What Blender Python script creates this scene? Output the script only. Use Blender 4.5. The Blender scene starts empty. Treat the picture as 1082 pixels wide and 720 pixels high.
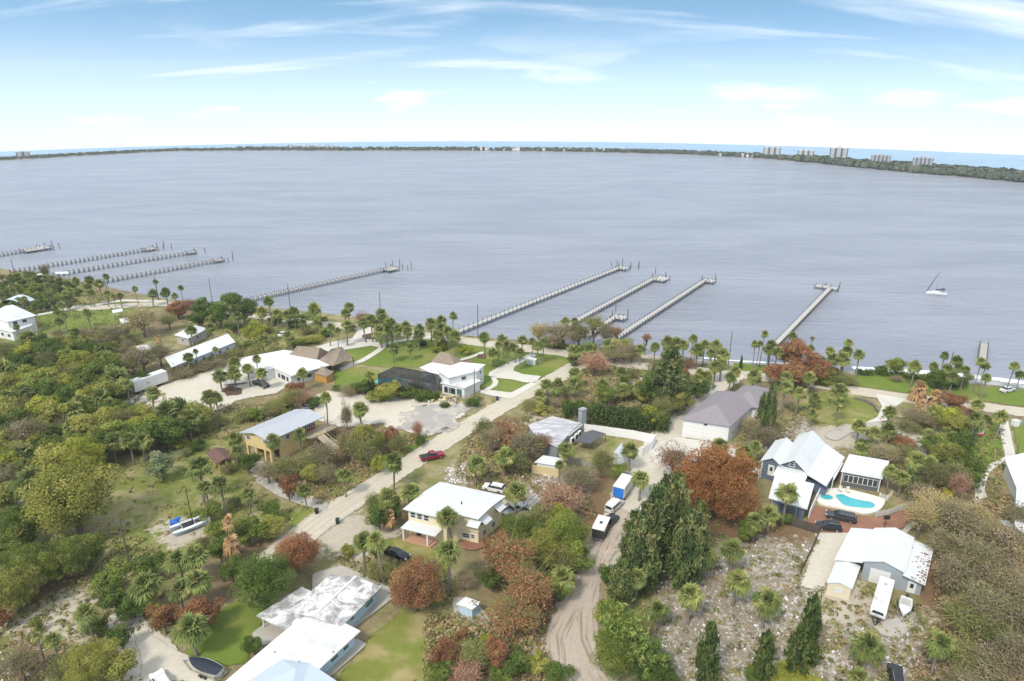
import bpy, math, random
import numpy as np
from mathutils import Vector, Matrix

# ------------------------------------------------------------------ camera, sky, sun, exposure
scn = bpy.context.scene
PW, PH, FPX = 1082.0, 720.0, 721.3          # photograph size and focal length in its pixels
CAM_H = 80.0
PITCH, ROLL = math.radians(20.30), math.radians(0.2)
R_FLAT, DIP = 250.0, math.radians(4.0)      # the land is flat near by; farther out the water curves away to the horizon
RC = (CAM_H - math.tan(DIP) * R_FLAT) * 2 / math.tan(DIP) ** 2
_fw = np.array([0, math.cos(PITCH), -math.sin(PITCH)])
_up = np.array([0, math.sin(PITCH), math.cos(PITCH)])
_rt = np.array([1.0, 0, 0])
FW = _fw
RT = math.cos(ROLL) * _rt + math.sin(ROLL) * _up
UP = -math.sin(ROLL) * _rt + math.cos(ROLL) * _up
CAM = np.array([0, 0, CAM_H])

cam_data = bpy.data.cameras.new('camera')
cam = bpy.data.objects.new('camera', cam_data)
scn.collection.objects.link(cam)
cam_data.sensor_fit = 'HORIZONTAL'
cam_data.sensor_width = 36.0
cam_data.lens = 36.0 * FPX / PW
cam_data.clip_start = 0.5
cam_data.clip_end = 20000
M = Matrix.Identity(4)
for i in range(3):
    M[i][0], M[i][1], M[i][2], M[i][3] = RT[i], UP[i], -FW[i], CAM[i]
cam.matrix_world = M
scn.camera = cam

SUN_EL, SUN_AZ = math.radians(50), math.radians(215)   # azimuth clockwise from +Y (sun behind and to the left)
SUN_STRENGTH, SUN_ANGLE = 2.0, math.radians(10)
SKY_STRENGTH = 0.14
EXPOSURE = 0.74

sun_data = bpy.data.lights.new('sun', 'SUN')
sun_data.energy = SUN_STRENGTH
sun_data.angle = SUN_ANGLE
sun_data.color = (1.0, 0.92, 0.80)
sun = bpy.data.objects.new('sun', sun_data)
scn.collection.objects.link(sun)
sdir = Vector((math.sin(SUN_AZ) * math.cos(SUN_EL), math.cos(SUN_AZ) * math.cos(SUN_EL), math.sin(SUN_EL)))
sun.rotation_euler = sdir.to_track_quat('Z', 'Y').to_euler()
sun.location = (0, 0, 300)

world = bpy.data.worlds.new('World')
scn.world = world
world.use_nodes = True
wn, wl = world.node_tree.nodes, world.node_tree.links
wn.clear()
def W(t, **kw):
    n = wn.new(t)
    for k, v in kw.items():
        setattr(n, k, v)
    return n
def wmath(op, a, b=None, c=None, clamp=False):
    n = W('ShaderNodeMath', operation=op, use_clamp=clamp)
    for i, x in enumerate((a, b, c)):
        if x is None: continue
        if isinstance(x, (int, float)): n.inputs[i].default_value = x
        else: wl.new(x, n.inputs[i])
    return n.outputs[0]
geo = W('ShaderNodeTexCoord')
sep = W('ShaderNodeSeparateXYZ')
wl.new(geo.outputs['Generated'], sep.inputs[0])
zz = wmath('MAXIMUM', wmath('ADD', sep.outputs[2], math.sin(DIP)), 0.012)   # the horizon of this world lies below eye level
com = W('ShaderNodeCombineXYZ')
wl.new(sep.outputs[0], com.inputs[0]); wl.new(sep.outputs[1], com.inputs[1])
wl.new(wmath('ADD', wmath('MULTIPLY', zz, 3.1), 0.06), com.inputs[2])
nrm = W('ShaderNodeVectorMath', operation='NORMALIZE')
wl.new(com.outputs[0], nrm.inputs[0])
sky = W('ShaderNodeTexSky', sky_type='NISHITA')
sky.sun_disc = False
sky.sun_elevation = SUN_EL
sky.sun_rotation = SUN_AZ
sky.altitude = 0; sky.air_density = 1.0; sky.dust_density = 0.6; sky.ozone_density = 1.2
wl.new(nrm.outputs[0], sky.inputs[0])
# clouds: a layer far overhead, seen in perspective
inv = wmath('DIVIDE', 1.0, wmath('ADD', zz, 0.16))
pc = W('ShaderNodeCombineXYZ')
wl.new(wmath('MULTIPLY', sep.outputs[0], inv), pc.inputs[0])
wl.new(wmath('MULTIPLY', sep.outputs[1], inv), pc.inputs[1])
mp = W('ShaderNodeMapping')
mp.inputs['Rotation'].default_value = (0, 0, math.radians(-24))
mp.inputs['Scale'].default_value = (0.50, 2.1, 1)
mp.inputs['Location'].default_value = (3.1, 0.9, 0)
wl.new(pc.outputs[0], mp.inputs[0])
n1 = W('ShaderNodeTexNoise'); n1.inputs['Scale'].default_value = 1.15; n1.inputs['Detail'].default_value = 8; n1.inputs['Roughness'].default_value = 0.56
n1.inputs['Distortion'].default_value = 0.35
wl.new(mp.outputs[0], n1.inputs[0])
# puffy heaps low over the horizon
ph = W('ShaderNodeCombineXYZ')
wl.new(wmath('MULTIPLY', sep.outputs[0], 4.2), ph.inputs[0]); wl.new(wmath('MULTIPLY', sep.outputs[1], 4.2), ph.inputs[1]); wl.new(wmath('MULTIPLY', zz, 17.0), ph.inputs[2])
n2 = W('ShaderNodeTexNoise'); n2.inputs['Scale'].default_value = 1.0; n2.inputs['Detail'].default_value = 7; n2.inputs['Roughness'].default_value = 0.55
wl.new(ph.outputs[0], n2.inputs[0])
def ramp(val, a, b, lo=0.0, hi=1.0):
    n = W('ShaderNodeMapRange', interpolation_type='SMOOTHSTEP')
    wl.new(val, n.inputs[0]); n.inputs[1].default_value = a; n.inputs[2].default_value = b; n.inputs[3].default_value = lo; n.inputs[4].default_value = hi
    return n.outputs[0]
wisps = wmath('MULTIPLY', ramp(n1.outputs[0], 0.47, 0.80), 0.8)
lowmask = ramp(zz, 0.035, 0.17, 1.0, 0.0)
heaps = wmath('MULTIPLY', ramp(n2.outputs[0], 0.47, 0.64), wmath('MULTIPLY', lowmask, 0.85))
veil = wmath('MAXIMUM', wmath('MULTIPLY', ramp(zz, 0.0, 0.17, 1.0, 0.0), 0.50), wmath('MULTIPLY', ramp(zz, 0.24, 0.6), 0.72))   # bright haze low down, cloud cover overhead
cl = wmath('MAXIMUM', wmath('MAXIMUM', wisps, heaps), veil)
mixc = W('ShaderNodeMix', data_type='RGBA')
wl.new(cl, mixc.inputs[0]); 
tint = W('ShaderNodeMix', data_type='RGBA', blend_type='MULTIPLY')
tint.inputs[0].default_value = 1.0
wl.new(sky.outputs[0], tint.inputs[6]); tint.inputs[7].default_value = (1.02, 1.24, 1.12, 1)
wl.new(tint.outputs[2], mixc.inputs[6]); mixc.inputs[7].default_value = (6.0, 6.25, 6.4, 1)
bg = W('ShaderNodeBackground'); bg.inputs[1].default_value = SKY_STRENGTH
wl.new(mixc.outputs[2], bg.inputs[0])
wo = W('ShaderNodeOutputWorld'); wl.new(bg.outputs[0], wo.inputs[0])

vs = scn.view_settings
vs.view_transform = 'Standard'; vs.look = 'None'; vs.exposure = EXPOSURE; vs.gamma = 1.0; vs.use_curve_mapping = False
scn.render.engine = 'CYCLES'
scn.cycles.max_bounces = 6; scn.cycles.diffuse_bounces = 3; scn.cycles.glossy_bounces = 3
scn.cycles.transparent_max_bounces = 24; scn.cycles.transmission_bounces = 3
scn.cycles.use_denoising = True

# ------------------------------------------------------------------ ground geometry helpers
rng = np.random.default_rng(7)
random.seed(7)

def zsurf(x, y):
    r = np.hypot(x, y)
    return -np.maximum(r - R_FLAT, 0.0) ** 2 / (2 * RC)

def G(u, v, z=0.0):
    """point of the land or water surface (raised by z metres) where the photograph shows pixel u, v"""
    D = FW + RT * ((u - PW / 2) / FPX) + UP * ((PH / 2 - v) / FPX)
    hd = math.hypot(D[0], D[1])
    t = (z - CAM_H) / D[2] if D[2] < 0 else 1e9
    if t * hd > R_FLAT:
        a = hd * hd / (2 * RC); b = D[2] - hd * R_FLAT / RC; c = CAM_H - z + R_FLAT ** 2 / (2 * RC)
        q = b * b - 4 * a * c
        t = (-b - math.sqrt(q)) / (2 * a) if q > 0 else -b / (2 * a)
    return CAM + t * D

def pxm(P):
    return FPX / float((np.asarray(P) - CAM) @ FW)

def WP(pts, z=0.0):
    return [tuple(G(u, v, z)[:2]) for u, v in pts]

def sd_poly(X, Y, poly):
    """signed distance to a polygon (positive inside)"""
    p = np.asarray(poly, float); n = len(p)
    d = np.full(X.shape, 1e18); ins = np.zeros(X.shape, bool)
    for i in range(n):
        a, b = p[i], p[(i + 1) % n]
        e = b - a; L = e @ e + 1e-12
        wx, wy = X - a[0], Y - a[1]
        t = np.clip((wx * e[0] + wy * e[1]) / L, 0, 1)
        d = np.minimum(d, (wx - t * e[0]) ** 2 + (wy - t * e[1]) ** 2)
        c = (a[1] <= Y) != (b[1] <= Y)
        with np.errstate(divide='ignore', invalid='ignore'):
            xi = a[0] + (Y - a[1]) * e[0] / (e[1] if abs(e[1]) > 1e-12 else 1e-12)
        ins ^= c & (X < xi)
    d = np.sqrt(d)
    return np.where(ins, d, -d)

def sd_line(X, Y, line, hw):
    p = np.asarray(line, float); best = np.full(X.shape, -1e9)
    h = np.asarray(hw, float) if np.ndim(hw) else np.full(len(p), float(hw))
    for i in range(len(p) - 1):
        a, b = p[i], p[i + 1]; e = b - a; L = e @ e + 1e-12
        wx, wy = X - a[0], Y - a[1]
        t = np.clip((wx * e[0] + wy * e[1]) / L, 0, 1)
        dd = np.hypot(wx - t * e[0], wy - t * e[1])
        best = np.maximum(best, h[i] * (1 - t) + h[i + 1] * t - dd)
    return best

def in_poly(x, y, poly):
    return float(sd_poly(np.array([x]), np.array([y]), poly)[0]) > 0

# ------------------------------------------------------------------ materials
MATS = {}
class NT:
    def __init__(s, name):
        s.m = bpy.data.materials.new(name); s.m.use_nodes = True
        s.n = s.m.node_tree.nodes; s.l = s.m.node_tree.links; s.n.clear()
        s.out = s.n.new('ShaderNodeOutputMaterial')
    def new(s, t, **kw):
        n = s.n.new(t)
        for k, v in kw.items(): setattr(n, k, v)
        return n
    def put(s, x, sock):
        if isinstance(x, (int, float)): sock.default_value = x
        elif isinstance(x, (tuple, list)): sock.default_value = tuple(x) + ((1,) if len(x) == 3 and len(sock.default_value) == 4 else ())
        elif x is not None: s.l.new(x, sock)
    def math(s, op, a, b=None, c=None, clamp=False):
        n = s.new('ShaderNodeMath', operation=op, use_clamp=clamp)
        for i, x in enumerate((a, b, c)):
            if x is not None: s.put(x, n.inputs[i])
        return n.outputs[0]
    def mix(s, f, a, b, blend='MIX'):
        n = s.new('ShaderNodeMix', data_type='RGBA', blend_type=blend)
        s.put(f, n.inputs[0]); s.put(a, n.inputs[6]); s.put(b, n.inputs[7])
        return n.outputs[2]
    def noise(s, scale, detail=4, rough=0.55, vec=None, dist=0.0):
        n = s.new('ShaderNodeTexNoise'); n.inputs['Scale'].default_value = scale; n.inputs['Detail'].default_value = detail
        n.inputs['Roughness'].default_value = rough; n.inputs['Distortion'].default_value = dist
        if vec is not None: s.l.new(vec, n.inputs['Vector'])
        return n.outputs[0]
    def ramp(s, val, a, b, lo=0.0, hi=1.0):
        n = s.new('ShaderNodeMapRange', interpolation_type='SMOOTHSTEP')
        s.put(val, n.inputs[0]); n.inputs[1].default_value = a; n.inputs[2].default_value = b; n.inputs[3].default_value = lo; n.inputs[4].default_value = hi
        return n.outputs[0]
    def pos(s): return s.new('ShaderNodeNewGeometry').outputs['Position']
    def objco(s): return s.new('ShaderNodeTexCoord').outputs['Object']
    def attr(s, name, out='Fac'): return s.new('ShaderNodeAttribute', attribute_name=name).outputs[out]
    def scaled(s, vec, sc, rot=(0, 0, 0)):
        m = s.new('ShaderNodeMapping'); m.inputs['Scale'].default_value = sc; m.inputs['Rotation'].default_value = rot
        s.l.new(vec, m.inputs[0]); return m.outputs[0]
    def bump(s, h, strength=0.3, dist=0.05):
        b = s.new('ShaderNodeBump'); b.inputs['Strength'].default_value = strength; b.inputs['Distance'].default_value = dist
        s.put(h, b.inputs['Height']); return b.outputs[0]
    def principled(s, color, rough=0.6, metal=0.0, normal=None, spec=0.5, alpha=None):
        p = s.new('ShaderNodeBsdfPrincipled')
        s.put(color, p.inputs['Base Color']); s.put(rough, p.inputs['Roughness']); s.put(metal, p.inputs['Metallic'])
        p.inputs['Specular IOR Level'].default_value = spec
        if normal is not None: s.l.new(normal, p.inputs['Normal'])
        if alpha is not None: s.put(alpha, p.inputs['Alpha'])
        return p.outputs[0]
    def done(s, shader):
        s.l.new(shader, s.out.inputs[0]); return s.m

def surf(name, col, rough=0.6, metal=0.0, var=0.18, scale=0.7, stain=None, stain_amt=0.0, bump=0.0, fine=9.0, spec=0.4):
    """painted, metal, wooden or plastered surface with uneven tone, dirt and fine grain"""
    if name in MATS: return MATS[name]
    t = NT(name); p = t.pos()
    a = t.noise(scale, 5, 0.6, p); b = t.noise(fine, 3, 0.5, p)
    k = t.math('ADD', t.math('MULTIPLY', t.math('SUBTRACT', a, 0.5), var * 2), t.math('MULTIPLY', t.math('SUBTRACT', b, 0.5), var))
    lo = tuple(max(0, c * (1 - var)) for c in col); hi = tuple(min(1, c * (1 + var)) for c in col)
    c = t.mix(t.math('ADD', k, 0.5, clamp=True), lo, hi)
    if stain is not None:
        s1 = t.noise(scale * 0.8 + 0.13, 6, 0.66, t.scaled(p, (1, 1, 0.4)), 0.6)
        c = t.mix(t.math('MULTIPLY', t.ramp(s1, 0.5, 0.68), stain_amt), c, stain)
    nb = t.bump(b, bump, 0.03) if bump else None
    MATS[name] = t.done(t.principled(c, rough, metal, nb, spec))
    return MATS[name]

def gloss(name, col, rough=0.25, metal=0.0):
    if name in MATS: return MATS[name]
    t = NT(name); n = t.noise(3.0, 3, 0.5, t.objco())
    c = t.mix(n, tuple(x * 0.85 for x in col), tuple(min(1, x * 1.15) for x in col))
    MATS[name] = t.done(t.principled(c, t.ramp(n, 0.3, 0.7, rough * 0.8, rough * 1.3), metal, None, 0.5))
    return MATS[name]

def glass(name='window_glass', col=(0.03, 0.04, 0.05)):
    return gloss(name, col, 0.08)

GREEN_GAIN = 2.1
def foliage(name, dark, light, third=None, trans=0.25, var=0.35):
    """leaves: each leaf and each branch has its own hue, and each tree too"""
    if name in MATS: return MATS[name]
    t = NT(name)
    dark, light = [tuple(min(0.75, x * GREEN_GAIN) for x in c) for c in (dark, light)]
    if third: third = tuple(min(0.75, x * GREEN_GAIN) for x in third)
    tone = t.attr('tone'); hue = t.attr('hue')
    r = t.new('ShaderNodeObjectInfo').outputs['Random']
    c = t.mix(tone, dark, light)
    if third is not None:
        c = t.mix(t.ramp(hue, 0.62, 0.95), c, third)
    c = t.mix(1.0, c, t.mix(r, (1 - var, 1 - var * 0.9, 1 - var), (1 + var, 1 + var * 0.8, 1 + var * 0.5)), 'MULTIPLY')
    d = t.new('ShaderNodeBsdfDiffuse'); t.l.new(c, d.inputs[0])
    tr = t.new('ShaderNodeBsdfTranslucent'); t.l.new(c, tr.inputs[0])
    ms = t.new('ShaderNodeMixShader'); ms.inputs[0].default_value = trans
    t.l.new(d.outputs[0], ms.inputs[1]); t.l.new(tr.outputs[0], ms.inputs[2])
    MATS[name] = t.done(ms.outputs[0]); return MATS[name]

def sheet_mat(name, build, edge_noise=1.2, edge_amt=1.0):
    """a ground surface whose worn edge fades into the soil: build(t, pos) gives colour, roughness, normal"""
    if name in MATS: return MATS[name]
    t = NT(name); p = t.pos()
    c, r, nb = build(t, p)
    sh = t.principled(c, r, 0, nb, 0.3)
    e = t.attr('edge')
    n = t.noise(edge_noise, 5, 0.62, p)
    al = t.ramp(t.math('ADD', e, t.math('MULTIPLY', t.math('SUBTRACT', n, 0.5), 2.2 * edge_amt)), -0.25, 0.25)
    tr = t.new('ShaderNodeBsdfTransparent')
    ms = t.new('ShaderNodeMixShader'); t.l.new(al, ms.inputs[0]); t.l.new(tr.outputs[0], ms.inputs[1]); t.l.new(sh, ms.inputs[2])
    MATS[name] = t.done(ms.outputs[0]); return MATS[name]

# ------------------------------------------------------------------ object helpers
COL = scn.collection
def link(o):
    COL.objects.link(o); return o

def tag(o, label=None, cat=None, group=None, kind=None):
    if label: o['label'] = label
    if cat: o['category'] = cat
    if group: o['group'] = group
    if kind: o['kind'] = kind
    return o

def empty(name, loc, label=None, cat=None, group=None, rz=0.0):
    o = bpy.data.objects.new(name, None); link(o)
    o.location = loc; o.rotation_euler = (0, 0, rz); o.empty_display_size = 0.5
    return tag(o, label, cat, group)

def rootof(o):
    while o.parent: o = o.parent
    return o

class MB:
    def __init__(s): s.v = []; s.f = []
    def add(s, pts, faces):
        b = len(s.v); s.v += [tuple(p) for p in pts]; s.f += [tuple(b + i for i in f) for f in faces]; return s
    def hexa(s, p):    # 8 points, bottom ring then top ring (counterclockwise from above)
        return s.add(p, [(3, 2, 1, 0), (4, 5, 6, 7), (0, 1, 5, 4), (1, 2, 6, 5), (2, 3, 7, 6), (3, 0, 4, 7)])
    def prism(s, poly, z0, z1, top=None):
        n = len(poly); top = top or poly
        pts = [(x, y, z0) for x, y in poly] + [(x, y, z1) for x, y in top]
        return s.add(pts, [tuple(range(n - 1, -1, -1)), tuple(range(n, 2 * n))] + [(i, (i + 1) % n, n + (i + 1) % n, n + i) for i in range(n)])
    def box(s, c, d, rz=0.0):
        cx, cy, cz = c; hx, hy, hz = d[0] / 2, d[1] / 2, d[2] / 2
        cs, sn = math.cos(rz), math.sin(rz)
        q = [(cx + x * cs - y * sn, cy + x * sn + y * cs) for x, y in ((-hx, -hy), (hx, -hy), (hx, hy), (-hx, hy))]
        return s.prism(q, cz - hz, cz + hz)
    def tube(s, path, radii, n=8, cap=True):
        path = [Vector(p) for p in path]; k = len(path); rings = []
        if not hasattr(radii, '__len__'): radii = [radii] * k
        for i, p in enumerate(path):
            d = (path[min(i + 1, k - 1)] - path[max(i - 1, 0)])
            d = d.normalized() if d.length > 1e-9 else Vector((0, 0, 1))
            x = d.cross(Vector((0, 0, 1)) if abs(d.z) < 0.9 else Vector((1, 0, 0))).normalized(); y = d.cross(x)
            rings.append([p + x * radii[i] * math.cos(2 * math.pi * j / n) + y * radii[i] * math.sin(2 * math.pi * j / n) for j in range(n)])
        pts = [q for r in rings for q in r]; fc = []
        for i in range(k - 1):
            for j in range(n):
                a, b = i * n + j, i * n + (j + 1) % n
                fc.append((a, a + n, b + n, b))
        if cap: fc += [tuple(range(n)), tuple((k - 1) * n + j for j in range(n - 1, -1, -1))]
        return s.add(pts, fc)
    def bar(s, a, b, w=0.1, h=None):
        a, b = Vector(a), Vector(b); d = b - a
        if d.length < 1e-6: return s
        d.normalize(); x = d.cross(Vector((0, 0, 1)))
        x = x.normalized() if x.length > 1e-4 else Vector((1, 0, 0)); y = x.cross(d)
        h = h or w
        r = lambda p: [p + x * i * w / 2 + y * j * h / 2 for i, j in ((-1, -1), (1, -1), (1, 1), (-1, 1))]
        return s.add(r(a) + r(b), [(0, 1, 2, 3), (7, 6, 5, 4), (0, 4, 5, 1), (1, 5, 6, 2), (2, 6, 7, 3), (3, 7, 4, 0)])

def obj(name, mb, mat, parent=None, loc=None, smooth=False, fix=True, bevel=0.0):
    """link a mesh; its coordinates are world coordinates, stored relative to the thing it belongs to"""
    o = None
    me = bpy.data.meshes.new(name)
    L = Vector(loc) if loc is not None else (rootof(parent).location.copy() if parent else Vector((0, 0, 0)))
    me.from_pydata([(p[0] - L.x, p[1] - L.y, p[2] - L.z) for p in mb.v], [], mb.f)
    if fix:
        import bmesh
        bm = bmesh.new(); bm.from_mesh(me); bmesh.ops.recalc_face_normals(bm, faces=bm.faces[:])
        if bevel: bmesh.ops.bevel(bm, geom=bm.edges[:], offset=bevel, segments=1, affect='EDGES', clamp_overlap=True)
        bm.to_mesh(me); bm.free()
    if smooth: me.polygons.foreach_set('use_smooth', [True] * len(me.polygons))
    me.materials.append(mat)
    o = bpy.data.objects.new(name, me); link(o)
    if parent: o.parent = parent
    else: o.location = L
    return o

def np_mesh(name, V, F, attrs=None, mat=None, smooth=False):
    """mesh from numpy arrays; F is (n,4) or (n,3); attrs = {name: per-vertex floats}"""
    me = bpy.data.meshes.new(name)
    V = np.asarray(V, np.float32); F = np.asarray(F, np.int32); k = F.shape[1]
    me.vertices.add(len(V)); me.vertices.foreach_set('co', V.ravel())
    me.loops.add(F.size); me.loops.foreach_set('vertex_index', F.ravel())
    me.polygons.add(len(F)); me.polygons.foreach_set('loop_start', np.arange(0, F.size, k, dtype=np.int32))
    me.update(calc_edges=True)
    for a, d in (attrs or {}).items():
        if np.ndim(d) == 2:
            at = me.attributes.new(a, 'FLOAT_COLOR', 'POINT'); at.data.foreach_set('color', np.asarray(d, np.float32).ravel())
        else:
            at = me.attributes.new(a, 'FLOAT', 'POINT'); at.data.foreach_set('value', np.asarray(d, np.float32))
    if smooth: me.polygons.foreach_set('use_smooth', np.ones(len(F), bool))
    if mat: me.materials.append(mat)
    return me

def copy_tree(o, parent=None):
    c = o.copy(); link(c); c.parent = parent
    for ch in o.children: copy_tree(ch, c)
    return c

def grid_mesh(xs, ys):
    X, Y = np.meshgrid(xs, ys)
    ny, nx = X.shape
    i = np.arange(nx * ny).reshape(ny, nx)
    F = np.stack([i[:-1, :-1], i[:-1, 1:], i[1:, 1:], i[1:, :-1]], -1).reshape(-1, 4)
    return X.ravel(), Y.ravel(), F

# ------------------------------------------------------------------ water
WATER_Z = -0.7
def water_material(name, base, base2, bump, foam_amt):
    t = NT(name); p = t.pos()
    w1 = t.noise(1.0, 4, 0.62, t.scaled(p, (0.10, 0.34, 0.2), (0, 0, math.radians(-8))), 0.4)
    w2 = t.noise(1.0, 4, 0.65, t.scaled(p, (0.45, 1.25, 0.5), (0, 0, math.radians(10))), 0.3)
    w3 = t.noise(1.0, 3, 0.55, t.scaled(p, (0.010, 0.03, 0.02), (0, 0, math.radians(-5))), 0.5)
    w4 = t.noise(1.0, 3, 0.6, t.scaled(p, (0.03, 0.11, 0.02), (0, 0, math.radians(4))), 0.5)
    h = t.math('ADD', t.math('ADD', w1, t.math('MULTIPLY', w2, 0.5)), t.math('MULTIPLY', w4, 1.2))
    b = t.new('ShaderNodeBump'); b.inputs['Strength'].default_value = 0.6; b.inputs['Distance'].default_value = bump
    t.l.new(h, b.inputs['Height'])
    foam = t.math('MULTIPLY', t.math('MULTIPLY', t.ramp(t.math('ADD', w1, t.math('MULTIPLY', w2, 0.5)), 0.985, 1.05), t.ramp(w3, 0.5, 0.62)), foam_amt)
    c = t.mix(t.ramp(w3, 0.3, 0.7), base, base2)
    c = t.mix(foam, c, (0.75, 0.78, 0.8))
    return t.done(t.principled(c, 0.22, 0, b.outputs[0], 0.5))

def make_water(shore_of_island):
    """the lagoon up to the island, and the open sea beyond it to the horizon"""
    rr = np.concatenate([np.linspace(60, 250, 20), np.linspace(256, 700, 110), np.linspace(708, 2300, 200)])
    th = np.radians(np.linspace(-105, 105, 421))
    T, Rr = np.meshgrid(th, rr)
    X, Y = Rr * np.sin(T), Rr * np.cos(T)
    Z = zsurf(X, Y) + WATER_Z
    ny, nx = X.shape
    i = np.arange(nx * ny).reshape(ny, nx)
    F = np.stack([i[:-1, :-1], i[1:, :-1], i[1:, 1:], i[:-1, 1:]], -1).reshape(-1, 4)[:, ::-1]
    lim = shore_of_island(T.ravel())[F].mean(1); far = Rr.ravel()[F].mean(1) > lim
    V = np.stack([X.ravel(), Y.ravel(), Z.ravel()], -1)
    for name, sel, m in (('water', ~far, water_material('lagoon_water', (0.255, 0.268, 0.318), (0.315, 0.327, 0.375), 3.0, 1.0)), ('sea', far, water_material('open_sea_water', (0.24, 0.38, 0.54), (0.32, 0.47, 0.61), 0.35, 0.0))):
        f = F[sel]; used = np.unique(f); idx = np.zeros(len(V), int); idx[used] = np.arange(len(used))
        o = bpy.data.objects.new(name, np_mesh(name, V[used], idx[f], None, m, True)); link(o); tag(o, kind='structure')

# ------------------------------------------------------------------ land
SHORE_PX = [(-420, 250), (-200, 264), (-60, 274), (0, 283), (60, 291), (100, 299), (135, 307), (180, 316), (230, 319), (262, 321), (300, 326), (340, 330), (400, 337), (450, 345),
            (490, 353), (530, 357), (560, 359), (600, 362), (650, 370), (700, 376), (740, 379), (770, 382), (840, 386), (905, 391), (960, 394), (1020, 399), (1082, 406), (1160, 416), (1300, 436), (1500, 470)]
SHORE = [tuple(G(u, v, WATER_Z)[:2]) for u, v in SHORE_PX]
LAND = SHORE + [(480, 60), (480, -140), (-620, -140), (-620, SHORE[0][1])]

def region(pts, soft=2.0):
    P = WP(pts)
    def f(X, Y):
        return 1 / (1 + np.exp(-np.clip(sd_poly(X, Y, P) / soft, -30, 30)))
    return f

GREEN = [region([(100, 492), (170, 462), (228, 452), (262, 490), (262, 520), (335, 545), (322, 572), (240, 565), (200, 600), (140, 610), (100, 575), (130, 540)], 3),
         region([(0, 300), (80, 300), (150, 330), (150, 360), (60, 380), (0, 420)], 4),
         region([(225, 350), (250, 325), (330, 335), (400, 342), (350, 362), (300, 372), (240, 366)], 3),
         region([(330, 505), (372, 480), (430, 455), (462, 462), (440, 480), (350, 534), (335, 534)], 2),
         region([(185, 437), (230, 435), (290, 432), (250, 450), (190, 470), (160, 460)], 2),
         region([(200, 690), (215, 650), (262, 630), (290, 645), (262, 680), (230, 722)], 2),
         region([(352, 722), (400, 660), (470, 640), (520, 690), (500, 740)], 2),
         region([(855, 415), (905, 418), (925, 432), (915, 447), (860, 450)], 2),
         region([(790, 640), (830, 620), (800, 690), (760, 700)], 3),
         region([(520, 470), (560, 465), (560, 505), (500, 515)], 3),
         region([(640, 455), (662, 452), (665, 470), (645, 475)], 1.5)]
SAND = [region([(158, 560), (195, 545), (222, 545), (215, 565), (180, 580)], 2), region([(0, 525), (20, 535), (18, 565), (0, 570)], 2),
        region([(0, 662), (60, 632), (90, 616), (104, 630), (84, 656), (100, 668), (100, 680), (60, 674), (0, 672)], 2.5),
        region([(850, 610), (895, 595), (930, 655), (985, 650), (990, 670), (930, 690), (850, 660)], 3),
        region([(330, 545), (345, 530), (420, 560), (425, 590), (380, 600), (335, 585)], 3),
        region([(850, 455), (905, 447), (925, 462), (905, 475), (860, 475), (790, 480), (795, 455)], 2),
        region([(560, 435), (575, 432), (580, 445), (550, 446)], 2),
        region([(940, 445), (1000, 455), (985, 480), (950, 465)], 3),
        region([(660, 400), (700, 398), (735, 402), (725, 412), (665, 412)], 3),
        region([(640, 545), (668, 545), (650, 600), (620, 600)], 2)]
RUBBLE = [region([(543, 505), (600, 500), (625, 500), (612, 540), (560, 548), (545, 530)], 2), region([(470, 495), (505, 485), (500, 510), (470, 512)], 2),
          region([(700, 600), (760, 575), (810, 570), (868, 575), (850, 650), (830, 722), (690, 722), (690, 660)], 4),
          region([(790, 460), (850, 440), (870, 470), (800, 480)], 2.5), region([(540, 680), (575, 675), (575, 700), (545, 700)], 1.5),
          region([(880, 660), (960, 650), (1000, 722), (850, 722)], 3)]
LITTER = [region([(800, 540), (860, 565), (850, 595), (790, 585), (690, 530), (720, 520)], 3), region([(540, 600), (600, 600), (590, 690), (520, 690)], 3),
          region([(930, 580), (1082, 530), (1082, 722), (985, 722), (975, 640)], 4), region([(0, 600), (90, 560), (100, 610), (0, 650)], 4),
          region([(520, 440), (560, 440), (550, 475), (515, 480)], 3), region([(590, 500), (640, 500), (650, 560), (600, 560)], 3), region([(0, 680), (60, 672), (50, 722), (0, 722)], 4),
          region([(330, 450), (400, 445), (390, 500), (330, 500)], 3)]

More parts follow.
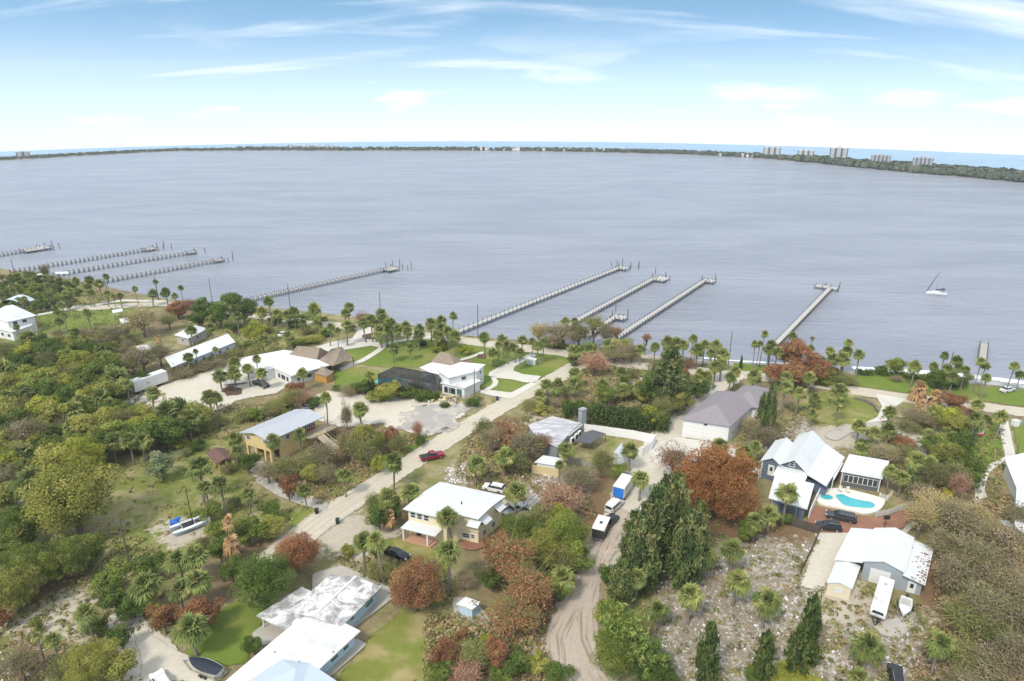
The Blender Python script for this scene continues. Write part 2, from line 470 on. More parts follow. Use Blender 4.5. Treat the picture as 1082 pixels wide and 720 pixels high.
def make_ground():
    xs = np.arange(-620, 481, 1.5); ys = np.arange(-140, 470, 1.5)
    X, Y, F = grid_mesh(xs, ys)
    sd = sd_poly(X, Y, LAND)
    lump = 0.10 * np.sin(X * 0.21 + np.sin(Y * 0.13) * 2) * np.cos(Y * 0.17 + np.sin(X * 0.07)) * 0.6
    Z = zsurf(X, Y) - 0.05 + np.minimum(lump, 0.0) + np.where(sd < 5, -np.clip((5 - sd) * 0.16, 0, 3.5), 0)
    near = (np.hypot(X, Y) < 420) & (Y > 20)
    A = np.zeros((len(X), 4))
    for k, regs in enumerate((GREEN, SAND, RUBBLE, LITTER)):
        for f in regs: A[near, k] = np.maximum(A[near, k], f(X[near], Y[near]))
    beach = np.clip(1 - np.abs(sd - 3.0) / 5.0, 0, 1) * (X > 40)
    A[:, 1] = np.maximum(A[:, 1], beach * 1.3)
    t = NT('mixed_scrub_ground'); p = t.pos()
    at = t.new('ShaderNodeAttribute', attribute_name='cover'); sp = t.new('ShaderNodeSeparateColor'); t.l.new(at.outputs['Color'], sp.inputs[0])
    n0 = t.noise(0.035, 5, 0.6, p, 0.4); n1 = t.noise(0.16, 6, 0.65, p, 0.6); n2 = t.noise(0.9, 5, 0.65, p, 0.4); n3 = t.noise(4.0, 3, 0.6, p)
    grass = t.mix(n2, (0.085, 0.100, 0.028), (0.23, 0.225, 0.080))
    dry = t.mix(n2, (0.20, 0.165, 0.085), (0.40, 0.34, 0.20))
    brown = t.mix(n2, (0.115, 0.085, 0.05), (0.29, 0.215, 0.135))
    c = t.mix(t.ramp(n1, 0.36, 0.62), grass, dry)
    c = t.mix(t.ramp(n0, 0.46, 0.66), c, brown)
    lush = t.mix(n2, (0.085, 0.115, 0.022), (0.22, 0.24, 0.06))
    lush = t.mix(t.ramp(n1, 0.42, 0.62), lush, t.mix(n2, (0.20, 0.175, 0.075), (0.36, 0.31, 0.17)))
    def cover(f, amt):
        return t.ramp(t.math('ADD', f, t.math('MULTIPLY', t.math('SUBTRACT', t.math('ADD', t.math('MULTIPLY', n1, 0.55), t.math('MULTIPLY', n2, 0.45)), 0.5), amt)), 0.38, 0.62)
    c = t.mix(cover(sp.outputs[0], 1.6), c, lush)
    lit = t.mix(n2, (0.085, 0.05, 0.03), (0.26, 0.15, 0.09))
    c = t.mix(t.math('MULTIPLY', cover(at.outputs['Alpha'], 1.6), 0.85), c, lit)
    sand = t.mix(n2, (0.31, 0.27, 0.205), (0.52, 0.47, 0.39))
    c = t.mix(cover(sp.outputs[1], 2.0), c, sand)
    rb = t.noise(1.3, 7, 0.74, p, 1.0)
    rub = t.mix(t.ramp(t.math('ADD', rb, t.math('MULTIPLY', t.math('SUBTRACT', n1, 0.5), 0.35)), 0.49, 0.64), t.mix(n2, (0.17, 0.14, 0.10), (0.31, 0.265, 0.205)), t.mix(n3, (0.38, 0.355, 0.325), (0.58, 0.555, 0.525)))
    c = t.mix(cover(sp.outputs[2], 1.5), c, rub)
    nb = t.bump(t.math('ADD', n2, t.math('MULTIPLY', n3, 0.4)), 0.6, 0.3)
    m = t.done(t.principled(c, 0.95, 0, nb, 0.15))
    o = bpy.data.objects.new('ground', np_mesh('ground', np.stack([X, Y, Z], -1), F, {'cover': A}, m, True)); link(o)
    tag(o, kind='structure')
make_ground()

# ------------------------------------------------------------------ roads, paths, lawns laid on the ground
LAYER = [0]
def sheet(name, mat, poly=None, line=None, hw=None, g=0.7, soft=0.8, z=None, world=False, kind='structure'):
    """a thin ground surface: polygon or band given in photograph pixels on the ground"""
    if poly is not None:
        P = poly if world else WP(poly)
        f = lambda X, Y: sd_poly(X, Y, P); A = np.array(P); m = soft + 1
    else:
        P = line if world else WP(line)
        f = lambda X, Y: sd_line(X, Y, P, hw); A = np.array(P); m = (max(hw) if np.ndim(hw) else hw) + soft + 1
    lo, hi = A.min(0) - m, A.max(0) + m
    X, Y, F = grid_mesh(np.arange(lo[0], hi[0] + g, g), np.arange(lo[1], hi[1] + g, g))
    sd = f(X, Y)
    keep = (sd[F].max(1) > -soft)
    F = F[keep]; used = np.unique(F); idx = np.full(len(X), -1); idx[used] = np.arange(len(used))
    LAYER[0] += 1
    zz = (z if z is not None else 0.012 + 0.004 * LAYER[0])
    V = np.stack([X[used], Y[used], zsurf(X[used], Y[used]) + zz], -1)
    o = bpy.data.objects.new(name, np_mesh(name, V, idx[F], {'edge': sd[used] / soft}, mat, True)); link(o)
    return tag(o, kind=kind)

def sandroad(t, p):
    n = t.noise(0.12, 5, 0.6, p, 0.4); n2 = t.noise(1.3, 4, 0.6, p); n3 = t.noise(0.35, 5, 0.7, p, 1.0)
    c = t.mix(n2, (0.38, 0.34, 0.27), (0.58, 0.53, 0.435))
    c = t.mix(t.math('MULTIPLY', t.ramp(n, 0.5, 0.72), 0.55), c, (0.40, 0.355, 0.28))
    c = t.mix(t.math('MULTIPLY', t.ramp(n3, 0.56, 0.7), 0.35), c, (0.34, 0.31, 0.26))
    cx = t.new('ShaderNodeCombineXYZ'); sx = t.new('ShaderNodeSeparateXYZ'); t.l.new(p, sx.inputs[0])
    t.l.new(t.math('MULTIPLY', t.attr('edge'), 1.7), cx.inputs[0]); t.l.new(t.math('MULTIPLY', sx.outputs[0], 0.03), cx.inputs[1]); t.l.new(t.math('MULTIPLY', sx.outputs[1], 0.03), cx.inputs[2])
    rut = t.noise(1.0, 3, 0.6, cx.outputs[0], 0.3)
    c = t.mix(t.math('MULTIPLY', t.ramp(rut, 0.48, 0.66), 0.45), c, (0.36, 0.315, 0.24))
    return c, 0.95, t.bump(n2, 0.4, 0.08)
def shell(t, p):
    n = t.noise(0.07, 5, 0.62, p, 0.6); n2 = t.noise(1.1, 4, 0.6, p)
    c = t.mix(n2, (0.42, 0.385, 0.32), (0.62, 0.575, 0.49))
    c = t.mix(t.math('MULTIPLY', t.ramp(n, 0.52, 0.7), 0.4), c, (0.46, 0.41, 0.33))
    return c, 0.95, t.bump(n2, 0.3, 0.06)
def concrete(t, p):
    n = t.noise(0.15, 5, 0.62, p, 0.4); n2 = t.noise(2.0, 4, 0.6, p)
    c = t.mix(n2, (0.48, 0.46, 0.41), (0.62, 0.59, 0.54))
    c = t.mix(t.math('MULTIPLY', t.ramp(n, 0.5, 0.7), 0.4), c, (0.36, 0.34, 0.31))
    return c, 0.9, None
def padconcrete(t, p):
    n = t.noise(0.25, 5, 0.62, p, 0.4); n2 = t.noise(2.0, 4, 0.6, p)
    c = t.mix(n2, (0.33, 0.31, 0.27), (0.46, 0.43, 0.38))
    c = t.mix(t.math('MULTIPLY', t.ramp(n, 0.5, 0.7), 0.5), c, (0.24, 0.22, 0.19))
    return c, 0.9, None
def greygravel(t, p):
    n = t.noise(0.12, 6, 0.66, p, 0.7); n2 = t.noise(2.2, 4, 0.7, p)
    c = t.mix(n2, (0.26, 0.24, 0.225), (0.40, 0.375, 0.355))
    c = t.mix(t.math('MULTIPLY', t.ramp(n, 0.46, 0.62), 0.8), c, (0.50, 0.46, 0.39))
    return c, 0.95, t.bump(n2, 0.4, 0.05)
def lawn(t, p):
    n = t.noise(0.06, 5, 0.62, p, 0.5); n2 = t.noise(0.5, 5, 0.65, p, 0.4); n3 = t.noise(3.0, 3, 0.6, p)
    c = t.mix(n2, (0.085, 0.140, 0.016), (0.170, 0.220, 0.036))
    c = t.mix(t.math('MULTIPLY', t.ramp(n, 0.46, 0.68), 0.8), c, t.mix(n2, (0.18, 0.19, 0.040), (0.27, 0.25, 0.080)))
    return c, 0.95, t.bump(n3, 0.4, 0.06)
def drylawn(t, p):
    n = t.noise(0.11, 5, 0.62, p, 0.5); n2 = t.noise(0.7, 5, 0.65, p, 0.4); n3 = t.noise(3.0, 3, 0.6, p)
    c = t.mix(n2, (0.115, 0.140, 0.022), (0.20, 0.22, 0.045))
    c = t.mix(t.ramp(n, 0.42, 0.66), c, t.mix(n2, (0.23, 0.195, 0.075), (0.37, 0.31, 0.15)))
    return c, 0.95, t.bump(n3, 0.4, 0.06)
def brickpave(t, p):
    v = t.scaled(p, (1, 1, 1), (0, 0, math.radians(35)))
    b = t.new('ShaderNodeTexBrick'); b.inputs['Scale'].default_value = 1.0; t.l.new(v, b.inputs['Vector'])
    b.inputs['Brick Width'].default_value = 0.42; b.inputs['Row Height'].default_value = 0.21; b.inputs['Mortar Size'].default_value = 0.012
    b.inputs['Color1'].default_value = (0.29, 0.135, 0.085, 1); b.inputs['Color2'].default_value = (0.22, 0.105, 0.07, 1); b.inputs['Mortar'].default_value = (0.20, 0.14, 0.10, 1)
    n = t.noise(0.3, 5, 0.6, p); c = t.mix(t.math('MULTIPLY', t.ramp(n, 0.5, 0.7), 0.5), b.outputs[0], (0.33, 0.19, 0.13))
    return c, 0.85, None
def mulch(t, p):
    n2 = t.noise(1.6, 5, 0.7, p)
    return t.mix(n2, (0.055, 0.035, 0.022), (0.15, 0.095, 0.06)), 0.95, t.bump(n2, 0.5, 0.1)
def track(t, p):
    n = t.noise(0.2, 5, 0.6, p, 0.5); n2 = t.noise(1.8, 4, 0.65, p)
    cx = t.new('ShaderNodeCombineXYZ'); sx = t.new('ShaderNodeSeparateXYZ'); t.l.new(p, sx.inputs[0])      # wheel ruts follow the bends of the track
    t.l.new(t.math('MULTIPLY', t.attr('edge'), 2.6), cx.inputs[0]); t.l.new(t.math('MULTIPLY', sx.outputs[1], 0.13), cx.inputs[1]); t.l.new(t.math('MULTIPLY', sx.outputs[0], 0.05), cx.inputs[2])
    rut = t.noise(1.0, 4, 0.6, cx.outputs[0], 0.7)
    c = t.mix(n2, (0.33, 0.27, 0.215), (0.50, 0.43, 0.36))
    c = t.mix(t.math('MULTIPLY', t.ramp(rut, 0.5, 0.62), 0.7), c, (0.22, 0.165, 0.125))
    c = t.mix(t.math('MULTIPLY', t.ramp(n, 0.58, 0.7), 0.6), c, (0.60, 0.55, 0.49))
    return c, 0.95, t.bump(rut, 0.6, 0.15)
def asphalt(t, p):
    n = t.noise(0.3, 4, 0.6, p); n2 = t.noise(3.0, 3, 0.6, p)
    return t.mix(t.math('MULTIPLY', n, n2), (0.33, 0.33, 0.33), (0.50, 0.49, 0.47)), 0.9, None

m_road = sheet_mat('shell_sand_road', sandroad, 0.5, 0.9)
m_shell = sheet_mat('white_shell_lot', shell, 0.35, 1.2)
m_conc = sheet_mat('pale_concrete', concrete, 1.0, 0.05)
m_pad = sheet_mat('grey_concrete_pad', padconcrete, 1.0, 0.05)
m_grav = sheet_mat('grey_gravel', greygravel, 0.16, 3.2)
m_lawn = sheet_mat('mown_grass', lawn, 0.4, 0.7)
m_dry = sheet_mat('yellowing_grass', drylawn, 0.3, 1.4)
m_brick = sheet_mat('red_brick_pavers', brickpave, 1.0, 0.08)
m_mulch = sheet_mat('bark_mulch', mulch, 0.6, 0.8)
m_track = sheet_mat('rutted_sand_track', track, 0.35, 1.3)
m_asph = sheet_mat('worn_asphalt', asphalt, 1.0, 0.1)

# lawns
sheet('lawn', m_lawn, [(362, 366), (400, 360), (440, 358), (472, 357), (520, 366), (560, 372), (606, 378), (602, 387), (572, 399), (538, 396), (520, 400), (505, 412), (500, 380), (460, 378), (445, 388), (400, 388), (376, 384)], soft=1.0, g=1.0)
sheet('lawn', m_lawn, [(508, 404), (530, 400), (556, 404), (556, 408), (545, 416), (517, 413)], soft=0.8)
sheet('lawn', m_lawn, [(42, 334), (90, 325), (130, 318), (142, 326), (130, 340), (80, 352), (45, 350)], soft=1.4, g=1.0)
sheet('lawn', m_lawn, [(890, 398), (925, 396), (960, 399), (1010, 405), (1082, 412), (1160, 424), (1160, 440), (1082, 430), (1020, 421), (960, 416), (900, 407)], soft=1.2, g=1.0)
sheet('lawn', m_lawn, [(775, 384), (800, 385), (840, 391), (830, 396), (800, 394), (775, 390)], soft=1.0)
sheet('lawn', m_lawn, [(545, 391), (560, 383), (578, 377), (606, 379), (603, 386), (573, 397), (552, 395)], soft=0.7)
sheet('lawn', m_lawn, [(524, 402), (540, 403), (556, 406), (540, 414.5), (518, 411.5), (525, 406)], soft=0.5)
sheet('lawn', m_dry, [(858, 416), (905, 416), (930, 430), (925, 443), (905, 449), (862, 447), (835, 430)], soft=1.6)
sheet('lawn', m_lawn, [(1030, 455), (1058, 446), (1068, 478), (1050, 490), (1033, 492), (1022, 475)], soft=1.5)
sheet('lawn', m_lawn, [(1068, 445), (1100, 446), (1110, 480), (1076, 480)], soft=1.5)
sheet('lawn', m_lawn, [(196, 690), (212, 655), (255, 634), (286, 646), (268, 672), (262, 700), (236, 705)], soft=1.2)
sheet('lawn', m_dry, [(352, 724), (400, 665), (425, 645), (470, 642), (505, 660), (515, 690), (470, 760), (380, 790)], soft=1.2)
sheet('lawn', m_dry, [(385, 600), (405, 570), (440, 568), (478, 590), (470, 612), (420, 620)], soft=1.2)
sheet('lawn', m_lawn, [(330, 530), (350, 533), (352, 540), (325, 556), (306, 560), (312, 545)], soft=1.2)
sheet('lawn', m_lawn, [(348, 510), (380, 498), (440, 466), (452, 466), (420, 488), (350, 528)], soft=1.2)
sheet('lawn', m_lawn, [(352, 396), (362, 388), (400, 392), (402, 402), (385, 408), (355, 412)], soft=1.2)
# riverside road and the sandy lanes
ROAD_C = [(-80, 312), (20, 322), (90, 326), (172, 321), (230, 327), (279, 335), (330, 341), (400, 349), (467, 357), (518, 364), (595, 373), (660, 385), (720, 391), (793, 397), (862, 406), (902, 413), (965, 422), (1022, 428), (1082, 436), (1200, 455), (1400, 490)]
sheet('road', m_road, line=ROAD_C, hw=3.1, g=0.8, soft=1.0)
sheet('path', m_asph, line=[(1020, 402), (1045, 405), (1082, 409), (1160, 420)], hw=1.6, g=0.6, soft=0.6)
LANE1 = [(290, 590), (312, 572), (340, 550), (400, 511), (450, 478.5), (500, 447.5), (545, 421), (580, 404), (606, 389), (622, 379)]
sheet('road', m_road, line=LANE1, hw=[3.2, 3.2, 3.3, 3.0, 3.0, 3.0, 3.2, 3.2, 3.2, 3.6], g=0.7, soft=1.0)
LANE2 = [(772, 397), (752, 412), (735, 432), (716, 448), (702, 470), (686, 495), (668, 520), (655, 545), (641, 572), (624, 606), (612, 640), (604, 675), (612, 705), (632, 735), (660, 790)]
sheet('road', m_shell, line=LANE2[:9], hw=[4, 3.4, 3.2, 3.6, 4.6, 5.2, 4.0, 3.0, 2.4], g=0.7, soft=1.2)
sheet('road', m_track, line=LANE2[7:], hw=[2.2, 2.0, 2.4, 3.0, 4.2, 4.8, 4.4, 4.4], g=0.6, soft=1.2)
sheet('driveway', m_conc, [(683, 472), (712, 462), (770, 470), (800, 478), (790, 500), (735, 496), (690, 490)], soft=0.5)
sheet('driveway', m_conc, [(924, 416), (958, 422), (944, 432), (938, 444), (926, 450), (905, 456), (908, 450), (927, 441), (932, 430)], soft=0.5)
sheet('driveway', m_pad, line=[(880, 462), (893, 454), (912, 452), (935, 449), (955, 457), (970, 468), (974, 478)], hw=1.8, soft=0.8)
sheet('driveway', m_conc, [(1054, 445), (1065, 445), (1073, 482), (1060, 488), (1045, 500), (1040, 518), (1046, 535), (1030, 532), (1030, 508), (1036, 495), (1062, 483)], soft=0.4)
sheet('driveway', m_shell, [(868, 562), (904, 562), (884, 602), (868, 625), (846, 618), (852, 595)], soft=1.8)
sheet('driveway', m_brick, [(861, 535), (878, 538), (905, 545), (930, 547), (958, 539), (978, 528), (995, 524), (982, 543), (963, 556), (940, 562), (900, 563.5), (866, 563.5), (851, 553)], soft=0.4, g=0.5)
sheet('path', m_pad, line=[(955, 563), (962, 556), (978, 544), (996, 526)], hw=0.5, soft=0.3, g=0.4)
sheet('driveway', m_pad, [(266, 488), (280, 488), (283, 503), (296, 513), (318, 522), (348, 530), (345, 541), (318, 534), (292, 524), (272, 511), (262, 497)], soft=0.6)
sheet('parking_lot', m_shell, [(150, 441), (128, 428), (150, 415), (180, 405), (205, 398), (245, 383), (262, 376), (305, 395), (310, 402), (295, 415), (255, 422), (225, 436), (196, 446), (168, 440)], soft=1.6, g=0.9)
sheet('parking_lot', m_shell, [(330, 420), (347, 413), (365, 416), (400, 413), (440, 417), (480, 424), (500, 430), (490, 438), (452, 462), (400, 448), (360, 452), (335, 445)], soft=1.8, g=0.9)
sheet('parking_lot', m_grav, [(420, 440), (445, 427), (475, 428), (503, 430), (478, 447), (458, 460), (430, 452)], soft=2.6, g=0.9)
sheet('driveway', m_conc, [(320, 371), (350, 362), (372, 358), (378, 350), (395, 345), (402, 350), (393, 357), (402, 364), (385, 367), (345, 373)], soft=0.5)
sheet('path', m_conc, line=[(395, 365), (405, 367), (397, 373), (384, 381), (371, 386), (362, 390)], hw=1.1, soft=0.4)
sheet('path', m_conc, line=[(402, 366), (415, 362), (440, 358), (462, 356)], hw=0.9, soft=0.4)
sheet('path', m_conc, line=[(483, 382), (497, 378), (510, 373)], hw=0.8, soft=0.4)
sheet('driveway', m_conc, [(517, 394), (530, 387), (541, 382), (556, 376), (562, 374), (567, 376), (554, 382), (544, 388), (542, 392), (553, 396), (572, 398), (566, 404), (556, 405), (540, 401.5), (524, 400), (516, 398)], soft=0.4)
sheet('driveway', m_conc, [(507, 413), (517, 412.5), (540, 415.5), (556, 407), (562, 404), (567, 407), (552, 416), (540, 422), (520, 419), (508, 416)], soft=0.4)
sheet('path', m_conc, line=[(521, 400), (524, 404), (522, 408), (515, 412)], hw=0.8, soft=0.4)
sheet('path', m_conc, line=[(42, 333), (75, 327), (105, 322), (130, 318), (172, 319)], hw=1.3, soft=0.5)
sheet('driveway', m_shell, line=[(150, 722), (158, 700), (150, 680), (142, 668), (128, 655), (145, 645)], hw=[4.2, 4.0, 3.0, 2.2, 2.2, 2.0], soft=0.8)
sheet('driveway', m_shell, [(135, 655), (150, 650), (160, 672), (190, 690), (225, 708), (230, 724), (150, 724), (148, 690)], soft=0.8)
sheet('patio', m_pad, [(330, 607), (362, 598), (412, 622), (417, 632), (378, 662), (352, 684), (340, 700), (318, 700), (330, 660)], soft=0.3)
sheet('patio', m_pad, [(265, 671), (282, 658), (302, 660), (304, 672), (278, 684)], soft=0.3)
sheet('patio', m_pad, [(360, 676), (378, 676), (388, 682), (352, 714), (330, 730), (318, 718)], soft=0.3)
sheet('patio', m_pad, [(477, 631), (500, 634), (524, 661), (505, 662), (480, 650)], soft=0.4)
sheet('flower_bed', m_mulch, [(234, 412), (243, 408), (257, 412), (254, 418), (240, 419)], soft=0.6)
sheet('flower_bed', m_mulch, [(382, 355), (395, 352), (408, 355), (400, 359), (385, 359)], soft=0.6)
sheet('flower_bed', m_mulch, [(505, 375), (517, 375), (517, 379), (504, 379)], soft=0.5)
sheet('patio', m_brick, [(487, 569), (508, 571), (519, 577), (500, 583), (486, 580)], soft=0.4)
sheet('driveway', m_pad, [(515, 520), (540, 530), (562, 545), (550, 555), (525, 545)], soft=0.6)
sheet('patio', m_pad, [(920, 660), (968, 648), (970, 660), (950, 676), (930, 672)], soft=1.4)

def foam_c(t, p):
    n = t.noise(1.2, 4, 0.6, p)
    return t.mix(n, (0.62, 0.64, 0.65), (0.80, 0.81, 0.82)), 0.8, None
m_foam = sheet_mat('surf_foam', foam_c, 0.45, 1.6)
def surf_line(i0, i1, out, hw):
    P = [np.array(SHORE[i]) for i in range(i0, i1)]
    q = [tuple(p * (1 + out / np.linalg.norm(p))) for p in P]
    sheet('surf', m_foam, line=q, hw=hw, world=True, z=WATER_Z + 0.10, g=0.6, soft=0.7)
surf_line(23, 29, 1.2, 1.5)
surf_line(20, 23, 0.6, 0.7)

# ------------------------------------------------------------------ far barrier island
OFF_U = [-120, -40, 0, 90, 180, 270, 360, 470, 600, 720, 800, 860, 900, 950, 1000, 1082, 1180]
OFF_N = [14, 11.5, 10, 8, 6.2, 7.5, 9.5, 10.5, 11, 12, 14.2, 17.5, 20.5, 23.5, 26, 29.5, 33]
def horizon_v(u):
    lo, hi = 60.0, 300.0
    for _ in range(50):
        m = (lo + hi) / 2
        D = FW + RT * ((u - PW / 2) / FPX) + UP * ((PH / 2 - m) / FPX)
        el = math.atan2(D[2], math.hypot(D[0], D[1]))
        if el > -DIP: lo = m
        else: hi = m
    return lo
def off(u): return float(np.interp(u, OFF_U, OFF_N))
def island_pt(u, extra=0.0):
    return G(u, horizon_v(u) + off(u) - extra, WATER_Z)
us_i = np.linspace(-120, 1180, 131)
DEPTH_U = [-120, 300, 380, 700, 760, 860, 1000, 1180]; DEPTH_M = [60, 60, 45, 45, 60, 75, 90, 100]
near_i = np.array([island_pt(u) for u in us_i])
dirs = near_i[:, :2] / np.linalg.norm(near_i[:, :2], axis=1)[:, None]
dep = np.interp(us_i, DEPTH_U, DEPTH_M)
def make_island():
    V = []; F = []
    prof = [(0, -0.9), (0.04, 0.3), (0.3, 1.0), (0.8, 1.0), (1.0, -1.2)]
    k = len(prof)
    for i in range(len(us_i)):
        for a, h in prof:
            q = near_i[i, :2] + dirs[i] * dep[i] * a
            V.append((q[0], q[1], float(zsurf(q[0], q[1])) + WATER_Z + h))
    for i in range(len(us_i) - 1):
        for j in range(k - 1):
            F.append((i * k + j, (i + 1) * k + j, (i + 1) * k + j + 1, i * k + j + 1))
    m = surf('island_soil', (0.16, 0.15, 0.10), 0.95, 0, 0.3, 0.05)
    o = bpy.data.objects.new('island', np_mesh('island', V, np.array(F)[:, ::-1], None, m)); link(o); tag(o, kind='structure')
    # its wood: thousands of crowns that read as one mass
    r = np.random.default_rng(11); Vs = []; Fs = []; tone = []; hue = []; nb = 0
    DENS_U = [-120, 250, 330, 420, 560, 640, 760, 1180]; DENS = [1.0, 1.0, 0.5, 0.55, 0.5, 0.8, 1.0, 1.0]
    for _ in range(4600):
        u = r.uniform(-115, 1175)
        if r.random() > np.interp(u, DENS_U, DENS): continue
        nq = np.array([np.interp(u, us_i, near_i[:, 0]), np.interp(u, us_i, near_i[:, 1])]); dd = nq / np.linalg.norm(nq)
        a = r.uniform(0.03, 0.92); q = nq + dd * np.interp(u, DEPTH_U, DEPTH_M) * a
        hh = r.uniform(3, 6.0) * (1.15 if u > 840 else 0.75) * (0.7 if u < 250 else 1); rad = hh * r.uniform(0.5, 0.85)
        c = np.array([q[0], q[1], float(zsurf(*q)) + hh * 0.45])
        n = 22
        d = r.normal(size=(n, 3)); d /= np.linalg.norm(d, axis=1)[:, None]; d[:, 2] = np.abs(d[:, 2]) * 1.1 - 0.15
        pc_ = c + d * np.array([rad, rad, hh * 0.62]) * r.uniform(0.7, 1.05, (n, 1))
        t1 = r.normal(size=(n, 3)); t1 -= d * (t1 * d).sum(1)[:, None]; t1 /= np.linalg.norm(t1, axis=1)[:, None]; t2 = np.cross(d, t1)
        s = rad * 0.48 * r.uniform(0.7, 1.3, (n, 1))
        quad = np.stack([pc_ - t1 * s - t2 * s, pc_ + t1 * s - t2 * s, pc_ + t1 * s + t2 * s, pc_ - t1 * s + t2 * s], 1).reshape(-1, 3)
        Vs.append(quad); Fs.append(np.arange(4 * n).reshape(n, 4) + nb); nb += 4 * n
        tone.append(np.repeat(np.clip(r.uniform(0, 1) * 0.5 + r.uniform(0, .5, n), 0, 1), 4)); hue.append(np.full(4 * n, r.random()))
    m = foliage('island_leaves', (0.030, 0.042, 0.030), (0.062, 0.074, 0.048), (0.080, 0.078, 0.055), 0.1, 0.0)
    o = bpy.data.objects.new('forest', np_mesh('forest', np.concatenate(Vs), np.concatenate(Fs), {'tone': np.concatenate(tone), 'hue': np.concatenate(hue)}, m)); link(o)
    tag(o, 'dark low wood covering the barrier island across the lagoon', 'woods', None, 'stuff')
make_island()

_az = np.arctan2(near_i[:, 0], near_i[:, 1]); _rr = np.hypot(near_i[:, 0], near_i[:, 1]) + dep * 0.6
make_water(lambda th: np.where(th < _az[0], 1e9, np.where(th > _az[-1], 1e9, np.interp(th, _az, _rr))))

# ------------------------------------------------------------------ building helpers
class FR:
    """a building's own axes: s runs along, t across, both in metres; taken from three roof corners seen in the photograph"""
    def __init__(s, A, B, D, h):
        a, b, d = (G(p[0], p[1], h)[:2] for p in (A, B, D))
        s.O = a; s.S = float(np.linalg.norm(b - a)); s.T = float(np.linalg.norm(d - a))
        s.a = (b - a) / s.S; s.b = (d - a) / s.T
        c = a + s.a * s.S / 2 + s.b * s.T / 2
        s.z0 = float(zsurf(c[0], c[1])); s.c = c
    def p(s, u, v, z):
        q = s.O + s.a * u + s.b * v
        return (float(q[0]), float(q[1]), s.z0 + z)
    def loc(s): return (float(s.c[0]), float(s.c[1]), s.z0)
    def box(s, mb, s0, s1, t0, t1, z0, z1):
        return mb.hexa([s.p(s0, t0, z0), s.p(s0, t1, z0), s.p(s1, t1, z0), s.p(s1, t0, z0), s.p(s0, t0, z1), s.p(s0, t1, z1), s.p(s1, t1, z1), s.p(s1, t0, z1)])
    def slab(s, mb, q, th=0.16):
        """roof plane from four (s, t, z) corners"""
        return mb.hexa([s.p(u, v, z - th) for u, v, z in q] + [s.p(u, v, z) for u, v, z in q])
    def face(s, f, q, z, out, s0, s1, t0, t1):
        if f == 's0': return s.p(s0 - out, q, z)
        if f == 's1': return s.p(s1 + out, q, z)
        if f == 't0': return s.p(q, t0 - out, z)
        return s.p(q, t1 + out, z)

def gable(fr, mb, s0, s1, t0, t1, ze, zr, along='s', th=0.16, ribs=0.0, ribmb=None):
    if along == 's':
        tm = (t0 + t1) / 2
        fr.slab(mb, [(s0, t0, ze), (s1, t0, ze), (s1, tm, zr), (s0, tm, zr)], th)
        fr.slab(mb, [(s0, tm, zr), (s1, tm, zr), (s1, t1, ze), (s0, t1, ze)], th)
        if ribs:
            n = max(1, int((s1 - s0) / ribs))
            for i in range(1, n):
                u = s0 + (s1 - s0) * i / n
                for ta, tb in ((t0, tm), (t1, tm)):
                    ribmb.bar(fr.p(u, ta, ze + 0.02), fr.p(u, tb, zr + 0.02), 0.05, 0.05)
    else:
        sm = (s0 + s1) / 2
        fr.slab(mb, [(s0, t0, ze), (s0, t1, ze), (sm, t1, zr), (sm, t0, zr)], th)
        fr.slab(mb, [(sm, t0, zr), (sm, t1, zr), (s1, t1, ze), (s1, t0, ze)], th)
        if ribs:
            n = max(1, int((t1 - t0) / ribs))
            for i in range(1, n):
                v = t0 + (t1 - t0) * i / n
                for sa in (s0, s1):
                    ribmb.bar(fr.p(sa, v, ze + 0.02), fr.p(sm, v, zr + 0.02), 0.05, 0.05)

def gable_wall(fr, mb, f, q0, q1, at, z0, zr, th=0.15):
    """triangular wall under a gable on the plane s = at or t = at"""
    m = (q0 + q1) / 2
    P = (lambda q, z, o: fr.p(at + o, q, z)) if f[0] == 's' else (lambda q, z, o: fr.p(q, at + o, z))
    mb.add([P(q0, z0, 0), P(q1, z0, 0), P(m, zr, 0), P(q0, z0, th), P(q1, z0, th), P(m, zr, th)], [(0, 1, 2), (5, 4, 3), (0, 3, 4, 1), (1, 4, 5, 2), (2, 5, 3, 0)])

def hip(fr, mb, s0, s1, t0, t1, ze, zr, inset=None, th=0.15):
    w = min(s1 - s0, t1 - t0) / 2; i = inset if inset is not None else w
    if (s1 - s0) >= (t1 - t0):
        tm = (t0 + t1) / 2; r = [(s0 + i, tm, zr), (s1 - i, tm, zr)]
        q = [[(s0, t0, ze), (s1, t0, ze), r[1], r[0]], [(s1, t1, ze), (s0, t1, ze), r[0], r[1]]]; e = [[(s0, t1, ze), (s0, t0, ze), r[0]], [(s1, t0, ze), (s1, t1, ze), r[1]]]
    else:
        sm = (s0 + s1) / 2; r = [(sm, t0 + i, zr), (sm, t1 - i, zr)]
        q = [[(s0, t1, ze), (s0, t0, ze), r[0], r[1]], [(s1, t0, ze), (s1, t1, ze), r[1], r[0]]]; e = [[(s0, t0, ze), (s1, t0, ze), r[0]], [(s1, t1, ze), (s0, t1, ze), r[1]]]
    pts = []; fc = []
    for k in q + e:
        b = len(pts); pts += [fr.p(*x) for x in k]; fc.append(tuple(range(b, b + len(k))))
    b = len(pts)
    pts += [fr.p(u, v, ze) for u, v in ((s0, t0), (s1, t0), (s1, t1), (s0, t1))] + [fr.p(u, v, ze - th) for u, v in ((s0, t0), (s1, t0), (s1, t1), (s0, t1))]
    fc += [(b, b + 1, b + 5, b + 4), (b + 1, b + 2, b + 6, b + 5), (b + 2, b + 3, b + 7, b + 6), (b + 3, b, b + 4, b + 7), (b + 4, b + 5, b + 6, b + 7)]
    mb.add(pts, fc)

